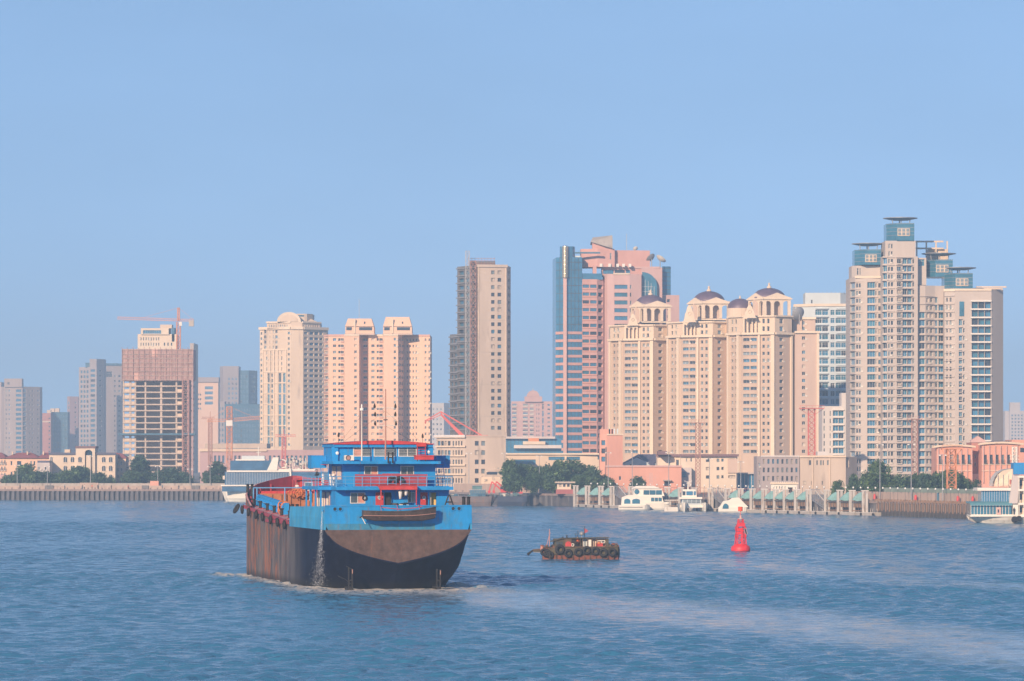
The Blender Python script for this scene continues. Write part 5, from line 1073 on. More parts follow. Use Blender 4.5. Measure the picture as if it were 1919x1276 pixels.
# tall slender light masts
def tall_lamp(px, off, h, lab, heads=2, m='metal_grey'):
    p = q(px, off); t = thing('light_mast', lab, 'light mast', (p[0], p[1], 4.16)); mb = MB(); mb.bar((0, 0, 0), (0, 0, h), .16, m, 8, .08); mb.build('pole', t)
    mb = MB(); mb.bar((-.9, 0, h), (.9, 0, h), .06, m, 5)
    for i in range(heads): mb.cbox((-.8+1.6*i/max(1, heads-1), -.1, h-.15), (.5, .5, .3), 'frame_white')
    mb.build('lamp_head', t)
for a in ((25, 12, 9.5, 'thin light mast at the left edge, in front of the red roofed building'), (82, 12, 9, 'thin light mast left of the arched building, in front of the grey box house'), (165, 9, 13, 'thin light mast standing in front of the tall central arch'),
          (290, 13, 9, 'thin light mast right of the conical dark tree'), (351, 13, 8, 'thin light mast at the right end of the rounded tree row'), (389, 13, 9, 'thin light mast beside the tree left of the blue glass vessel'),
          (878, 12, 14, 'light mast in front of the dock building, left of its right wing'), (945, 14, 14, 'light mast at the right corner of the dock building'), (1011, 8, 13, 'pale tall light mast rising from the trees left of the guard cabin', ),
          (1141, 9, 14, 'grey light mast right of the salmon stair tower foot'), (1187, 12, 15, 'light mast above the catamaran, in front of the salmon warehouse'), (1256, 12, 14, 'light mast in front of the right end of the salmon warehouse'),
          (1332, 8, 12, 'pale light mast in front of the long cream building'), (1391, 8, 11, 'light mast in front of the blue glazed pavilion'), (1654, 8, 16, 'pale light mast left of the dark green trees on the right bank'), (1713, 8, 16, 'pale light mast in the middle of the right tree row'), (1771, 6, 13, 'pale light mast just left of the thick orange mast')):
    tall_lamp(*a)
# red lattice floodlight towers
def lattice(px, D, yt, yb, w_, mt, lab, head):
    t = thing('lattice_tower', lab, 'lattice tower', (X(px, D), D, max(GZ, Zp(yb, D)) if yb < 900 else GZ)); t.location[2] = GZ
    z = Zp(yt, D)-GZ; mb = MB(); ladder_mast(mb, 0, 0, 0, z, w_, mt, .12, w_*.85); mb.build('mast', t); mb = MB()
    mb.box(-head, -head*.6, z, head, head*.6, z+.25, mt)
    for k in range(5): mb.bar((-head+head*k/2, -head*.6, z), (-head+head*k/2, -head*.6, z+1.1), .07, mt, 4)
    mb.bar((-head, -head*.6, z+1.1), (head, -head*.6, z+1.1), .07, mt, 4)
    for s_ in (-1, 1): mb.bar((s_*w_/2, 0, z-2), (s_*head, 0, z), .1, mt, 4)
    mb.build('platform', t)
lattice(1308, 1340, 793, 915, 1.5, 'steel_rust', 'rusty pink lattice tower in front of the middle domed building', 2.2)
lattice(1521, 1400, 766, 855, 2.3, 'crane_red', 'red lattice tower with wide platform, in front of the highest domed building', 4.2)
lattice(1714, 1330, 786, 890, 1.9, 'steel_rust', 'dusty red lattice tower in front of the stepped apartment complex', 2.4)
lattice(1783, 1118, 842, 935, 2.4, 'crane_orange', 'thick orange lattice tower before the left salmon colonial building', 2.8)
# red derrick crane behind the dock building
D = 1520; t = thing('derrick_crane', 'pinkish red derrick crane with folded jib above the dock building roof', 'crane', (X(880, D), D, GZ))
def LP(px, py, dy=0): return (X(px, D)-X(880, D), dy, Zp(py, D)-GZ)
mb = MB(); mb.bar(LP(868, 818, -.8), LP(827, 777, -.8), 1.0, 'crane_red', 4, .55); mb.build('boom', t)
mb = MB(); a, c = LP(827, 772), LP(908, 819); mb.bar(a, c, .35, 'crane_red', 4); mb.bar((a[0], .9, a[2]), (c[0], .9, c[2]), .35, 'crane_red', 4)
for k in range(14): u = k/14; v = (k+1)/14; mb.bar(tuple(a[i]+(c[i]-a[i])*u for i in range(3)), (a[0]+(c[0]-a[0])*v, .9, a[2]+(c[2]-a[2])*v), .15, 'crane_red', 4)
mb.build('back_stay', t)
mb = MB(); mb.bar(LP(827, 771), LP(798, 788), .28, 'crane_red', 4); mb.bar(LP(827, 777), LP(800, 789), .2, 'crane_red', 4); mb.bar(LP(827, 771), LP(827, 778), .3, 'crane_red', 4); mb.build('fly_jib', t)
mb = MB(); mb.bar(LP(798, 788), LP(797, 794), .25, 'crane_red', 6); mb.build('hook_block', t)
mb = MB(); x = LP(868, 800)[0]; ladder_mast(mb, x+2, 0, 0, LP(868, 818)[2], 5, 'crane_red', .4, 6); mb.cbox((x+4, 0, LP(0, 819)[2]), (11, 6, 1.5), 'crane_red'); mb.build('portal', t)
# ---------------------------------------------------------------- pier posts, canopies, pontoons
post = thing('pier_post', 'pale grey concrete pier post pair, one of an even row at the pier', 'pier post', (0, 0, 0), 0, 'paired concrete posts of the passenger pier')
mb = MB(); mb.box(-.95, -.5, -.8, -.2, .5, 6.9, 'post_grey'); mb.build('column', post)
mb = MB(); mb.box(.05, -.5, -.8, .8, .5, 6.9, 'post_grey'); mb.build('column', post)
mb = MB(); mb.box(-1.1, -.65, 6.9, .95, .65, 7.15, 'white_wall'); mb.build('cap', post)
PX = [1079, 1101, 1126, 1147, 1182, 1205, 1228, 1250, 1275, 1300, 1331, 1362, 1387, 1409, 1431, 1453, 1471, 1492, 1514, 1548, 1572, 1595, 1619]
tr = [(c, []) for c in kids(post)]
for i, px in enumerate(PX):
    p = q(px, -4)
    if i: o_ = dup(post, (p[0], p[1], 0), tree=tr)
    else: post.location = (p[0], p[1], 0); o_ = post
    o_['label'] = ordlab(i, len(PX), 'pale concrete pier post pair', "the pier's left end", "the pier's right end")
can = thing('canopy', 'curved teal roofed ramp canopy between pier posts, one of an even row', 'canopy', (0, 0, 0), 0, 'teal ramp canopies on the pier')
mb = MB(); k = 7; pf = [(-2.0+3.0*(i/k), 4.4+2.2*sin(pi/2*i/k)) for i in range(k+1)]
for dy in (-1.0, 1.4): mb.add([(x, dy, z) for x, z in pf]+[(1.0, dy, 4.2), (-.6, dy, 4.0)], [tuple(range(k+3))], 'teal_metal')
mb.add([(x, -1, z) for x, z in pf]+[(x, 1.4, z) for x, z in pf], [(i, i+1, k+2+i, k+1+i) for i in range(k)], 'teal_metal'); mb.build('roof_shell', can)
mb = MB(); mb.box(-2, -.9, 1.2, 1.3, 1.2, 1.4, 'timber'); mb.box(-2, -.9, 3.6, 1.3, 1.2, 3.9, 'quay_dark')
for x in (-1.9, -1.1, -.3, .5, 1.2): mb.box(x-.05, -.9, 1.4, x+.05, -.8, 3.6, 'quay_dark')
mb.build('ramp_frame', can)
mb = MB(); mb.box(-1.5, -.3, 2.2, 1.0, 1.2, 4.3, 'timber'); mb.build('ramp_housing', can)
tr = [(c, []) for c in kids(can)]; first = True; CN = [can]
for a, c in zip(PX, PX[1:]):
    if c-a > 29 or (c in (1205, 1228, 1250)): continue
    p = q((a+c)/2+1, -3.2)
    if first: can.location = (p[0], p[1], 0); first = False
    else: CN.append(dup(can, (p[0], p[1], 0), tree=tr))
for i, o_ in enumerate(CN): o_['label'] = ordlab(i, len(CN), 'curved teal ramp canopy between pier posts', "the pier's left end", "the pier's right end")
def pontoon(px0, px1, lab):
    p, r = q(px0, -8), q(px1, -8); t = thing('pontoon', lab, 'pontoon', (p[0], p[1], 0), atan2(r[1]-p[1], r[0]-p[0])); Lw = hypot(r[0]-p[0], r[1]-p[1])
    mb = MB(); mb.box(0, 0, -.4, Lw, 3.2, .75, 'concrete'); mb.build('hull', t); mb = MB(); mb.box(-.05, -.05, .75, Lw+.05, 3.25, .9, 'white_dirty'); mb.build('deck', t)
    n = int(Lw/1.1); rail = MB().box(-.05, -.03, .9, .05, .03, 2.0, 'frame_white').mesh('rail_post')
    for i in range(n): link('rail_post', rail, t, (.4+i*(Lw-.8)/max(1, n-1), 3.0, 0))
    fd = MB(); 
    for i in range(max(2, int(Lw/7))): o = MB().torus((0, 0, 0), .35, .16, 'rubber', (0, 1, 0), 12, 6).build('tyre_fender', t, (3+i*7, -.12, .35))
for k, (a, c, l_) in enumerate(((1078, 1158, 'low concrete pontoon at the left end of the pier, left of the white boats'), (1335, 1420, 'low concrete pontoon behind the small white boat with an orange canopy'), (1424, 1512, 'low concrete pontoon in the middle right part of the pier'), (1516, 1596, 'low concrete pontoon beneath the lattice gangway on the right'), (1600, 1631, 'short pale pontoon at the right end of the pier'), (1250, 1330, 'low concrete pontoon behind the front facing catamaran'))): pontoon(a, c, l_)
def gangway(px0, px1, lab):
    p, r = q(px0, -3), q(px1, -5); t = thing('gangway', lab, 'gangway', (p[0], p[1], 0), atan2(r[1]-p[1], r[0]-p[0])); Lw = hypot(r[0]-p[0], r[1]-p[1])
    for s_ in (0, 1.6):
        mb = MB(); n = 9
        mb.bar((0, s_, 4.5), (Lw, s_, 1.2), .12, 'metal_grey', 4); mb.bar((0, s_, 7.2), (Lw*.3, s_, 7.0), .12, 'metal_grey', 4); mb.bar((Lw*.3, s_, 7.0), (Lw, s_, 3.2), .14, 'white_dirty', 4)
        for i in range(n+1):
            u = i/n; zb_ = 4.5-3.3*u; zt = 7.2-.2*min(1, u/.3) if u < .3 else 7.0-3.8*(u-.3)/.7; mb.bar((Lw*u, s_, zb_), (Lw*u, s_, zt), .07, 'metal_grey', 4)
            if i < n: u2 = (i+1)/n; mb.bar((Lw*u, s_, zt), (Lw*u2, s_, 4.5-3.3*u2), .06, 'metal_grey', 4)
        mb.build('side_truss', t)
    mb = MB(); mb.add([(0, 0, 4.45), (Lw, 0, 1.15), (Lw, 1.6, 1.15), (0, 1.6, 4.45)], [(0, 1, 2, 3)], 'metal_grey'); mb.build('walkway', t)
gangway(1151, 1178, 'lattice gangway sloping down behind the leftmost white boat'); gangway(1334, 1360, 'lattice gangway sloping down behind the middle of the pier'); gangway(1517, 1546, 'lattice gangway sloping down near the right end of the pier')
# ---------------------------------------------------------------- trees
def make_tree(seed, h, w_, leaf, shape='round', n=64):
    rr = random.Random(seed); t = thing('tree', 'tree', 'tree', (0, 0, -50)); mb = MB(); mb.bar((0, 0, 0), (0, 0, h*.45), .22*h/8, 'bark', 7, .12*h/8)
    for i in range(6):
        a = rr.uniform(0, 2*pi); z = h*rr.uniform(.25, .5); mb.bar((0, 0, z), (cos(a)*w_*.3, sin(a)*w_*.3, z+h*rr.uniform(.15, .3)), .1*h/8, 'bark', 5, .04)
    mb.build('trunk', t); mb = MB()
    for i in range(n):
        while 1:
            x, y, z = rr.uniform(-1, 1), rr.uniform(-1, 1), rr.uniform(-1, 1)
            if x*x+y*y+z*z < 1 and x*x+y*y+z*z > .12: break
        if shape == 'cone': k = 1-.8*max(0, z*.5+.5); x *= k; y *= k
        cx, cy, cz = x*w_/2, y*w_/2, h*(.55+.40*z) if shape != 'cone' else h*(.52+.46*z); cr = w_*rr.uniform(.13, .22); tone = rr.choice(leaf)
        for j in range(56):
            a, e = rr.uniform(0, 2*pi), rr.uniform(-1, 1); rd = cr*rr.uniform(.55, 1.1); sx = sqrt(1-e*e)
            px_, py_, pz = cx+rd*sx*cos(a), cy+rd*sx*sin(a), cz+rd*e*.85; s_ = rr.uniform(.28, .55)
            ux, uy, uz = rr.uniform(-1, 1), rr.uniform(-1, 1), rr.uniform(-.6, .6); vx, vy, vz = rr.uniform(-1, 1), rr.uniform(-1, 1), rr.uniform(-.6, 1)
            mb.add([(px_-ux*s_, py_-uy*s_, pz-uz*s_), (px_+vx*s_, py_+vy*s_, pz+vz*s_), (px_+ux*s_, py_+uy*s_, pz+uz*s_), (px_-vx*s_*.7, py_-vy*s_*.7, pz-vz*s_*.7)], [(0, 1, 2, 3)], tone)
    mb.build('crown', t); return t
TR = [make_tree(1, 9, 9, ['leaf_a', 'leaf_a', 'leaf_b']), make_tree(2, 8, 10, ['leaf_a', 'leaf_c'], n=68), make_tree(3, 10, 8.5, ['leaf_b', 'leaf_a']), make_tree(4, 13, 9.5, ['leaf_c', 'leaf_c', 'leaf_a'], 'cone', 90), make_tree(5, 6, 8, ['leaf_b', 'leaf_a', 'leaf_c'])]
TT = [[(c, []) for c in kids(t)] for t in TR]; used = [False]*5
def tree(k, px, D, ytop, wpx, lab, grp=None):
    h = Zp(ytop, D)-4.1; bh = [9, 8, 10, 13, 6][k]; bw = [9, 10, 8.5, 9.5, 8][k]; wpx *= 1.35 if px < 460 else 1.05; s_ = (wpx*D/F/bw, wpx*D/F/bw, h/bh/.93); loc = (X(px, D), D, 4.1); rz = R.uniform(0, 6)
    if not used[k]: o = TR[k]; o.location = loc; o.scale = s_; o.rotation_euler = (0, 0, rz); used[k] = True
    else: o = dup(TR[k], loc, rz, sc=s_, tree=TT[k])
    o['label'] = lab
    if grp: o['group'] = grp
    elif 'group' in o: del o['group']
g1 = 'trees in front of the arched building'
for i, (px, yt, wp, k) in enumerate(((18, 893, 22, 4), (38, 890, 26, 1), (48, 873, 34, 0), (66, 888, 28, 4), (84, 886, 30, 1), (104, 888, 28, 2), (124, 884, 26, 0), (143, 880, 30, 4), (158, 876, 20, 2), (186, 888, 24, 1), (208, 896, 16, 4))):
    lab = {2: 'taller dark round tree standing before the red roofed left building', 8: 'narrow tree covering the left foot of the tall arch', 9: 'round tree just right of the tall arch foot', 0: 'low bushy tree at the left edge behind the flood wall', 10: 'smallest tree, at the right foot of the arched building'}.get(i, 'dusky green tree between grey house and tall arch, '+ORD[sum(1 for v in (1, 3, 4, 5, 6, 7) if v < i)]+' from the grey house')
    tree(k, px, 1590+(i % 3)*6, yt, wp, lab, g1 if 'from the grey house' in lab else None)
tree(3, 262, 1640, 857, 44, 'tall conical dark tree before the unfinished tower foot'); tree(0, 246, 1630, 885, 26, 'low tree at the left skirt of the tall conical tree')
for px, yt, wp, l_ in ((302, 884, 30, 'rounded tree right of the tall conical tree'), (324, 880, 34, 'middle and tallest rounded tree below the unfinished tower'), (344, 887, 28, 'rounded tree by the thin mast below the hoist side')): tree(1, px, 1620, yt, wp, l_)
tree(3, 408, 1590, 868, 40, 'dark leaning tree half hidden by the blue glass vessel bow'); tree(0, 392, 1600, 885, 22, 'small tree left of the dark leaning tree')
i = 0
for px, yt, wp, k in ((955, 862, 30, 0), (972, 868, 34, 1), (990, 871, 30, 2), (1008, 874, 34, 0), (1028, 869, 36, 1), (1050, 863, 38, 2), (1072, 862, 42, 0), (1094, 868, 36, 1), (1110, 880, 32, 4), (1128, 888, 30, 0), (1160, 890, 26, 1), (1178, 890, 30, 2), (1195, 893, 26, 4), (962, 885, 34, 4), (1000, 888, 34, 1), (1040, 885, 36, 4), (1085, 885, 36, 2), (1140, 898, 30, 4)):
    lab = {0: 'tall tree against the right edge of the dock building', 6: 'tallest broad tree in the green belt, below the pink granite tower', 11: 'round tree over the small boat, before the salmon warehouse', 10: 'round tree before the foot of the salmon stair tower', 12: 'low tree above the catamaran bridge roof'}.get(i, ('back' if i < 13 else 'front')+' row tree of the green belt, '+ORD[(i-1 if i < 6 else i-2 if i < 10 else 8+0) if i < 13 else i-13]+' from the dock building')
    tree(k, px, 1385+(i % 4)*9 if i < 13 else 1362, yt+4+3*sin(i*2.1), wp, lab, 'trees in the belt behind the guard cabin' if 'green belt, ' in lab else None); i += 1
tree(0, 1570, 1150, 903, 22, 'small round dark tree before the grey hall, above the pier'); tree(4, 1600, 1170, 895, 24, 'low tree at the right corner of the grey hall')
for i, (px, yt, wp, k) in enumerate(((1643, 866, 44, 2), (1625, 893, 30, 4), (1662, 893, 34, 1), (1684, 896, 32, 4), (1702, 897, 30, 4), (1722, 890, 34, 0), (1738, 893, 32, 1), (1757, 892, 30, 4), (1770, 884, 24, 2), (1786, 882, 24, 2), (1800, 893, 26, 4), (1813, 903, 24, 4), (1830, 902, 18, 1))):
    lab = {0: 'tall loose crowned tree before the stepped apartment complex', 9: 'bright slim tree beside the thick orange lattice tower', 8: 'slim tree in front of the left salmon colonial building', 12: 'dark tree just left of the ferry upper deck'}.get(i, 'green tree in the clipped row behind the right flood wall, '+ORD[i-1 if i < 8 else i-3]+' from the pier')
    tree(k, px, 1160+(i % 3)*6 if px > 1640 or i != 1 else 1170, yt, wp, lab, 'tree row behind the right flood wall' if 'clipped row' in lab else None)
# ================================================================ THE BARGE
CA, SA = cos(SHIP_A), sin(SHIP_A)
def SP(px, py, s):
    """athwart position and height on the barge's cross plane s metres forward of the stern"""
    k = (px-CX)/F; a = (k*(SHIP_O[1]+s*CA)-SHIP_O[0]+s*SA)/(CA-k*SA); D = SHIP_O[1]+a*SA+s*CA
    return a, H-(py-HY)*D/F
def SS(px, a):
    k = (px-CX)/F; return (k*(SHIP_O[1]+a*SA)-SHIP_O[0]-a*CA)/(-SA-k*CA)
def hull_paint_and_shade():
    m = bpy.data.materials.new('barge_hull_paint'); m.use_nodes = True; t = m.node_tree; l = t.links.new; b = t.nodes['Principled BSDF']
    tc = N(t, 'ShaderNodeTexCoord'); sp = N(t, 'ShaderNodeSeparateXYZ'); l(tc.outputs['Object'], sp.inputs[0])
    def noise(sx, sy, sz, sc, det=6, ro=.65):
        mp = N(t, 'ShaderNodeMapping'); mp.inputs['Scale'].default_value = (sx, sy, sz); l(tc.outputs['Object'], mp.inputs[0])
        n = N(t, 'ShaderNodeTexNoise'); n.inputs['Scale'].default_value = sc; n.inputs['Detail'].default_value = det; n.inputs['Roughness'].default_value = ro; l(mp.outputs[0], n.inputs[0]); return n.outputs[0]
    def rng(v, a, c, d=0., e=1.):
        n = N(t, 'ShaderNodeMapRange', interpolation_type='SMOOTHSTEP'); l(v, n.inputs[0])
        for i, u in enumerate((a, c, d, e)): n.inputs[i+1].default_value = u
        return n.outputs[0]
    def mul(x, y):
        n = N(t, 'ShaderNodeMath', operation='MULTIPLY'); l(x, n.inputs[0])
        if isinstance(y, float): n.inputs[1].default_value = y
        else: l(y, n.inputs[1])
        return n.outputs[0]
    def mix(f, c1, c2):
        n = N(t, 'ShaderNodeMix', data_type='RGBA'); l(f, n.inputs[0])
        for i, c in ((6, c1), (7, c2)):
            if isinstance(c, tuple): n.inputs[i].default_value = (*c, 1)
            else: l(c, n.inputs[i])
        return n.outputs[2]
    c = mix(rng(noise(1, .5, .12, .9), .35, .7), (.055, .06, .075), (.16, .15, .155))
    fwd = rng(sp.outputs[1], 24, 42)
    rust = mul(rng(noise(1, .30, .15, 1.0, 8, .75), .45, .57), rng(noise(1, .8, .55, .33, 7, .7), .36, .56))
    c = mix(mul(rust, mul(fwd, .8)), c, (.33, .13, .07))
    c = mix(mul(rng(noise(1, .35, .05, 2.2, 5), .54, .62), mul(fwd, .6)), c, (.20, .10, .07))
    c = mix(mul(rng(noise(1, 2, 2, 1.1, 8), .66, .74), .5), c, (.33, .16, .09))
    c = mix(rng(sp.outputs[1], 30, 14), c, mix(rng(noise(1, .5, .4, .8), .4, .75), (.002, .004, .022), (.010, .016, .045)))  # navy aft, with the shade of the stern's curve put into the colour
    c = mix(mul(rng(sp.outputs[2], 1.2, .2), .7), c, (.020, .022, .026))
    l(c, b.inputs['Base Color']); b.inputs['Roughness'].default_value = .7; b.inputs['Specular IOR Level'].default_value = .25
    MATS['barge_hull_paint'] = m
hull_paint_and_shade()
mat('barge_blue', (.008, .25, .60), rough=.5, var=.2, scale=.5, streak=.5, grime=(.05, .20, .38), gamt=.45, rust=.55)
mat('barge_blue_fade', (.03, .32, .60), rough=.55, var=.22, scale=.5, streak=.3, grime=(.12, .36, .48), gamt=.5, rust=.9)
mat('barge_teal', (.03, .20, .36), rough=.6, var=.3, scale=.6, grime=(.07, .20, .25), gamt=.6, rust=.8)
mat('transom_brown', (.095, .060, .052), rough=.8, var=.4, scale=1.1, rust=.5, grime=(.10, .075, .07), gamt=.55)
mat('barge_red', (.50, .045, .045), rough=.55, var=.25, scale=1.2, rust=.7)
mat('barge_red_dull', (.34, .05, .075), rough=.6, var=.22, scale=.7, grime=(.26, .09, .11), gamt=.5)
mat('deck_pink', (.46, .26, .27), rough=.8, var=.25, scale=.8, grime=(.30, .13, .12), gamt=.5)
mat('hold_rust', (.42, .17, .085), rough=.85, var=.3, scale=.5, grime=(.24, .15, .11), gamt=.5)
mat('rail_blue', (.12, .34, .60), rough=.5)
mat('rope_orange', (.58, .20, .08), rough=.9, var=.3, scale=6)
mat('wood_dark', (.060, .042, .036), rough=.6, var=.4, scale=1.5, grime=(.15, .09, .06), gamt=.4)
mat('window_glass', (.07, .09, .10), rough=.08, var=.3, scale=.8, spec=.8)
mat('curtain_pink', (.55, .26, .20), rough=.8, var=.25, scale=2)  # pink cloth; on some stern house panes it paints in the lit interior
mat('cloth_white', (.72, .70, .68), rough=.9, var=.1)
mat('lit_yellow', (.75, .52, .18), rough=.7)
mat('skin', (.45, .27, .19), rough=.6); mat('hair', (.02, .018, .016)); mat('shirt_white', (.75, .72, .68)); mat('cloth_dark', (.025, .028, .035)); mat('vest_orange', (.75, .16, .04))
mat('steel_white', (.70, .68, .62), rough=.4)
LEN = 82
SB = thing('cargo_barge', 'large rusty cargo barge with bright blue stern house and red trim, seen from astern', 'cargo ship', (SHIP_O[0], SHIP_O[1], 0), SHIP_A)
ST = [(0, 9.15, 3.2, 6.0, 3.5), (1.2, 9.15, 2.3, 6.3, 3.5), (2.5, 9.15, 1.2, 6.8, 3.5), (4, 9.15, -.2, 7.2, 3.5), (6, 9.15, -1.5, 7.2, 3.5), (9, 9.15, -2.4, 6.2, 2.8), (14, 9.15, -2.6, 4.4, 3), (20, 9.15, -2.6, 3, 3), (27.5, 9.15, -2.6, 2.2, 3),
      (28, 9.15, -2.6, 2.2, 3), (40, 9.15, -2.6, 2, 3), (52, 9.15, -2.6, 2, 3), (62, 9.1, -2.6, 2, 3), (68, 8.9, -2.6, 2.4, 3), (72, 8.0, -2.2, 3.5, 2.4), (76, 6.3, -1.4, 5, 2), (79, 4.2, .2, 6, 1.8), (81, 2.0, 2, 7, 1.6), (82, .3, 4, 6, 1.5)]
def gun(s):   # height of the cargo deck edge / top of the hull side
    if s <= 27.5: return 10.25-.35*s/27.5
    return 8.0+(s-28)*.038 if s < 69 else 9.56+(s-69)*.09
def paint(s): return 7.35 if s <= 27.5 else 99
def half(st, z):
    s, B, zk, hb, p = st; t = min(1, max(0, (z-zk)/hb)); return B*(1-(1-t)**p)
def ring(st, side, lo, hi, n):
    return [(side*half(st, z), st[0], z) for z in (lo+(hi-lo)*((i/n)**1.35 if lo < 3.5 else i/n) for i in range(n+1))]
mb = MB()
for side in (-1, 1):
    rs = []
    for st in ST:
        top = min(gun(st[0]), paint(st[0])); rs.append(ring(st, side, st[2], top, 16))
    mb.loft(rs if side > 0 else [r[::-1] for r in rs], 'barge_hull_paint', close=False)
o = mb.build('hull', SB, smooth=True)
mb = MB()          # vertical frames showing through the plating and rubbing strake
for s in [30+2.35*i for i in range(13)]:
    mb.box(-9.19, s-.09, .3, -9.12, s+.09, gun(s)-.25, 'barge_hull_paint')
mb.build('plate_rib', SB)
for side in (-1, 1):
    mb = MB(); rs = [[(side*9.17, s, 7.35), (side*9.2, s, 8.8), (side*9.1, s, gun(s)), (side*8.95, s, gun(s)), (side*8.95, s, 7.35)] for s in (0, 7, 14, 21, 27.5)]
    mb.loft(rs, 'barge_blue_fade', close=True, caps=True); mb.build('quarter_bulwark', SB)
mb = MB(); n = 40; up = []; lo = []   # transom
for i in range(n+1):
    x = -9.15+18.3*i/n; f = min(.9999, abs(x)/9.15); z = 3.2+6.0*(1-(1-f)**(1/3.5)); lo.append((x, z))
for i in range(n):
    (xa, za), (xb, zb_) = lo[i], lo[i+1]
    z1, z2 = min(za, 7.35), min(zb_, 7.35)
    mb.add([(xa, -.02, z1), (xb, -.02, z2), (xb, -.06, 7.35), (xa, -.06, 7.35)], [(0, 1, 2, 3)], 'transom_brown')
mb.build('transom', SB)
mb = MB()
for i in range(n):
    (xa, za), (xb, zb_) = lo[i], lo[i+1]; z1, z2 = max(za, 7.35), max(zb_, 7.35)
    mb.add([(xa, -.06, z1), (xb, -.06, z2), (xb, -.08, 8.1), (xa, -.08, 8.1)], [(0, 1, 2, 3)], 'barge_teal' if i < 30 else 'barge_blue')
    mb.add([(xa, -.08, 8.1), (xb, -.08, 8.1), (xb, -.1, 10.25), (xa, -.1, 10.25)], [(0, 1, 2, 3)], 'barge_blue')
mb.box(-9.1, -.16, 10.2, 9.1, .12, 10.36, 'barge_blue'); mb.build('transom_bulwark', SB)
for x in (-6.1, -3.0, 0.1, 3.1, 6.2): mb = MB(); mb.box(x-.025, -.125, 7.5, x+.025, -.075, 10.2, 'barge_blue_fade'); mb.build('weld_seam', SB)
mb = MB()   # chine bar following the transom outline
mb.path([(x, -.05, z) for x, z in lo if abs(x) < 9.1], .11, 'barge_hull_paint', 5); mb.build('chine_bar', SB)
for x in (-3.05, 3.1): mb = MB(); mb.add([(x-7, -.09, 0)], [], 'black')
for px, y in ((627.5, 954), (637.5, 954), (849, 953), (860, 953)):
    a, z = SP(px, y, 0); mb = MB(); mb.torus((a, -.12, z), .26, .07, 'barge_blue', (0, 1, 0), 14, 6); mb.lathe([(0, 0), (.26, 0)], 'black', 14, T=lambda x, y_, z_, a=a, z=z: (a+x, -.13, z+y_)); mb.build('fairlead', SB)
for px, y0 in ((657, 1064), (822, 1066)):
    a, z = SP(px, y0, .8); mb = MB(); mb.box(a-.28, .7, -1, a-.16, 1.1, z, 'black'); mb.box(a+.12, .7, -1, a+.26, 1.1, z-.1, 'black'); mb.box(a-.3, .65, -1.2, a+.3, 3.5, .35, 'black')
    mb.box(a-.28, .68, z*.4, a+.26, 1.08, z*.4+.14, 'black'); mb.box(a+.16, .69, z-.7, a+.26, .9, z-.2, 'steel_rust'); mb.build('rudder_post', SB)
mb = MB(); a, z = SP(640, 1052, 3.4); mb.path([(a, 3.4, z), (a+.5, 2.6, z-.6), (a+1.0, 2.2, z-.9)], .05, 'black', 5); mb.path([(a-.4, 3.6, z-1.8), (a+.4, 3, z-2.2), (a+1.0, 2.2, z-2.8)], .04, 'black', 5); mb.build('hanging_chain', SB)
# decks
mb = MB(); mb.box(-9, .1, 9.0, 9, 28.5, 9.15, 'barge_blue'); mb.build('poop_deck', SB)
mb = MB(); k = [28, 35, 42, 49, 56, 63, 69]
for s0, s1 in zip(k, k[1:]):
    for a0, a1 in ((-9.15, -7.0), (7.0, 9.15)): mb.add([(a0, s0, gun(s0)), (a1, s0, gun(s0)+.05), (a1, s1, gun(s1)+.05), (a0, s1, gun(s1))], [(0, 1, 2, 3)], 'deck_pink')
mb.add([(-9.0, 68.9, gun(69)), (9, 68.9, gun(69)), (8.0, 72, 9.9), (6.3, 76, 10.2), (4.2, 79, 10.4), (.3, 82, 10.7), (-.3, 82, 10.7), (-4.2, 79, 10.4), (-6.3, 76, 10.2), (-8.0, 72, 9.9)], [tuple(range(10))], 'deck_pink'); mb.build('cargo_deck', SB)
mb = MB(); mb.box(-9.28, 28, 7.6, -9.0, 48, 8.0, 'barge_red_dull')
for s0, s1 in zip(k, k[1:]): mb.add([(-9.3, s0, gun(s0)-.35), (-9.3, s1, gun(s1)-.35), (-9.3, s1, gun(s1)+.06), (-9.3, s0, gun(s0)+.06), (-9.0, s0, gun(s0)+.06), (-9.0, s1, gun(s1)+.06)], [(0, 1, 2, 3), (3, 2, 5, 4)], 'barge_red_dull')
mb.build('gunwale_strake', SB)
mb = MB()    # hold
mb.box(-6.9, 30, 2.2, 6.9, 68.8, 2.4, 'hold_rust'); mb.box(-7, 30, 2.2, -6.8, 68.8, 8.4, 'hold_rust'); mb.box(6.8, 30, 2.2, 7, 68.8, 9.6, 'hold_rust'); mb.box(-7, 68.8, 2.2, 7, 69, 11.2, 'hold_rust'); mb.box(-7, 29.8, 2.2, 7, 30, 9.1, 'hold_rust')
for i in range(11): mb.box(-6.6+i*1.3, 68.6, 2.4, -6.5+i*1.3, 68.79, 11.1, 'hold_rust')
mb.build('hold', SB)
mb = MB(); rs = []      # port coaming, a blue trough beam, with stiffeners
for s in (43.5, 52, 60, 68.7):
    z = gun(s)+.05; rs.append([(-7.45, s, z), (-7.45, s, z+1.25), (-7.2, s, z+1.5), (-6.75, s, z+1.5), (-6.75, s, z)])
mb.loft(rs, 'barge_blue', close=True, caps=True); mb.build('hatch_coaming', SB)
for i in range(15): s = 44.5+i*1.65; mb = MB(); mb.box(-7.62, s, gun(s)+.1, -7.45, s+.12, gun(s)+1.2, 'barge_blue'); mb.build('coaming_stiffener', SB)
mb = MB(); mb.path([(-7.6, s, gun(s)+.8) for s in (43.5, 52, 60, 68.7)], .07, 'rail_blue', 5); mb.build('coaming_rail', SB)
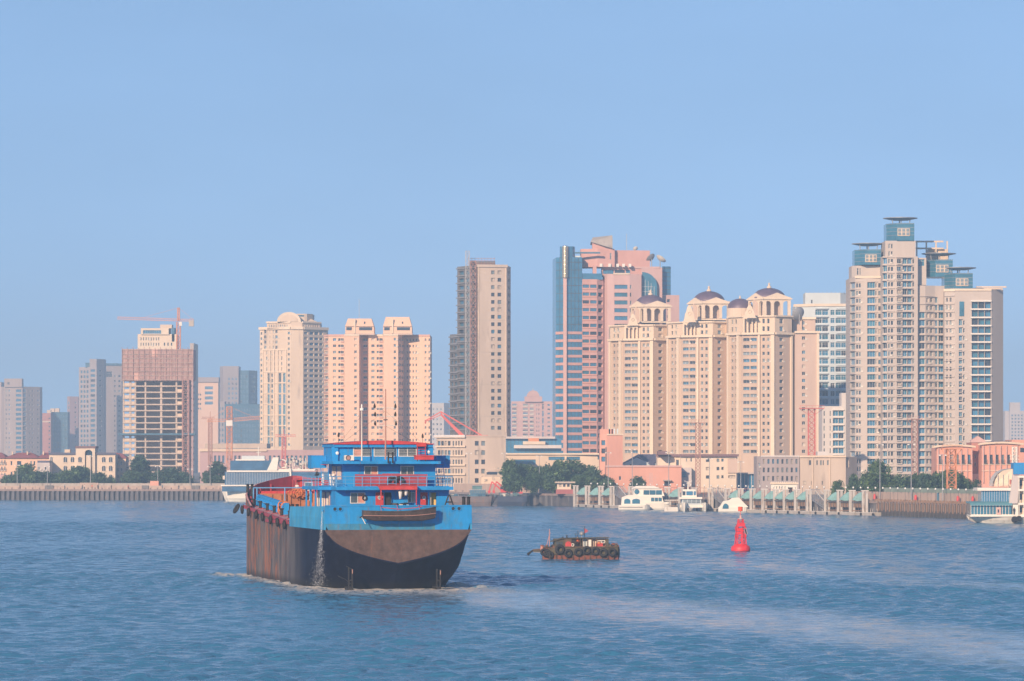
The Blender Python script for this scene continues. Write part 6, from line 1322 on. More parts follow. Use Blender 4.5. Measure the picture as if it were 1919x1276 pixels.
mb = MB(); rs = [[(7.45, s, gun(s)+.05), (7.45, s, gun(s)+1.5), (6.85, s, gun(s)+1.5), (6.85, s, gun(s)+.05)] for s in (30, 45, 68.7)]; mb.loft(rs, 'barge_blue', caps=True); mb.build('hatch_coaming', SB)
# bow bulwark
bw = [(-9.15, 62, .3), (-9.1, 66, 1.1), (-8.9, 68.5, 1.6), (-8.0, 72, 2.0), (-6.3, 76, 2.3), (-4.2, 79, 2.5), (-.3, 82, 2.9), (.3, 82, 2.9), (4.2, 79, 2.5), (6.3, 76, 2.3), (8.0, 72, 2.0), (8.9, 68.5, 1.6), (9.1, 66, 1.1), (9.15, 62, .3)]
mb = MB(); o_ = [(a, s, gun(s)) for a, s, h in bw]+[]; rs = [[(a, s, gun(s)-.1), (a*1.01, s+.05, gun(s)+h), (a*.985, s-.1, gun(s)+h), (a*.975, s-.15, gun(s)-.1)] for a, s, h in bw]
mb.loft([[r[2], r[3]] for r in rs], 'barge_red_dull', close=False); mb.loft([[r[0], r[1]] for r in rs], 'barge_hull_paint', close=False); mb.loft([[r[1], r[2]] for r in rs], 'deck_pink', close=False); mb.build('bow_bulwark', SB)
mb = MB()
for a, s, h in bw[1:-1]: mb.box(a*.93-.1, s-.3, gun(s), a*.93+.1, s-.05, gun(s)+h*.8, 'barge_red_dull')
mb.build('bulwark_bracket', SB)
mb = MB(); mb.box(-7, 69.05, 9.6, 7, 69.3, 11.55, 'barge_red'); mb.build('forecastle_front', SB)
# rail across the hold's forward end
mb = MB(); mb.bar((-7.9, 68.3, 12.0), (7.5, 68.3, 12.0), .09, 'rail_blue', 5)
for x in (-7.9, -7.4, -3.5, 0, 3.5, 7.4): mb.bar((x, 68.3, 10.2 if x > -7.5 else 9.6), (x, 68.3, 12.0), .09, 'rail_blue', 5)
mb.build('hold_rail', SB)
# bollards and tyres
bo = MB()
for dx in (-.28, .28): bo.lathe([(.17, 0), (.16, .9), (.24, .95), (.22, 1.1), (0, 1.12)], 'black', 10, (0, dx, 0))
bo.box(-.3, -.6, 0, .3, .6, .12, 'barge_red_dull'); bom = bo.mesh('bollard')
for px in (464.5, 475, 488, 501, 514, 528): s = SS(px, -8.3); link('bollard', bom, SB, (-8.3, s, gun(s)))
link('bollard', bom, SB, (-8.3, 33, gun(33))); a, z = SP(550, 951, 32)
bo2 = MB()
for dx in (-.3, .3): bo2.lathe([(.22, 0), (.2, 1.1), (.28, 1.2), (0, 1.3)], 'black', 10, (dx, 0, 0))
bo2.box(-.6, -.3, -.1, .6, .3, .1, 'black'); b2m = bo2.mesh('bollard'); link('bollard', b2m, SB, (-8.0, 30.5, 8.9)); link('bollard', b2m, SB, (SP(873, 950, 1)[0], .8, 10.1)); a, z = SP(459, 925, 70); link('bollard', b2m, SB, (-8.2, 69.6, 11.0)).scale = (1, 1, 1.2)
ty = MB(); ty.torus((0, 0, 0), .42, .2, 'rubber', (1, 0, 0), 18, 8, .9); tym = ty.mesh('tyre_fender', True)
for px, y in ((454, 954), (466, 961), (480, 966), (492, 969), (507, 973), (520, 977), (533, 981)):
    s = SS(px+1, -9.4); z = gun(s)-.55; o = link('tyre_fender', tym, SB, (-9.5, s, z), (0, R.uniform(-.1, .1), 0)); mb = MB(); mb.bar((-9.45, s, z+.4), (-9.3, s, z+.75), .04, 'black', 4); r_ = mb.build('tyre_rope', SB)
link('tyre_fender', tym, SB, (-9.9, SS(447, -9.6), 9.1), (0, .5, .2)).scale = (1, 1.25, 1.25)
# ------- stern house
def wall(name, a0, a1, z0, z1, s, holes=(), m='barge_blue', th=.12, dep=.25):
    xs = sorted({a0, a1, *[h[0] for h in holes], *[h[1] for h in holes]}); zs = sorted({z0, z1, *[h[2] for h in holes], *[h[3] for h in holes]}); mb = MB()
    for xa, xb in zip(xs, xs[1:]):
        for za, zb_ in zip(zs, zs[1:]):
            if any(h[0] <= xa and xb <= h[1] and h[2] <= za and zb_ <= h[3] for h in holes): continue
            mb.add([(xa, s, za), (xb, s, za), (xb, s, zb_), (xa, s, zb_)], [(0, 1, 2, 3)], m)
    for h in holes:
        mb.add([(h[0], s, h[2]), (h[1], s, h[2]), (h[1], s, h[3]), (h[0], s, h[3]), (h[0], s+dep, h[2]), (h[1], s+dep, h[2]), (h[1], s+dep, h[3]), (h[0], s+dep, h[3])], [(0, 1, 5, 4), (1, 2, 6, 5), (2, 3, 7, 6), (3, 0, 4, 7)], m)
    return mb.build(name, SB)
def HL(x0, x1, y0, y1, s):     # hole from enlarged-photo coordinates (6x, origin 560,790)
    a0, z1 = SP(560+x0/6, 790+y0/6, s); a1, z0 = SP(560+x1/6, 790+y1/6, s); return (a0, a1, z0, z1)
def ship_window(h, s, panes=2, tones=('window_glass',), bars=False, dep=.1):
    a0, a1, z0, z1 = h; f = .09; o = MB()
    for x0, zz0, x1, zz1 in ((a0-f, z0-f, a0, z1+f), (a1, z0-f, a1+f, z1+f), (a0, z0-f, a1, z0), (a0, z1, a1, z1+f)): o.box(x0, s-.05, zz0, x1, s+dep, zz1, 'steel_white')
    fr = o.build('window_frame', SB); w_ = (a1-a0)/panes
    for i in range(panes):
        mb = MB(); mb.box(a0+w_*i+.03, s+.04, z0, a0+w_*(i+1)-.03, s+.07, z1, tones[i % len(tones)]); mb.build('pane', fr)
        if i: mb = MB(); mb.box(a0+w_*i-.035, s-.02, z0, a0+w_*i+.035, s+.09, z1, 'steel_white'); mb.build('mullion', fr)
    if bars:
        mb = MB()
        for k in range(1, 5): mb.box(a0, s-.03, z0+(z1-z0)*k/5-.012, a1, s-.01, z0+(z1-z0)*k/5+.012, 'steel_white')
        mb.build('window_bars', fr)
    return fr
S1 = 4.0
z0_, z1_ = 9.15, SP(700, 911, S1)[1]
hw = HL(585, 738, 806, 912, S1); hd = HL(962, 1045, 796, 945, S1); hy = HL(1466, 1548, 796, 950, S1); hw2 = HL(1232, 1300, 800, 905, S1)
a_l, a_r = SP(629, 0, S1)[0], SP(841, 0, S1)[0]
wall('lower_house_wall', a_l, a_r, z0_, z1_, S1, (hw, hd, hy, hw2), dep=.35)
ship_window(hw, S1, 2, ('window_glass', 'curtain_pink')); ship_window(hw2, S1, 2, ('window_glass', 'curtain'))
mb = MB(); mb.box(hd[0]-.2, S1+.36, hd[2]-.2, hd[1]+.2, S1+1.6, hd[3]+.2, 'void'); mb.build('dark_interior', SB)
mb = MB(); mb.box(hy[0]-.1, S1+.9, hy[2], hy[1]+.1, S1+1.0, hy[3]+.1, 'lit_yellow'); mb.box(hy[0]-.05, S1+.3, hy[2], hy[0]+.3, S1+.9, hy[3], 'yellow_wall'); mb.box(hy[0]-.1, S1+.36, hy[2]-.05, hy[1]+.1, S1+.9, hy[2], 'deck_pink'); mb.build('cabin_interior', SB)
for x0, x1 in ((862, 950), (1366, 1446)):
    h = HL(x0, x1, 796, 952, S1); mb = MB(); mb.box(h[0], S1-.12, h[2], h[1], S1-.02, h[3], 'barge_red'); d = mb.build('door', SB)
    mb = MB(); mb.torus(((h[0]+h[1])/2, S1-.14, h[2]+(h[3]-h[2])*.62), .2, .04, 'steel_white', (0, 1, 0), 14, 5); mb.lathe([(0, 0), (.18, 0)], 'glass_pale', 12, T=lambda x, y, z, h=h: ((h[0]+h[1])/2+x, S1-.135, h[2]+(h[3]-h[2])*.62+y)); mb.build('porthole', d)
    mb = MB(); mb.box(h[1]-.2, S1-.2, h[2]+.8, h[1]-.14, S1-.12, h[2]+1.0, 'black'); mb.build('handle', d)
mb = MB(); mb.box(a_l-.02, S1+.01, z0_, a_l+.1, 18, z1_, 'barge_blue'); mb.box(a_r-.1, S1+.01, z0_, a_r+.02, 18, z1_, 'barge_blue'); mb.box(a_l, 17.9, z0_, a_r, 18, z1_, 'barge_blue'); mb.build('lower_house_side', SB)
for s in (8, 11.5, 15):    # port side openings with barred curtains
    mb = MB(); mb.box(a_l-.10, s, 9.9, a_l-.03, s+2.2, 11.9, 'curtain_pink' if s < 12 else 'curtain'); fr = mb.build('side_window', SB)
    mb = MB()
    for k in range(6): mb.box(a_l-.16, s+.1+k*.4, 9.9, a_l-.11, s+.16+k*.4, 11.9, 'steel_white')
    mb.build('window_bars', fr)
for s in (6.6, 10.6, 14.3, 17.9): mb = MB(); mb.box(-8.6, s, 9.1, -8.4, s+.2, 12.3, 'barge_blue'); mb.build('deck_post', SB)
# awning over the aft door, laundry, engine parts
h = HL(905, 1325, 722, 765, 1.8); mb = MB(); mb.add([(h[0], 1.4, h[2]), (h[1], 1.4, h[2]), (h[1], S1, h[3]+.15), (h[0], S1, h[3]+.15), (h[0], 1.4, h[2]+.45), (h[1], 1.4, h[2]+.45), (h[1], S1, h[3]+.3), (h[0], S1, h[3]+.3)], [(0, 1, 5, 4), (4, 5, 6, 7), (3, 2, 1, 0), (0, 4, 7, 3), (1, 2, 6, 5)], 'barge_red'); mb.build('awning', SB)
for x in (h[0]+.1, h[1]-.15): mb = MB(); mb.box(x, 1.5, 9.1, x+.12, 1.62, h[2], 'barge_red'); mb.build('awning_post', SB)
zc = h[2]-.05; mb = MB(); mb.bar((h[0]+2.2, 1.9, zc-.1), (h[1]-.1, 1.9, zc-.1), .02, 'steel_white', 4); mb.build('laundry_line', SB)
# deck 2 slab, rails
zs = SP(700, 914, 3)[1]
mb = MB(); mb.prism([(-7.3, 2.4), (SP(711, 0, 2.4)[0], 2.4), (SP(711, 0, 2.4)[0], 3), (SP(781, 0, 2.4)[0], 3), (SP(781, 0, 2.4)[0], 2.4), (7.35, 2.4), (7.35, 19), (-8.9, 19), (-8.9, 6.5), (-7.3, 6.5)], zs-.28, zs+.12, 'barge_blue'); mb.build('upper_deck', SB)
def rail(pts, z0, hgt=1.15, nr=3, step=1.1, m='rail_blue', name='railing'):
    mb = MB()
    for (x0, y0), (x1, y1) in zip(pts, pts[1:]):
        for r in range(nr): mb.bar((x0, y0, z0+hgt*(r+1)/nr), (x1, y1, z0+hgt*(r+1)/nr), .035 if r < nr-1 else .05, m, 5)
        L_ = hypot(x1-x0, y1-y0); n = max(1, round(L_/step))
        for i in range(n+1): mb.bar((x0+(x1-x0)*i/n, y0+(y1-y0)*i/n, z0), (x0+(x1-x0)*i/n, y0+(y1-y0)*i/n, z0+hgt), .05 if i % 3 == 0 else .03, m, 5)
    return mb.build(name, SB)
rail([(-8.8, 18.8), (-8.8, 6.6), (-7.2, 6.5), (-7.2, 2.5), (0.2, 2.5)], zs+.1, 1.3); rail([(.75, 2.5), (7.25, 2.5), (7.25, 18)], zs+.1, 1.3)
# red slogan-free canvas screen, a dull red long panel behind the rail
h = HL(632, 1448, 592, 724, 4.4); hm_ = SP(733, 0, 4.4)[0]; mb = MB()
for i in range(8):
    x0, x1 = h[0]+(h[1]-h[0])*i/8, h[0]+(h[1]-h[0])*(i+1)/8-.02; d = R.uniform(-.05, .05); mb = MB(); mb.box(x0, 4.4+d, zs+.12, x1, 4.46+d, h[3]+(.08 if i in (3, 4) else 0), 'barge_red_dull'); mb.build('screen_panel', SB)
h = HL(1005, 1165, 632, 722, 4.2); mb = MB(); mb.torus(((h[0]+h[1])/2-.35, 4.2, (h[2]+h[3])/2), .5, .22, 'black', (0, 1, 0), 16, 8); mb.torus(((h[0]+h[1])/2+.5, 4.2, (h[2]+h[3])/2), .5, .22, 'black', (0, 1, 0), 16, 8); mb.build('spare_tyre', SB)
# deck 2 house
S2 = 6.0; zt = SP(700, 866, S2)[1]; al, ar = SP(643, 0, S2)[0], SP(816, 0, S2)[0]
h1, h2 = HL(742, 882, 506, 590, S2), HL(1150, 1286, 506, 590, S2)
wall('upper_house_wall', al, ar, zs+.12, zt, S2, (h1, h2)); ship_window(h1, S2, 2, ('window_glass', 'curtain_pink')); ship_window(h2, S2, 2, ('window_glass', 'window_glass'))
mb = MB(); mb.box(al, S2+.01, zs+.12, al+.1, 17, zt, 'barge_blue'); mb.box(ar-.1, S2+.01, zs+.12, ar, 17, zt, 'barge_blue'); mb.build('upper_house_side', SB)
for s in (7.2, 11): mb = MB(); mb.box(al-.08, s, zs+1.0, al-.02, s+2.6, zt-.5, 'curtain_pink'); fr = mb.build('side_window', SB); mb = MB(); [mb.box(al-.13, s+k*.52, zs+1.0, al-.09, s+.06+k*.52, zt-.5, 'steel_white') for k in range(6)]; mb.build('window_bars', fr)
# bridge deck, wings, wheelhouse
zb2 = SP(700, 866, 4)[1]; mb = MB(); mb.prism([(SP(624, 0, 4)[0], 4), (SP(826, 0, 4)[0], 4), (SP(826, 0, 4)[0], 17.5), (-7.4, 17.5)], zb2-.22, zb2+.12, 'barge_blue'); mb.build('bridge_deck', SB)
for px0, px1 in ((584, 612), (818, 843)):
    x0, zz1 = SP(px0, 854, 13); x1, zz0 = SP(px1, 877, 13); mb = MB(); mb.box(x0, 13, zz0, x1, 16, zz1, 'barge_blue'); mb.box(x0-.05, 12.95, zz1, x1+.05, 16.05, zz1+.06, 'barge_blue'); mb.build('bridge_wing', SB)
mb = MB(); mb.box(-8.6, 13.2, zb2-.25, 8.6, 15.8, zb2+.4, 'barge_blue'); mb.build('wing_beam', SB)
S3 = 7.0; al, ar = SP(627.5, 0, S3)[0], SP(808, 0, S3)[0]; zt3 = SP(700, 838, S3)[1]; hs = [HL(618, 810, 296, 384, S3), HL(850, 1090, 296, 384, S3), HL(1127, 1316, 296, 384, S3)]
wall('wheelhouse_wall', al, ar, zb2+.12, zt3, S3, hs)
for i, h in enumerate(hs): ship_window(h, S3, 2 if i != 1 else 2, (('curtain_pink', 'window_glass'), ('glass_pale', 'window_glass'), ('window_glass', 'window_glass'))[i], True)
mb = MB(); mb.box(al, S3+.01, zb2+.12, al+.1, 15.5, zt3, 'barge_blue'); mb.box(ar-.1, S3+.01, zb2+.12, ar, 15.5, zt3, 'barge_blue'); mb.build('wheelhouse_side', SB)
mb = MB(); mb.box(al-.15, S3-.5, zt3, ar+.15, 15.8, zt3+.42, 'barge_blue'); mb.build('roof_fascia', SB)
mb = MB(); n = 12; W_ = (ar-al)/2+.3; xc = (al+ar)/2; pf = [(xc-W_+2*W_*i/n, zt3+.42+.42*sin(pi*i/n)) for i in range(n+1)]
mb.add([(x, S3-.7, z) for x, z in pf]+[(x, 16, z) for x, z in pf]+[(x, S3-.7, zt3+.36) for x, z in pf], [(i, i+1, n+2+i, n+1+i) for i in range(n)]+[(2*n+2+i, 2*n+3+i, i+1, i) for i in range(n)], 'barge_red'); mb.build('roof', SB)
for px in (632, 803): a, z = SP(px, 849 if px < 700 else 847, S3-.3); mb = MB(); mb.lathe([(0, 0), (.2, 0), (.2, .15), (0, .3)], 'lamp_glass', 12, T=lambda x, y, zz, a=a, z=z: (a+x, S3-.25-zz*.6, z+y)); mb.build('floodlight', SB)
for px in (628, 806): a = SP(px, 0, S3-.1)[0]; mb = MB(); mb.box(a-.45, S3-.3, zb2+.12, a+.35, S3-.05, zt3, 'barge_blue'); mb.build('corner_post', SB)
h = HL(1312, 1515, 378, 428, 4.6); mb = MB(); mb.box(h[0], 4.4, h[2], h[1], 5.6, h[3], 'barge_red'); mb.box(h[0]-.04, 4.35, h[3]-.12, h[1]+.04, 5.65, h[3], 'barge_red'); mb.build('deck_box', SB)
a, z = SP(560+1382/6, 860, 6); mb = MB()
for dx in (-.5, .5): mb.box(a+dx-.05, 6.2, zb2, a+dx+.05, 6.3, zt3+.6, 'barge_red')
for k in range(7): mb.box(a-.5, 6.2, zb2+.3+k*.32, a+.5, 6.27, zb2+.36+k*.32, 'barge_red')
mb.box(a-.6, 6.1, zt3+.1, a+.6, 6.4, zt3+.5, 'barge_red'); mb.build('ladder', SB)
h = HL(516, 620, 378, 436, 5.2); mb = MB(); mb.box(h[0], 5.2, h[2], h[1], 5.8, h[3], 'steel_white'); ac = mb.build('air_conditioner', SB)
mb = MB(); c_ = ((h[0]*.62+h[1]*.38), 5.16, (h[2]+h[3])/2); mb.torus(c_, .28, .05, 'frame_dark', (0, 1, 0), 16, 5); mb.lathe([(0, 0), (.27, .0)], 'steel_rust', 14, T=lambda x, y, z: (c_[0]+x, 5.18, c_[2]+y)); mb.build('fan_grille', ac)
# side ladders
for x, sdir in ((-7.6, 1), (7.0, -1)):
    mb = MB()
    for k in range(7): mb.box(x-.45, 8+k*.3, zs+.3+k*.42, x+.45, 8.25+k*.3, zs+.35+k*.42, 'barge_red' if k == 6 else 'rail_blue')
    for dx in (-.45, .45): mb.bar((x+dx, 7.9, zs+.1), (x+dx, 10.1, zb2+.1), .05, 'barge_blue', 4)
    mb.build('side_stair', SB)
for px, z_ in ((560+270/6, 0), (560+355/6, 0), (560+392/6, 0)): a, z = SP(px, 905, 12); mb = MB(); mb.lathe([(0, -.75), (.17, -.7), (.2, 0), (.17, .7), (0, .75)], 'cloth_white', 10, (max(a, -8.6), 12, zs+.95)); mb.build('rolled_fender', SB)
# masts
def mastpx(px, ytop, ybot, s, r, m, name='mast'):
    a, z1 = SP(px, ytop, s); z0 = SP(px, ybot, s)[1]; mb = MB(); mb.bar((a, s, z0), (a, s, z1), r, m, 8, r*.7); return mb.build(name, SB), a, z0, z1
o, a, z0m, z1m = mastpx(678, 770, 863, 5, .09, 'white_dirty'); mb = MB(); mb.lathe([(0, 0), (.22, .05), (.24, .3), (.08, .4), (.1, .8), (0, .85)], 'lamp_glass', 10, (a, 5, z1m)); mb.build('masthead_lamp', o)
o, a, z0m, z1m = mastpx(722.5, 741, 861, 4.8, .11, 'steel_rust')
for y, x0, x1 in ((764.5, 702, 741), (780, 703, 741), (797, 703, 742)):
    z = SP(722, y, 4.8)[1]; xa, xb = SP(x0, 0, 4.8)[0], SP(x1, 0, 4.8)[0]; mb = MB(); mb.bar((xa, 4.8, z), (xb, 4.8, z), .05, 'steel_white', 5); mb.build('yard_arm', o)
    for x in (xa, xb): mb = MB(); mb.lathe([(.13, -.25), (.15, 0), (.05, .3), (0, .32)], 'black', 8, (x, 4.8, z+.25)); mb.build('signal_lamp', o)
mb = MB(); z = SP(722, 750, 4.8)[1]; mb.box(a-.05, 4.75, z-3, a+.08, 4.85, z+1.4, 'steel_rust'); mb.torus((a, 4.8, z-2.4), .2, .07, 'frame_dark', (0, 0, 1), 10, 5); mb.build('radar_post', o)
for x0, y0, x1, y1 in ((678, 778, 633, 835), (722, 770, 633, 836), (722, 770, 800, 838), (722, 798, 790, 836)): p0, p1 = SP(x0, y0, 5), SP(x1, y1, 8); mb = MB(); mb.bar((p0[0], 5, p0[1]), (p1[0], 8, p1[1]), .012, 'black', 3); mb.build('stay_wire', SB)
for px, y in ((634.5, 815), (792, 817)): a, z = SP(px, y, 8); mb = MB(); mb.lathe([(.12, -.25), (.14, 0), (.05, .3), (0, .32)], 'black', 8, (a, 8, z)); mb.bar((a, 8, zt3+.4), (a, 8, z-.2), .03, 'black', 4); mb.build('deck_lamp', SB)
a, z = SP(731.5, 858, 3.9); mb = MB()
for dx in (-.28, .28): mb.box(a+dx-.08, 3.6, zb2-.1, a+dx+.08, 3.9, z+.7, 'black')
mb.box(a-.35, 3.6, z, a+.35, 3.9, z+.16, 'black'); mb.box(a-.35, 3.6, z+.5, a+.35, 3.9, z+.64, 'black'); mb.build('stern_light_rack', SB)
a, z = SP(560+1690/6, 940, 2.2); mb = MB()
for p0, p1 in (((-.55, 0), (-.1, 1.3)), ((.55, 0), (.1, 1.3)), ((-.1, 1.3), (.1, 1.3)), ((-.35, .5), (.35, .5))): mb.bar((a+p0[0], 2.2, 10.2+p0[1]), (a+p1[0], 2.2, 10.2+p1[1]), .09, 'black', 5)
mb.build('stern_frame', SB)
a, z = SP(560+740/6, 933, S1-.1); mb = MB(); mb.torus((a, S1-.12, z), .26, .08, 'black', (0, 1, 0), 14, 6); mb.build('wall_ring', SB)
mb = MB(); a0, z = SP(635, 948, 1.2); a1, _ = SP(664, 948, 1.2); mb.bar((a0, 1.2, z), ((a0+a1)/2, 1.2, z), .09, 'steel_white', 6); mb.bar(((a0+a1)/2, 1.2, z), (a1, 1.2, z), .07, 'black', 6); mb.build('boat_hook', SB)
mb = MB()
for i in range(14): x = h[0]*0+SP(560+(1040+i*15)/6, 0, 2.5)[0]; mb.cbox((x, 2.6+R.uniform(-.3, .3), 10.2+R.uniform(0, .35)), (R.uniform(.15, .5), .4, R.uniform(.15, .5)), R.choice(['black', 'frame_dark', 'steel_white', 'black']), R.uniform(0, 1))
mb.build('deck_machinery', SB)
# ---- things on the barge
def onship(a, s, z): return (SHIP_O[0]+a*CA-s*SA, SHIP_O[1]+a*SA+s*CA, z)
for i, (x, y0, y1, m_, lab) in enumerate(((1142, 768, 870, 'cloth_white', 'long white garment hanging leftmost on the barge laundry line'), (1172, 768, 850, 'cloth_dark', 'dark garment hanging beside the long white one on the laundry line'), (1205, 768, 830, 'cloth_white', 'short white garment, third along the barge laundry line'), (1240, 768, 850, 'cloth_dark', 'dark trousers hanging rightmost on the barge laundry line'))):
    h = HL(x-16, x+14, y0, y1, 1.9); t = thing('hanging_laundry', lab, 'laundry', onship((h[0]+h[1])/2, 1.9, h[3]), SHIP_A); w_ = (h[1]-h[0])/2; hh = h[3]-h[2]; mb = MB()
    rs = [[(-w_*.7, -.05, 0), (0, .04, 0), (w_*.7, -.04, 0), (w_*.7, .08, 0), (0, .12, 0), (-w_*.7, .06, 0)], [(-w_*1.25, -.03, -hh*.2), (0, .0, -hh*.2), (w_*1.25, -.05, -hh*.2), (w_*1.2, .1, -hh*.2), (0, .14, -hh*.2), (-w_*1.2, .09, -hh*.2)], [(-w_*.8, -.04, -hh), (0, .03, -hh*.96), (w_*.85, -.06, -hh), (w_*.8, .07, -hh), (0, .11, -hh*.96), (-w_*.8, .08, -hh)]]
    mb.loft(rs, m_, caps=True); mb.build('cloth', t, smooth=True); mb = MB(); mb.bar((-w_*.6, 0, .05), (w_*.6, 0, .05), .02, 'black', 4); mb.build('peg', t)
# dinghy slung across the transom
a0, zt_ = SP(679, 955, -1.2); a1, _ = SP(816, 955, -1.2); zl = SP(740, 976, -1.2)[1]; xm = (a0+a1)/2; LL = a1-a0
DG = thing('dinghy', 'dark wooden dinghy slung on ropes across the barge transom', 'boat', onship(xm, -1.4, zl), SHIP_A)
hh = zt_-zl; rs = []
for i in range(13):
    u = i/12*2-1; B_ = .85*(1-abs(u)**3*.75) if u > 0 else .85*(1-abs(u)**4*.35); zk = (.0+.35*max(0, abs(u)-.7)/.3*.9); zt_i = hh*(.82+.32*max(0, u)**2+.08*u*u); x = u*LL/2
    rs.append([(x, -B_, zt_i), (x-.02, -B_*.92, zt_i*.55), (x-.05, -B_*.5, zk+.08), (x-.05, 0, zk), (x-.05, B_*.5, zk+.08), (x-.02, B_*.92, zt_i*.55), (x, B_, zt_i)])
mb = MB(); mb.loft(rs, 'wood_dark', close=False); mb.add(rs[0], [tuple(range(7))], 'wood_dark'); mb.add(rs[-1], [tuple(range(7))[::-1]], 'wood_dark'); mb.build('hull', DG, smooth=False)
mb = MB(); mb.path([r[0] for r in rs], .07, 'wood_dark', 5); mb.path([r[6] for r in rs], .07, 'wood_dark', 5); mb.path([(r[1][0], r[1][1]-.02, r[1][2]) for r in rs], .045, 'steel_rust', 5); mb.build('gunwale', DG)
for u in (-.5, 0, .45): mb = MB(); mb.box(u*LL/2-.15, -.8, hh*.7, u*LL/2+.15, .8, hh*.76, 'wood_dark'); mb.build('thwart', DG)
mb = MB(); mb.bar((-LL/2-.35, 0, hh*.3), (-LL/2+.3, 0, hh*.5), .09, 'black', 6); mb.bar((-LL/2-.1, 0, hh*.35), (-LL/2+.35, 0, -.35), .06, 'steel_white', 5); mb.build('tiller', DG)
mb = MB()
for x in (-LL*.25, -LL*.02, LL*.28): mb.bar((x, -.2, hh*.85), (x+.1, 1.2, 10.4-zl), .035, 'barge_red', 4)
mb.path([(-LL*.25, -.7, hh+.28), (-.2, -.75, hh+.05), (LL*.2, -.75, hh+.22), (LL*.3, -.7, hh+.4)], .05, 'barge_red', 5); mb.build('sling', DG)
# ropes
def coil(name, lab, loc, pts, r=.09, m='rope_orange'):
    t = thing(name, lab, 'rope', loc, SHIP_A); mb = MB()
    for p in pts: mb.torus(*p)
    mb.build('rope_loops', t, smooth=True)
    mb = MB(); mb.bar((-.6, .05, .55), (.6, .05, .55), .08, m, 5); mb.build('tie', t)
rr = random.Random(5); a, z = SP(555, 924, 68); coil('rope_coil', 'row of orange rope loops hanging on the rail before the red cabin', onship(a, 68, z), [((rr.uniform(-1.15, 1.25), rr.uniform(-.15, .1), rr.uniform(-.1, .1)), rr.uniform(.28, .48), .045, 'rope_orange', (rr.uniform(-.7, .7), 1, 0), 18, 6) for i in range(14)])
a, z = SP(532, 952, 45); coil('rope_coil', 'orange rope bundle draped over the near end of the blue coaming', onship(a, 45, z), [((rr.uniform(-.35, .35), rr.uniform(-.2, .2), rr.uniform(-.35, .35)), rr.uniform(.35, .62), .08, 'rope_orange', (rr.uniform(-.9, .9), 1, rr.uniform(-.3, .3)), 18, 6) for i in range(10)])
# red cabin on the forecastle
a0, zt_ = SP(562, 896, 72); a1, _ = SP(604, 896, 72); t = thing('deck_cabin', 'small bright red cabin with a white framed window, forward on the barge', 'cabin', onship(a0, 72, 10), SHIP_A); w_ = a1-a0; hh = zt_-10
mb = MB(); mb.box(0, 0, 0, w_, 3, hh-.25, 'barge_red'); mb.build('wall', t); mb = MB(); mb.add([(-.5, -.4, hh-.25), (w_+.1, -.4, hh-.25), (w_+.1, 3.3, hh-.25), (-.5, 3.3, hh-.25), (.1, -.4, hh), (w_+.1, -.4, hh), (w_+.1, 3.3, hh), (.1, 3.3, hh)], [(3, 2, 1, 0), (4, 5, 6, 7), (0, 1, 5, 4), (1, 2, 6, 5), (2, 3, 7, 6), (3, 0, 4, 7)], 'barge_red'); mb.build('roof', t)
mb = MB(); x0 = .62; mb.box(x0, -.06, hh-1.75, x0+1.15, -.01, hh-.55, 'steel_white'); f_ = mb.build('window', t); mb = MB(); mb.box(x0+.1, -.09, hh-1.65, x0+.54, -.065, hh-.65, 'window_glass'); mb.box(x0+.61, -.09, hh-1.65, x0+1.05, -.065, hh-.65, 'window_glass'); mb.build('pane', f_)
CABTOP = (onship((a0+a1)/2+.8, 73, 10+hh), hh)
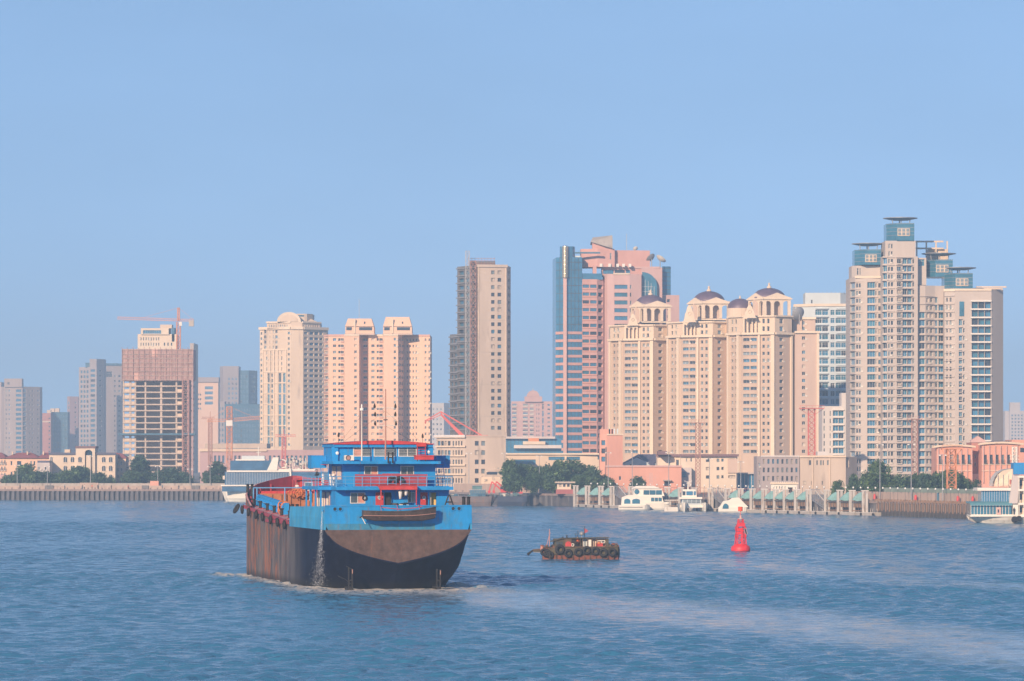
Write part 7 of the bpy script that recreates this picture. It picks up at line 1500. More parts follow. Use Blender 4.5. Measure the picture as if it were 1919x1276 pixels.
# ---------------------------------------------------------------- people (one continuous skinned body each)
def person(label, loc, rz, pose='stand', top='shirt_white', legs='cloth_dark', h=1.7, group=None):
    t = thing('person', label, 'person', loc, rz, group); k = h/1.7
    V = []; E = []; RD = []
    def v(x, y, z, r, p=None):
        V.append((x*k, y*k, z*k)); RD.append(r*k); i = len(V)-1
        if p is not None: E.append((p, i))
        return i
    sit = pose == 'sit'; crouch = pose == 'crouch'; zp = .45 if sit else (.38 if crouch else .92); lean = .22 if crouch else .03
    pel = v(0, 0, zp, .135); wa = v(0, lean*.4, zp+.2, .12, pel); ch = v(0, lean, zp+.42, .15, wa); nk = v(0, lean, zp+.58, .055, ch)
    for s in (-1, 1):
        if sit or crouch: kn = v(s*.12, .42, zp+.05 if sit else .55, .07, v(s*.1, .08, zp, .1, pel)); an = v(s*.12, .42 if sit else .2, .08, .045, kn)
        else: kn = v(s*.11, .02, .5, .068, v(s*.1, 0, .86, .095, pel)); an = v(s*.12, -.02, .09, .045, kn)
        v(s*.13, an and (.56 if sit else .14 if not crouch else .34), .045, .04, an)
        sh = v(s*.19, lean, zp+.5, .06, ch)
        el = v(s*(.27 if not crouch else .3), lean+(.02 if not (sit or crouch) else .12), zp+.25, .045, sh); wr = v(s*.25, lean+(.12 if not (sit or crouch) else .34), zp+.03 if not (sit or crouch) else zp+.2, .03, el); hd = v(s*.24, lean+(.16 if not (sit or crouch) else .41), zp-.04 if not (sit or crouch) else zp+.2, .032, wr)
        for j in range(4): f1 = v(s*(.215+j*.02), lean+(.18 if not (sit or crouch) else .47), zp-.09+.004*j if not (sit or crouch) else zp+.185, .009, hd); v(s*(.215+j*.02), lean+(.175 if not (sit or crouch) else .50), zp-.12+.005*abs(j-1) if not (sit or crouch) else zp+.16, .008, f1)
        v(s*.205, lean+(.2 if not (sit or crouch) else .42), zp-.06 if not (sit or crouch) else zp+.225, .01, hd)
    me = bpy.data.meshes.new('body'); me.from_pydata(V, E, []); o = bpy.data.objects.new('body', me); COL.objects.link(o); o.parent = t
    for m_ in (top,): me.materials.append(M(m_))
    md = o.modifiers.new('skin', 'SKIN'); md.use_smooth_shade = True; sv = me.skin_vertices[0].data
    for i, r in enumerate(RD): sv[i].radius = (r, r)
    sv[0].use_root = True; s2 = o.modifiers.new('sub', 'SUBSURF'); s2.levels = 1; s2.render_levels = 1
    def sc(L_): return [tuple(c*k for c in p) for p in L_]
    mb = MB(); c = (0, lean+.01, zp+.72)   # head with nose, ears
    mb.lathe([(0, -.12), (.05, -.11), (.078, -.05), (.085, .02), (.075, .08), (.04, .115), (0, .125)], 'skin', 14, c); mb.cbox((0, lean+.105, zp+.71), (.022, .03, .04), 'skin'); mb.cbox((0, lean+.09, zp+.665), (.045, .012, .012), 'curtain_pink')
    for s in (-1, 1): mb.cbox((s*.088, lean, zp+.72), (.015, .03, .05), 'skin'); mb.cbox((s*.03, lean+.083, zp+.735), (.022, .012, .012), 'hair')
    mb.v = sc(mb.v); mb.build('head', t, smooth=True)
    mb = MB(); mb.lathe([(.09, .0), (.094, .05), (.07, .11), (0, .14)], 'hair', 12, (0, lean-.008, zp+.735)); mb.v = sc(mb.v); mb.build('hair', t, smooth=True)
    if not (sit or crouch):      # trousers as clothing round the legs and hips
        mb = MB(); 
        for s in (-1, 1): mb.loft([[(s*x*.5+s*.115+(.02 if s*x > 0 else 0), y, z) for x, y in ((-r, -r), (r, -r), (r, r), (-r, r))] for z, r in ((.06, .085), (.5, .1), (.9, .12))], legs, caps=True)
        mb.box(-.175, -.125, .78, .175, .125, .98, legs); mb.v = sc(mb.v); mb.build('trousers', t)
    else:
        mb = MB(); mb.cbox((0, .1, zp), (.38, .36, .24), legs)
        for s in (-1, 1): mb.bar((s*.11, .1, zp), (s*.12, .42, zp+.04 if sit else .55), .1, legs, 8); mb.bar((s*.12, .42, zp+.04 if sit else .55), (s*.12, .42 if sit else .2, .1), .075, legs, 8)
        mb.v = sc(mb.v); mb.build('trousers', t)
    return t
a, z = SP(556.5, 918, 70.5); person('man in a white shirt standing at the forecastle rail, left of the red cabin', onship(a, 70.5, 10.9), SHIP_A+pi, 'stand', 'shirt_white')
t = thing('hatch_box', 'low red deck box under the man in the white shirt', 'box', onship(a, 70.5, 9.7), SHIP_A); mb = MB(); mb.box(-.7, -.7, 0, .7, .7, 1.1, 'barge_red'); mb.build('box_body', t); mb = MB(); mb.box(-.75, -.75, 1.1, .75, .75, 1.19, 'barge_red_dull'); mb.build('lid', t)
person('crouching figure in black on the roof of the red cabin', CABTOP[0], SHIP_A-1.2, 'crouch', 'cloth_dark')
a, z = SP(716, 855, 9); person('dark seated figure behind the middle wheelhouse window', onship(a, 8.4, zb2+.35), SHIP_A, 'sit', 'cloth_dark', h=1.7)
# ---------------------------------------------------------------- water poured over the side
rr = random.Random(3); a, s = -9.35, SS(604, -9.35); mb = MB(); p0 = onship(a, s, 9.6); t = thing('pump_discharge', 'white stream of water falling from the barge side near the stern', 'water stream', p0)
m = mat('spray', (.75, .80, .85), rough=.4, var=.05); m.node_tree.nodes['Principled BSDF'].inputs['Alpha'].default_value = .45
for i in range(1500):
    u = rr.random()**.8; zz = -9.4*u; wd = .05+.9*u*u+.25*u; x = rr.gauss(0, 1)*wd*.5-.35*u*1.3; y = rr.gauss(0, 1)*.25-.3; r_ = rr.uniform(.012, .024)
    mb.add([(x, y, zz+r_*2.0), (x-r_, y-r_*.5, zz-r_), (x+r_, y-r_*.5, zz-r_), (x, y+r_, zz-r_)], [(0, 1, 2), (0, 2, 3), (0, 3, 1), (1, 3, 2)], 'spray')
mb.build('droplet', t, kind='stuff')
mb = MB(); mb.bar((0, .2, .15), (0, -.25, .15), .12, 'barge_blue', 8); mb.build('spout', t)
# ================================================================ TYRE-HUNG WORKBOAT
D = 637.; x0 = X(1075, D); TB = thing('work_boat', 'small dark wooden workboat hung with tyres, red pennant flying, crossing behind the barge', 'boat', (x0, D, 0), radians(4))
mat('boat_olive', (.085, .075, .05), rough=.8, var=.35, scale=1.5, grime=(.08, .06, .045), gamt=.5)
mat('boat_brown', (.13, .085, .055), rough=.8, var=.3, scale=1.5); mat('boat_rust', (.24, .085, .055), rough=.8, var=.35, scale=1.5, grime=(.12, .07, .05), gamt=.5)
def bx(px): return (px-1075)/11.74
def bz(y): return (1048.5-y)/11.74
def Q(x, y): return bx(970+x/9.14), bz(970+y/9.14)
rs = []
for u in [i/14 for i in range(15)]:
    x = -5.0+12.0*u; B_ = 1.9*min(1, .30+u*3.0)*(1-.18*max(0, u-.8)/.2); zt = 2.0-.35*max(0, .2-u)/.2; zk = -.6+.5*max(0, .22-u)/.22
    rs.append([(x, -B_, zt), (x, -B_*1.02, .75), (x, -B_*.8, zk), (x, B_*.8, zk), (x, B_*1.02, .75), (x, B_, zt)])
mb = MB(); mb.loft([[r[0], r[1]] for r in rs], 'boat_olive', close=False); mb.loft([[r[1], r[2]] for r in rs], 'boat_rust', close=False); mb.loft([[r[4], r[5]] for r in rs], 'boat_olive', close=False); mb.loft([[r[3], r[4]] for r in rs], 'boat_rust', close=False)
mb.add(rs[-1], [tuple(range(6))[::-1]], 'boat_olive'); mb.add(rs[0], [tuple(range(6))], 'boat_olive'); mb.loft([[r[5], r[0]] for r in rs], 'boat_brown', close=False); mb.build('hull', TB)
mb = MB(); mb.path([(r[0][0], r[0][1]-.03, r[0][2]) for r in rs], .09, 'boat_brown', 5); mb.path([(r[1][0], r[1][1]-.03, r[1][2]) for r in rs], .07, 'black', 5); mb.build('rub_rail', TB)
mb = MB()
for k in range(12): x = -4+k*.92; mb.box(x, -2.0, .1, x+.1, -1.8, .75, 'boat_brown')
mb.build('hull_rib', TB)
xl, zt = Q(620, 352); xr, _ = Q(1548, 352); zc = 2.0
mb = MB(); mb.box(xl, .1, zc, xr, 1.5, zt-.12, 'boat_olive'); mb.box(xl, -1.45, zc, Q(790, 0)[0], .1, zt-.25, 'boat_olive'); mb.box(Q(790, 0)[0], -1.46, zc, Q(905, 0)[0], -1.3, zt-.12, 'boat_brown'); mb.box(Q(1500, 0)[0], -1.45, zc, xr, .1, zt-.12, 'boat_olive'); mb.build('cabin_wall', TB)
mb = MB(); mb.add([(xl-.5, -1.7, zt-.62), (xl+1.2, -1.7, zt-.1), (xr+.1, -1.7, zt), (xr+.1, 1.8, zt), (xl+1.2, 1.8, zt-.1), (xl-.5, 1.8, zt-.62), (xl-.5, -1.7, zt-.52), (xl+1.2, -1.7, zt), (xr+.1, -1.7, zt+.1), (xr+.1, 1.8, zt+.1), (xl+1.2, 1.8, zt), (xl-.5, 1.8, zt-.52)], [(0, 1, 7, 6), (1, 2, 8, 7), (2, 3, 9, 8), (6, 7, 10, 11), (7, 8, 9, 10), (5, 4, 1, 0), (4, 3, 2, 1), (5, 0, 6, 11)], 'boat_olive'); mb.build('roof', TB)
mb = MB(); mb.box(Q(905, 0)[0], -1.3, zc, Q(985, 0)[0], .05, zt-.2, 'void'); mb.build('dark_opening', TB)
for x in (905, 1060, 1100, 1185, 1260, 1340, 1500): mb = MB(); xx = Q(x, 0)[0]; mb.box(xx-.05, -1.5, zc, xx+.05, -1.38, zt-.1, 'boat_brown'); mb.build('cabin_post', TB)
mb = MB(); mb.box(Q(1190, 0)[0], -1.3, zc, Q(1250, 0)[0], -1.2, Q(0, 380)[1], 'white_paint'); mb.build('door', TB)
mb = MB(); mb.box(Q(1250, 0)[0], -.6, zc, Q(1500, 0)[0], -.5, zt-.15, 'yellow_wall'); mb.box(Q(1100, 0)[0], -.6, zc, Q(1190, 0)[0], -.5, zt-.15, 'white_tile'); mb.build('inner_wall', TB)
wx0, wz1 = Q(1350, 392); wx1, wz0 = Q(1488, 440); mb = MB(); mb.box(wx0, -1.3, wz0, wx1, -1.22, wz1, 'white_paint'); f_ = mb.build('window', TB); mb = MB(); w_ = (wx1-wx0)
mb.box(wx0+.1, -1.34, wz0+.1, wx0+w_/2-.05, -1.3, wz1-.1, 'window_glass'); mb.box(wx0+w_/2+.05, -1.34, wz0+.1, wx1-.1, -1.3, wz1-.1, 'window_glass'); mb.build('pane', f_)
for i in range(3): xx, zz = Q(650+i*38, 440); mb = MB(); mb.box(xx, -1.5, zz-.2, xx+.28, -1.45, zz+.25, 'window_glass'); mb.build('window', TB)
c = Q(855, 462); mb = MB(); mb.lathe([(0, .05), (.46, .05), (.5, -.05), (0, -.06)], 'barge_red', 18, T=lambda x, y, z: (c[0]+x, -1.52+z, c[1]+y)); mb.build('red_disc', TB)
tyb = MB().torus((0, 0, 0), .46, .2, 'rubber', (0, 1, 0), 20, 8, 1.0).mesh('tyre', True)
for x, y, s_ in ((705, 545, 1.25), (850, 610, 1.05), (1020, 592, 1.05), (1165, 562, 1.1), (1310, 572, 1.08), (1450, 600, 1.12), (1600, 592, 1.08), (440, 590, .95), (495, 610, .95), (545, 640, .9)):
    xx, zz = Q(x, y); link('tyre', tyb, TB, (xx, -2.15 if x > 600 else -1.5, zz), (0, 0, R.uniform(-.15, .15))).scale = (s_, 1, s_)
xx, zz = Q(1715, 605); mb = MB(); mb.torus((xx, 0, zz), .85, .28, 'rubber', (1, 0, 0), 20, 8, 1); mb.build('stern_tyre', TB, smooth=True)
mb = MB(); xa, za = Q(165, 640); xb, zb_ = Q(260, 560); mb.bar((xa, -.2, za), (xb, -.2, zb_), .22, 'black', 6, .12); xc_, zc_ = Q(620, 520); mb.bar((xb, -.2, zb_), (xc_, -.2, zc_), .14, 'boat_brown', 5); mb.bar((xb, -.4, zb_-.3), (xc_, -.4, zc_-.9), .05, 'metal_grey', 5)
mb.box(Q(265, 0)[0], -.4, Q(0, 590)[1], Q(400, 0)[0], .4, Q(0, 560)[1], 'boat_olive'); mb.build('bow_anchor_gear', TB)
mb = MB()
for k in range(40): xx, zz = Q(R.uniform(395, 640), R.uniform(480, 600)); mb.cbox((xx, R.uniform(-1.2, .2), zz), (R.uniform(.2, .5), .4, R.uniform(.2, .4)), R.choice(['boat_brown', 'boat_rust', 'boat_olive', 'black', 'curtain_pink']), R.uniform(0, 1))
for k in range(34): xx, zz = Q(R.uniform(1440, 1700), R.uniform(455, 540)); mb.cbox((xx, R.uniform(-1.4, .6), zz), (R.uniform(.2, .45), .4, R.uniform(.2, .4)), R.choice(['boat_brown', 'boat_rust', 'boat_olive', 'steel_rust']), R.uniform(0, 1))
mb.build('deck_gear', TB)
mb = MB(); xx, zz = Q(545, 200); mb.bar((xx, 0, 2), (xx, 0, zz), .06, 'curtain_pink', 5); mb.bar((xx-.5, 0, 2.0), (xx+.1, 0, Q(0, 260)[1]), .05, 'curtain_pink', 5); mb.build('bow_mast', TB)
mb = MB(); xx, zz = Q(1145, 150); mb.bar((xx, 0, zt), (xx, 0, zz), .05, 'black', 5); mb.build('flag_staff', TB)
mb = MB(); p = [Q(1145, 185), Q(1218, 232), Q(1148, 275)]; mb.add([(p[0][0], -.02, p[0][1]), (p[1][0], -.12, p[1][1]), (p[2][0], -.02, p[2][1]), (p[0][0], .02, p[0][1]), (p[1][0], -.08, p[1][1]), (p[2][0], .02, p[2][1])], [(0, 1, 2), (5, 4, 3), (0, 3, 4, 1), (1, 4, 5, 2)], 'barge_red_dull'); mb.build('pennant', TB)
mb = MB(); xx, zz = Q(1100, 345); mb.lathe([(.05, 0), (.05, .3), (.34, .45), (.36, .75), (.1, .95), (0, .96)], 'metal_grey', 12, (xx, 0, zz)); mb.build('lamp', TB)
for x, y in ((845, 305), (775, 330), (1000, 270), (1035, 230)): xx, zz = Q(x, y); mb = MB(); mb.bar((xx, .3, zt-.1), (xx, .3, zz), .05 if x > 900 else .12, 'black', 5); mb.build('roof_post', TB)
mb = MB(); mb.cbox((Q(1390, 0)[0], -1.1, Q(0, 470)[1]), (1.1, .5, .6), 'barge_red'); mb.lathe([(0, 0), (.3, 0), (.28, .3), (0, .4)], 'rope_orange', 10, (Q(1385, 0)[0], -1.2, Q(0, 450)[1])); mb.build('red_crate', TB)
mb = MB(); c2 = Q(930, 470); mb.torus((c2[0], -1.5, c2[1]), .2, .07, 'white_paint', (0, 1, 0), 12, 6); mb.build('life_ring', TB)
person('person in an orange vest standing in the open side of the tyre hung workboat', (x0+Q(1022, 0)[0], D-1.0, 1.95), pi, 'stand', 'vest_orange', h=1.35+.25)
# ================================================================ BUOY
D = 692.; BY = thing('channel_buoy', 'red channel buoy with lattice tower and square topmark, right of the workboat', 'buoy', (X(1388, D), D, 0), radians(10))
mat('buoy_red', (.74, .035, .05), rough=.5, var=.25, scale=2, rust=.8, rustc=(.30, .10, .07)); mat('buoy_orange', (.80, .10, .04), rough=.45, var=.1); mat('buoy_wet', (.20, .02, .03), rough=.3)
mb = MB(); mb.lathe([(1.3, -.6), (1.6, -.1), (1.66, .12)], 'buoy_wet', 32); mb.lathe([(1.66, .12), (1.68, .6), (1.5, .9), (1.1, 1.15), (.95, 1.3), (0, 1.32)], 'buoy_red', 32); mb.build('float', BY, smooth=True)
mb = MB(); Lg = [(-.85, -.85), (.85, -.85), (.85, .85), (-.85, .85)]; tp_ = .36
def lp(c_, z): f = 1.0-.06*(z-1.2)/2.8 if z < 4.0 else .94-(z-4.0)/1.6*.52; return (c_[0]*f, c_[1]*f, z)
for i, c_ in enumerate(Lg):
    mb.bar(lp(c_, 1.2), lp(c_, 5.6), .085, 'buoy_red', 6)
    d_ = Lg[(i+1) % 4]
    for k, z in enumerate((1.3, 2.65, 4.0)): mb.bar(lp(c_, z), lp(d_, z+1.3), .06, 'buoy_red', 5); mb.bar(lp(d_, z), lp(c_, z+1.3), .06, 'buoy_red', 5); mb.bar(lp(c_, z+1.3), lp(d_, z+1.3), .06, 'buoy_red', 5)
mb.build('lattice_tower', BY)
mb = MB(); mb.box(-.95, -.92, 2.95, .02, -.80, 3.35, 'buoy_red'); mb.box(-.9, -.88, 3.5, .02, -.76, 3.95, 'buoy_red'); mb.box(-.1, -.9, 1.3, .16, -.7, 4.1, 'buoy_red'); mb.box(-.7, -.8, 4.3, .6, -.6, 4.9, 'buoy_red'); mb.build('radar_plate', BY)
mb = MB(); mb.add([(.35, -.95, 4.0), (.72, -.8, 4.0), (1.0, -.9, 3.0), (.6, -1.05, 3.0), (.37, -.9, 4.02), (.74, -.75, 4.02), (1.02, -.85, 3.0), (.62, -1.0, 3.0)], [(3, 2, 1, 0), (4, 5, 6, 7), (0, 1, 5, 4), (1, 2, 6, 5), (2, 3, 7, 6), (3, 0, 4, 7)], 'glass_dark'); sp_ = mb.build('solar_panel', BY); mb = MB(); mb.path([(.35, -.97, 4.0), (.72, -.82, 4.0), (1.0, -.92, 3.0), (.6, -1.07, 3.0), (.35, -.97, 4.0)], .04, 'rose_pale', 4); mb.build('panel_frame', sp_)
mb = MB(); mb.lathe([(0, 5.6), (.5, 5.6), (.5, 5.7), (.2, 5.75), (.17, 6.1), (.1, 6.2), (0, 6.22)], 'rose_pale', 12); mb.build('lantern', BY)
mb = MB(); mb.bar((0, .2, 5.6), (0, .2, 7.75), .05, 'buoy_orange', 5); mb.build('topmark_pole', BY)
mb = MB(); mb.lathe([(0, 6.95), (.4, 6.95), (.4, 7.72), (0, 7.73)], 'buoy_orange', 16, (0, .2, 0)); mb.build('topmark', BY)
# ================================================================ MOORED BOATS
def boathull(mb, L_, B_, zt, zk, m, bow=.35, x0=0, y0=0, sheer=.5, n=12):
    rs = []
    for i in range(n+1):
        u = i/n; f = 1-max(0, (u-(1-bow))/bow)**2*.96; z = zt+sheer*max(0, u-.5)*2; x = x0+L_*u
        rs.append([(x, y0-B_/2*f, z), (x-.1*u, y0-B_/2*f*.92, zk+.35*(z-zk)), (x-L_*.04*u, y0-B_/2*f*.5, zk), (x-L_*.04*u, y0+B_/2*f*.5, zk), (x-.1*u, y0+B_/2*f*.92, zk+.35*(z-zk)), (x, y0+B_/2*f, z)])
    mb.loft(rs, m, close=True, caps=True)
def blk(mb, x0, x1, y0, y1, z0, z1, m, rake0=0, rake1=0, iny=.0):
    mb.add([(x0, y0, z0), (x1, y0, z0), (x1, y1, z0), (x0, y1, z0), (x0+rake0, y0+iny, z1), (x1-rake1, y0+iny, z1), (x1-rake1, y1-iny, z1), (x0+rake0, y1-iny, z1)], [(3, 2, 1, 0), (4, 5, 6, 7), (0, 1, 5, 4), (1, 2, 6, 5), (2, 3, 7, 6), (3, 0, 4, 7)], m)
def panes(par, x0, x1, n, y, z0, z1, m='glass_teal', name='window'):
    w_ = (x1-x0)/n
    for i in range(n): mb = MB(); mb.box(x0+w_*i+.08, y-.04, z0, x0+w_*(i+1)-.08, y+.02, z1, m); mb.build(name, par)
# white cruiser A behind
D = 1255.; sc = F/D; x0 = X(1184, D)
t = thing('catamaran', 'two deck white passenger catamaran with green tinted bridge windows and lattice mast', 'boat', (x0, D, 0)); U = lambda px: (px-1184)/sc; V_ = lambda y: (954-y)/sc
mb = MB(); boathull(mb, U(1257), 2.4, V_(941), -.5, 'white_paint', .3, y0=-2.4); boathull(mb, U(1257), 2.4, V_(941), -.5, 'white_paint', .3, y0=2.6); mb.box(0, -3.4, V_(943), U(1252), 3.8, V_(939.5), 'white_paint'); mb.build('hull', t)
mb = MB(); blk(mb, .8, U(1243), -2.8, 3, V_(939.5), V_(928), 'white_paint', 0, .5); mb.build('lower_cabin', t); panes(t, U(1219), U(1240), 3, -2.82, V_(938), V_(931))
mb = MB(); blk(mb, U(1186), U(1245), -2.4, 2.8, V_(928), V_(914), 'white_paint', .4, 1.0, .2); mb.build('upper_cabin', t); panes(t, U(1205), U(1240), 3, -2.42, V_(925.5), V_(917)); mb = MB(); mb.lathe([(0, 0), (.8, 0)], 'glass_teal', 14, T=lambda x, y, z: (U(1193)+x, -2.45, V_(920)+y)); mb.build('round_window', t)
mb = MB(); blk(mb, U(1183), U(1237), -2.7, 3.0, V_(914), V_(909), 'white_paint', 1.5, 2, .8); mb.build('roof', t)
mb = MB(); ladder_mast(mb, U(1220), 0, V_(909), V_(885), .8, 'rose_pale', .07, .9)
for y in (893, 900): mb.bar((U(1211), 0, V_(y)), (U(1232), 0, V_(y)), .07, 'rose_pale', 4)
for px in (1213, 1228): mb.bar((U(px), 0, V_(908)), (U(px), 0, V_(889)), .05, 'rose_pale', 4)
mb.build('mast', t)
D = 1243.; sc = F/D; t = thing('tour_boat', 'small white tour boat with arched cabin windows, in front of the two deck catamaran', 'boat', (X(1159, D), D, 0)); U2 = lambda px, s=sc: (px-1159)/s; V2 = lambda y, s=sc: (955.5-y)/s
mb = MB(); boathull(mb, U2(1218), 3.6, V2(945.5), -.4, 'white_paint', .22, sheer=.1); mb.build('hull', t); mb = MB(); mb.box(.2, -1.86, V2(950), U2(1204), -1.78, V2(949), 'frame_dark'); mb.build('stripe', t)
mb = MB(); pf = [(U2(1164), V2(945.5)), (U2(1165), V2(931)), (U2(1176), V2(927)), (U2(1194), V2(926.5)), (U2(1204), V2(934)), (U2(1212), V2(945.5))]; n = len(pf)
mb.add([(x, -1.5, z) for x, z in pf]+[(x, 1.5, z) for x, z in pf], [tuple(range(n))[::-1], tuple(range(n, 2*n))]+[(i, (i+1) % n, n+(i+1) % n, n+i) for i in range(n)], 'white_paint'); mb.build('cabin', t)
for a_, c_ in ((1169.5, 1181), (1184.5, 1199)):
    mb = MB(); r_ = (U2(c_)-U2(a_))/2; xm_ = U2((a_+c_)/2); z0 = V2(943); pf = [(xm_-r_, z0)]+[(xm_-r_*cos(pi*i/8), V2(937)+1.0*sin(pi*i/8)*.55) for i in range(9)]+[(xm_+r_, z0)]; mb.add([(x, -1.54, z) for x, z in pf]+[(x, -1.49, z) for x, z in pf], [tuple(range(11))[::-1]]+[(i, (i+1) % 11, 11+(i+1) % 11, 11+i) for i in range(11)], 'glass_teal'); mb.build('arched_window', t)
D = 1217.; sc = F/D; t = thing('catamaran', 'white catamaran facing the river bow on, with blue bridge window and twin hulls', 'boat', (X(1245, D), D, 0)); U3 = lambda px, s=sc: (px-1245)/s; V3 = lambda y, s=sc: (958.3-y)/s
for a_, c_ in ((1271, 1292), (1312, 1329)):
    mb = MB(); w_ = U3(c_)-U3(a_); xm_ = U3((a_+c_)/2); rs = []
    for i in range(7):
        u = i/6; f = 1-.85*(1-u)**2; y = -3.5+12*u; z = V3(945)+.6*(1-u); rs.append([(xm_-w_/2*f, y, z), (xm_-w_*.4*f, y+.5, .2), (xm_, y+.8, -.5), (xm_+w_*.4*f, y+.5, .2), (xm_+w_/2*f, y, z)])
    mb.loft(rs, 'white_paint', caps=True); mb.build('hull', t)
mb = MB(); mb.box(U3(1275), 0, V3(951), U3(1326), 9, V3(946), 'white_paint'); mb.build('bridge_deck', t); mb = MB(); blk(mb, U3(1278), U3(1315), .8, 9, V3(946), V3(934), 'white_tile', .2, .2); mb.build('lower_cabin', t); panes(t, U3(1280), U3(1313), 4, .78, V3(943), V3(936), 'glass_pale')
mb = MB(); blk(mb, U3(1273), U3(1316), .2, 9, V3(935), V3(931.5), 'white_paint'); mb.build('brow', t); mb = MB(); blk(mb, U3(1278), U3(1306), 1.2, 6, V3(931.5), V3(917), 'white_paint', .4, .4, .3); mb.build('bridge', t); panes(t, U3(1286), U3(1299), 1, 1.2, V3(928), V3(920.5), 'glass_blue'); panes(t, U3(1279), U3(1285), 1, 1.2, V3(928), V3(920.5), 'glass_dark'); panes(t, U3(1300), U3(1304.5), 1, 1.2, V3(928), V3(920.5), 'glass_blue')
mb = MB(); mb.bar((U3(1290), 2, V3(917)), (U3(1290), 2, V3(902)), .25, 'white_paint', 6, .12); mb.bar((U3(1283), 2, V3(901)), (U3(1290), 2, V3(904)), .09, 'white_paint', 4); mb.bar((U3(1298), 2, V3(901)), (U3(1290), 2, V3(904)), .09, 'white_paint', 4); mb.box(U3(1287), 1.7, V3(906), U3(1293), 2.3, V3(905), 'white_paint'); mb.build('mast', t)
mb = MB()
for k in range(12): mb.bar((U3(1281+k*3), -.0, V3(946)), (U3(1281+k*3), -.0, V3(940)), .03, 'metal_grey', 4)
mb.bar((U3(1281), 0, V3(940)), (U3(1314), 0, V3(940)), .04, 'metal_grey', 4); mb.build('bow_rail', t)
mb = MB(); mb.box(0, -.5, -.3, U3(1270), 2.2, V3(950), 'white_dirty'); mb.box(0, -.5, V3(938), U3(1272), 2.5, V3(936.5), 'white_dirty')
for k in range(7): mb.box(.1+k*.7, -.5, V3(950), .18+k*.7, -.4, V3(937), 'metal_grey')
mb.build('side_platform', t)
D = 1196.; sc = F/D; t = thing('tour_boat', 'small cream boat with a round teal window and orange canopy, behind the red buoy', 'boat', (X(1346, D), D, 0)); U4 = lambda px, s=sc: (px-1346)/s; V4 = lambda y, s=sc: (960-y)/s
mb = MB(); boathull(mb, U4(1403), 3.4, V4(950), -.4, 'white_paint', .15, sheer=.05); mb.build('hull', t); mb = MB(); pf = [(U4(1348), V4(950)), (U4(1355), V4(939)), (U4(1366), V4(937)), (U4(1372), V4(933)), (U4(1384), V4(932)), (U4(1396), V4(944)), (U4(1402), V4(950))]; n = len(pf)
mb.add([(x, -1.4, z) for x, z in pf]+[(x, 1.4, z) for x, z in pf], [tuple(range(n))[::-1], tuple(range(n, 2*n))]+[(i, (i+1) % n, n+(i+1) % n, n+i) for i in range(n)], 'white_paint'); mb.build('cabin', t)
mb = MB(); pf = [(U4(1354)-.1, V4(953))]+[(U4(1355)-.9*cos(pi*i/8)+.7, V4(951)+1.25*sin(pi*i/8)) for i in range(9)]+[(U4(1363)+.2, V4(953))]; mb.add([(x, -1.75, z) for x, z in pf]+[(x, -1.3, z) for x, z in pf], [tuple(range(11))[::-1]]+[(i, (i+1) % 11, 11+(i+1) % 11, 11+i) for i in range(11)], 'glass_teal'); mb.build('arched_window', t)
mb = MB()
for k in range(5): mb.lathe([(.55, 0), (.45, .35), (0, .5)], 'rope_orange' if k % 2 else 'salmon', 8, (U4(1371+k*4), -.6, V4(937-(k == 2))))
mb.build('canopy', t); mb = MB(); mb.bar((U4(1381), 0, V4(932)), (U4(1381), 0, V4(925)), .06, 'white_paint', 5); mb.build('mast', t)
# big blue glass vessel at the left, partly behind the barge
D = 1500.; sc = F/D; t = thing('passenger_ship', 'long blue glass passenger ship with white deck lines, moored behind the barge bow', 'ship', (X(413, D), D, 0)); U5 = lambda px, s=sc: (px-413)/s; V5 = lambda y, s=sc: (939.8-y)/s
mat('ship_glass', (.05, .13, .24), rough=.12, var=.3, scale=.25, spec=.8)
def tier(x0, x1, y0, y1, m, name, rl=3, dy=0, dep=12):
    k = 8; q_ = [(U5(x0)+rl*(1-sin(pi/2*i/k)), dy+dep/2-(dep/2)*sin(pi/2*i/k)) for i in range(k+1)]; q_ = q_+[(U5(x1), dy), (U5(x1), dy+dep)]
    mb = MB(); mb.prism(q_, V5(y1), V5(y0), m, top='white_wall'); return mb.build(name, t)
mb = MB(); rs = []
for i in range(10):
    u = i/9; x = U5(413)+(U5(640)-U5(413))*(u**1.6 if u < 1 else 1); B_ = 6*(1-(1-u)**3); rs.append([(x, 6-B_, V5(919)), (x+.8*(1-u)+.3, 6-B_*.9, 1.2), (x+1.6*(1-u)+.5, 6-B_*.6, -.6), (x+1.6*(1-u)+.5, 6+B_*.6, -.6), (x+.8*(1-u)+.3, 6+B_*.9, 1.2), (x, 6+B_, V5(919))])
mb.loft(rs, 'white_paint', caps=True); mb.build('hull', t)
tier(416, 640, 911, 921, 'ship_glass', 'lower_glazing', 3, .3); tier(414, 640, 908.5, 911, 'white_paint', 'deck_line', 3, -.3, 12.6); tier(421, 620, 884.5, 908.5, 'ship_glass', 'middle_glazing', 4, .8, 11); tier(425, 545, 881.5, 884.5, 'white_paint', 'deck_line', 4, .2, 12); tier(431, 509, 863, 881.5, 'ship_glass', 'upper_glazing', 4, 1.2, 10); tier(441, 496, 860.5, 863, 'white_paint', 'deck_line', 3, .8, 11); tier(452, 495, 854, 860.5, 'white_tile', 'wheelhouse', 2, 2.5, 6)
for k in range(40): mb = MB(); x = U5(424+k*3.05); mb.box(x, .74, V5(908), x+.08, .79, V5(885), 'frame_white'); mb.build('mullion', t)
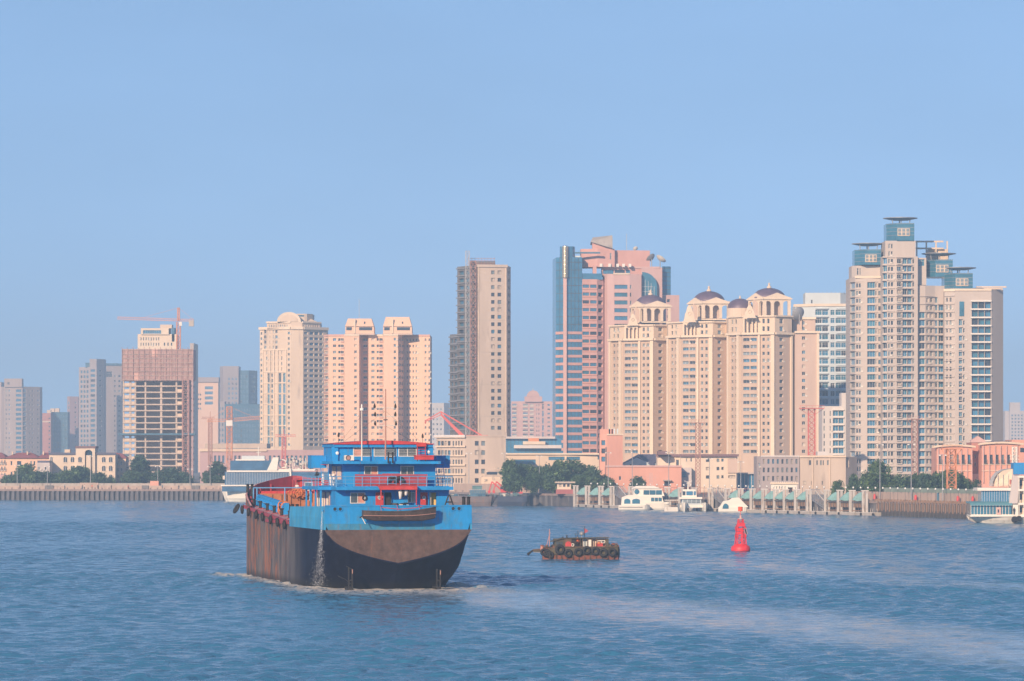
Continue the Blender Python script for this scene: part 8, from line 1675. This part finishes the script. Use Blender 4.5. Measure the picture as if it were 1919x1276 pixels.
mb = MB(); a_ = lambda px, y, dy: (U5(px), dy, V5(y)); mb.add([a_(500, 882, 0), a_(519, 882, 0), a_(522, 857, 0), a_(512, 857, 0), a_(500, 882, 2), a_(519, 882, 2), a_(522, 857, 2), a_(512, 857, 2)], [(0, 1, 2, 3), (7, 6, 5, 4), (0, 4, 5, 1), (1, 5, 6, 2), (2, 6, 7, 3), (3, 7, 4, 0)], 'white_paint'); mb.build('funnel_fin', t)
mb = MB(); mb.add([a_(541.5, 878, -.1), a_(545, 878, -.1), a_(547, 905, -.1), a_(544, 905, -.1), a_(541.5, 878, .5), a_(545, 878, .5), a_(547, 905, .5), a_(544, 905, .5)], [(0, 1, 2, 3), (7, 6, 5, 4), (0, 4, 5, 1), (1, 5, 6, 2), (2, 6, 7, 3), (3, 7, 4, 0)], 'white_paint'); mb.build('white_strut', t)
mb = MB(); mb.torus((U5(529), 3, V5(869)), 1.5, .22, 'white_paint', (0, 1, 0), 20, 6); mb.build('ring_frame', t); mb = MB(); mb.bar((U5(483), 4, V5(854)), (U5(483), 4, V5(837)), .18, 'white_paint', 6); mb.bar((U5(478), 4, V5(848)), (U5(488), 4, V5(848)), .1, 'white_paint', 5); mb.build('mast', t)
mb = MB(); mb.bar((U5(424), 2, V5(908)), (U5(424), 2, V5(868)), .08, 'metal_grey', 5); mb.box(U5(417), 1, V5(898), U5(427), 3, V5(891.5), 'yellow_wall'); mb.box(U5(417), 1, V5(898.6), U5(434), 3, V5(897.6), 'white_paint'); mb.build('bow_lookout', t)
mb = MB(); rr = random.Random(11)
for k in range(70):
    x = rr.uniform(533, 585); y = rr.uniform(857, 879); mb.cbox((U5(x), rr.uniform(1, 8), V5(y)), (rr.uniform(.3, 1.0), .5, rr.uniform(.3, 1.2)), rr.choice(['white_paint', 'white_dirty', 'cream', 'salmon', 'net_blue', 'metal_grey']), rr.uniform(0, 1))
for k in range(9): x = 536+k*6; mb.bar((U5(x), 3, V5(881)), (U5(x), 3, V5(858)), .12, 'white_paint', 5)
mb.box(U5(520), 1, V5(882), U5(590), 9, V5(879), 'white_paint'); mb.build('upper_deck_gear', t)
# ferry at the right edge
D = 989.; sc = F/D; t = thing('river_ferry', 'white river ferry with teal glass decks and a slanted grey funnel, at the right edge', 'ship', (X(1815, D), D, 0)); U6 = lambda px, s=sc: (px-1815)/s; V6 = lambda y, s=sc: (981.5-y)/s
mb = MB(); rs = []
for i in range(9):
    u = i/8; x = U6(1815)+(U6(1990)-U6(1815))*u; B_ = 5*min(1, (u*3.2)**.6) if u > 0 else .1; zl = -.5 if u > .12 else V6(970)
    rs.append([(x, 5-B_, V6(967)), (x+.6, 5-B_*.9, max(zl, V6(975)) if u < .15 else V6(975)), (x+1.2, 5-B_*.7, zl), (x+1.2, 5+B_*.7, zl), (x+.6, 5+B_*.9, V6(975)), (x, 5+B_, V6(967))])
mb.loft(rs, 'white_dirty', caps=True); mb.build('hull', t); mb = MB(); mb.box(U6(1818), -.15, V6(968.5), U6(1990), .2, V6(966), 'white_paint'); mb.build('rub_strake', t)
mb = MB(); mb.box(U6(1820), .4, V6(967), U6(1990), 9.6, V6(964.5), 'white_paint'); mb.build('main_deck', t)
mb = MB(); mb.box(U6(1820), .6, V6(965), U6(1896), 9, V6(944), 'glass_dark'); mb.build('lower_saloon', t)
for k in range(13): x = U6(1820+k*5.9); mb = MB(); mb.box(x+.08, .50, V6(964.5), x+.66, .56, V6(948), 'glass_teal'); mb.build('window', t); mb = MB(); mb.box(x-.05, .45, V6(965), x+.06, .58, V6(947), 'white_paint'); mb.build('pillar', t)
mb = MB(); k = 6; pf = [(.0-.3, V6(948))]+[(.0-.3+1.2*(1-cos(pi/2*i/k)), V6(948)+1.0*sin(pi/2*i/k)) for i in range(k+1)]; mb.add([(U6(1818), y, z) for y, z in pf]+[(U6(1897), y, z) for y, z in pf], [(i, i+1, k+3+i, k+2+i) for i in range(k+1)], 'ferry_teal')
mb.box(U6(1818), .9, V6(944), U6(1897), 9, V6(940.2), 'ferry_teal'); mb.build('canopy', t)
for k in range(14): x = U6(1819+k*5.9); mb = MB(); mb.box(x, -.34, V6(948), x+.07, -.28, V6(947), 'white_paint'); mb.build('canopy_rib', t)
mb = MB(); mb.box(U6(1868), .3, V6(965), U6(1876), .5, V6(951), 'rose_pale'); dd = mb.build('door', t); mb = MB(); mb.box(U6(1870), .26, V6(961), U6(1872.5), .3, V6(955), 'glass_dark'); mb.build('pane', dd)
mb = MB(); mb.box(U6(1840), 1.0, V6(943), U6(1894), 8.5, V6(919), 'glass_blue'); mb.build('upper_saloon', t)
for k in range(12): x = U6(1841+k*4.6); mb = MB(); mb.box(x, .92, V6(942), x+.07, .99, V6(920), 'frame_white'); mb.build('mullion', t)
mb = MB(); mb.box(U6(1832), .3, V6(920), U6(1898), 9.2, V6(914.5), 'white_paint'); mb.build('upper_deck', t); mb = MB()
for k in range(22): x = U6(1833+k*3); mb.bar((x, .35, V6(914.5)), (x, .35, V6(907.5)), .03, 'rose_pale', 4)
for y in (907.5, 910): mb.bar((U6(1833), .35, V6(y)), (U6(1898), .35, V6(y)), .04, 'rose_pale', 4)
mb.build('railing', t)
mb = MB(); pf = [(1861, 912), (1862, 903), (1865, 895), (1871, 887), (1880, 881.5), (1890, 879), (1899, 878.5), (1899, 912)]; pf = [(U6(x), V6(y)) for x, y in pf]; n = len(pf)
mb.add([(x, 1.2+.9*(x < U6(1866)), z) for x, z in pf]+[(x, 8, z) for x, z in pf], [tuple(range(n))[::-1], tuple(range(n, 2*n))], 'cream_light'); mb.add([(x, 1.0, z) for x, z in pf]+[(x, 8.2, z) for x, z in pf], [(i, i+1, n+1+i, n+i) for i in range(n-1)], 'white_dirty'); mb.build('vaulted_canopy', t)
for x in (1870, 1880, 1890): mb = MB(); mb.box(U6(x), 1.05, V6(911), U6(x)+.12, 1.18, V6(889), 'white_dirty'); mb.build('canopy_rib', t)
mb = MB(); mb.box(U6(1893), 1.0, V6(908), U6(1896), 1.18, V6(899), 'sand_red'); mb.build('door', t)
mb = MB(); A_ = lambda px, y, dy: (U6(px), dy, V6(y)); mb.add([A_(1891, 944, 0), A_(1907, 944, 0), A_(1911, 890, 0), A_(1898, 890, 0), A_(1891, 944, 4), A_(1907, 944, 4), A_(1911, 890, 4), A_(1898, 890, 4)], [(0, 1, 2, 3), (7, 6, 5, 4), (0, 4, 5, 1), (1, 5, 6, 2), (2, 6, 7, 3), (3, 7, 4, 0)], 'pale_wall'); mb.build('funnel', t)
mb = MB(); mb.box(U6(1899), -.6, V6(889.5), U6(1950), 5, V6(867.5), 'barge_blue'); cb = mb.build('funnel_box', t)
for k in range(10): mb = MB(); mb.box(U6(1900+k*4.5), -.68, V6(889), U6(1901.2+k*4.5), -.61, V6(868), 'barge_blue'); mb.build('rib', cb)
mb = MB(); ladder_mast(mb, U6(1903), 2, V6(868), V6(838), 1.0, 'white_paint', .1, 1.0)
for y in (855, 861): mb.bar((U6(1894), 2, V6(y)), (U6(1912), 2, V6(y)), .08, 'white_paint', 4)
mb.bar((U6(1895), 2, V6(861)), (U6(1895), 2, V6(852)), .06, 'white_paint', 4); mb.box(U6(1914), 1.5, V6(848), U6(1922), 2.5, V6(840), 'glass_dark'); mb.build('mast', t)
for y in (893, 918, 944, 967): mb = MB(); mb.box(U6(1908), -.4, V6(y+2.6), U6(1990), 9, V6(y-1.2), 'white_paint'); mb.build('side_deck', t)
mb = MB(); mb.box(U6(1909), 1.5, V6(967), U6(1990), 8, V6(893), 'cream'); mb.build('side_house', t)
for y in (905, 931, 955):
    for px in (1912, 1921, 1932): mb = MB(); mb.box(U6(px), 1.4, V6(y+6), U6(px+5), 1.5, V6(y-5), 'glass_dark'); mb.build('window', t)
mb = MB()
for px in (1909, 1918, 1927, 1936): mb.box(U6(px), -.3, V6(967), U6(px)+.15, -.15, V6(893), 'white_paint')
mb.build('deck_stanchion', t); mb = MB(); mb.box(U6(1898), -.2, V6(966), U6(1908), 2, V6(946), 'white_paint'); mb.build('boarding_house', t)
person('dark clothed person standing on the ferry main deck by the boarding opening', (X(1901, 988.), 988.6, V6(967)+.35), pi, 'stand', 'cloth_dark')
mb = MB(); mb.cbox((U6(1904), -.7, V6(973)), (1.6, .6, 1.0), 'rubber', .2); mb.torus((U6(1901), -.6, V6(974)), .6, .25, 'rubber', (0, 1, 0), 16, 7); mb.torus((U6(1909), -.6, V6(972)), .5, .22, 'rubber', (0, 1, 0), 16, 7); mb.build('tyre_fender', t)
# moored barges in the middle
def moored(label, px0, px1, D, y0, m, flip=1):
    sc = F/D; t = thing('moored_barge', label, 'barge', (X(px0, D), D, 0)); Lw = (px1-px0)/sc; zt = (947.5-y0)/sc*.95; mb = MB(); rs = []
    for i in range(9):
        u = i/8; x = Lw*u; f = 1 if u < .8 else 1-.5*((u-.8)/.2)**2; ov = .0 if u < .85 else (u-.85)/.15*1.6
        rs.append([(x, 4-4*f, zt+ov*.3), (x-ov, 4-3.9*f, zt*.45), (x-ov*2, 4-3.2*f, -.6), (x-ov*2, 4+3.2*f, -.6), (x-ov, 4+3.9*f, zt*.45), (x, 4+4*f, zt+ov*.3)])
    mb.loft(rs, m, caps=True); mb.build('hull', t); mb = MB()
    for k in range(int(Lw/1.3)): mb.bar((.4+k*1.3, .1, zt), (.4+k*1.3, .1, zt+1.1), .04, 'net_blue', 4)
    mb.bar((.3, .1, zt+1.1), (Lw-.5, .1, zt+1.1), .05, 'net_blue', 4); mb.build('railing', t); mb = MB(); rr = random.Random(int(px0))
    for k in range(26): mb.cbox((rr.uniform(1, Lw-1), rr.uniform(.6, 5), zt+rr.uniform(.1, .6)), (rr.uniform(.3, 1.6), .6, rr.uniform(.4, 1.1)), rr.choice(['net_blue', 'white_dirty', 'frame_dark', 'net_green', 'glass_pale']), rr.uniform(0, .4))
    mb.build('deck_gear', t); return t, sc, zt
mat('barge_grey', (.16, .13, .13), rough=.7, var=.3, scale=.3, grime=(.24, .14, .10), gamt=.5); mat('barge_navy', (.035, .05, .09), rough=.6, var=.3, scale=.3, grime=(.13, .10, .10), gamt=.4)
t, sc, zt = moored('long grey brown moored barge with rounded bow, just right of the big barge stern', 830, 935, 1350., 928, 'barge_grey')
mb = MB(); x = (881-830)/sc; mb.box(x, 1, zt, x+29/sc, 6, zt+2.2, 'net_blue'); mb.box(x+4/sc, 1.5, zt+2.2, x+22/sc, 5, zt+3.6, 'net_green'); mb.box(x-.4, .8, zt+2.1, x+30/sc, 6.2, zt+2.3, 'metal_grey'); mb.box(x+3/sc, 1.2, zt+3.6, x+24/sc, 5.4, zt+3.75, 'metal_grey'); cb = mb.build('deck_house', t)
for k in range(6): mb = MB(); mb.box(x+.5+k*.8, .93, zt+1.0, x+.95+k*.8, 1.0, zt+1.7, 'glass_pale'); mb.build('window', cb)
moored('dark blue moored barge between the grey brown barge and the quay', 932, 996, 1352., 928, 'barge_navy')
t, sc, zt = moored('low red hulled moored tug with light upperworks, mostly behind the barge house', 780, 850, 1362., 933, 'barge_grey')
def excavator(px, D, lab, big=True):
    t = thing('excavator', lab, 'excavator', (X(px, D), D, 3.6)); s_ = 1 if big else .6; mb = MB(); mb.cbox((0, 0, .5*s_), (3.2*s_, 2.4*s_, .9*s_), 'frame_dark'); mb.build('track', t)
    mb = MB(); mb.cbox((.2, 0, 1.5*s_), (2.6*s_, 2.2*s_, 1.1*s_), 'excavator_red'); mb.build('body', t); mb = MB(); mb.cbox((-.6*s_, -.4, 2.3*s_), (1.1*s_, 1*s_, 1.3*s_), 'glass_dark'); mb.build('cab', t)
    mb = MB(); mb.bar((-.6*s_, 0, 1.6*s_), (-4*s_, 0, 4.6*s_), .38*s_, 'excavator_red', 4, .3*s_); mb.build('boom', t); mb = MB(); mb.bar((-4*s_, 0, 4.7*s_), (-5*s_, 0, 1.6*s_), .3*s_, 'excavator_red', 4, .2*s_); mb.build('arm', t)
    mb = MB(); mb.add([(-5.5*s_, -.5, 1.5*s_), (-4.6*s_, -.5, 1.7*s_), (-4.5*s_, -.5, .7*s_), (-5.2*s_, -.5, .5*s_), (-5.5*s_, .5, 1.5*s_), (-4.6*s_, .5, 1.7*s_), (-4.5*s_, .5, .7*s_), (-5.2*s_, .5, .5*s_)], [(0, 1, 2, 3), (7, 6, 5, 4), (0, 4, 5, 1), (2, 6, 7, 3), (3, 7, 4, 0)], 'excavator_red'); mb.build('bucket', t)
excavator(944, 1365, 'red excavator with raised folded arm, in front of the pale rubble shed'); excavator(952.5, 1372, 'second red excavator, its arm just right of the first one'); excavator(974, 1362, 'small red excavator at the right end of the rubble shed', False)
# walkers on the left promenade
rr = random.Random(9)
for i, (px, tp_, lg) in enumerate(((36, 'cloth_dark', 'cloth_dark'), (120, 'net_blue', 'cloth_dark'), (153, 'cloth_dark', 'net_blue'), (156.5, 'shirt_white', 'cloth_dark'), (171, 'vest_orange', 'cloth_dark'), (182, 'cloth_dark', 'cloth_dark'), (207, 'cloth_dark', 'cloth_dark'), (239, 'crane_red', 'cloth_dark'), (303, 'net_blue', 'cloth_dark'), (334, 'cloth_dark', 'net_blue'))):
    p = q(px, 3); lab = {0: 'dark clothed walker on the left promenade, nearest the left edge', 1: 'walker in blue on the left promenade, left of the arch', 2: 'dark clothed walker just left of the tall arch, beside one in white', 3: 'walker in white in front of the tall arch', 4: 'walker in an orange top in front of the tall arch foot', 5: 'dark clothed walker right of the orange topped one', 6: 'dark clothed walker below the right end of the arched building', 7: 'walker in red before the tall conical tree', 8: 'walker in blue below the rounded trees', 9: 'dark clothed walker by the right end of the rounded trees'}[i]
    person(lab, (p[0], p[1], 4.25), rr.uniform(0, 6), 'stand', tp_, lg, group='walkers on the left promenade')
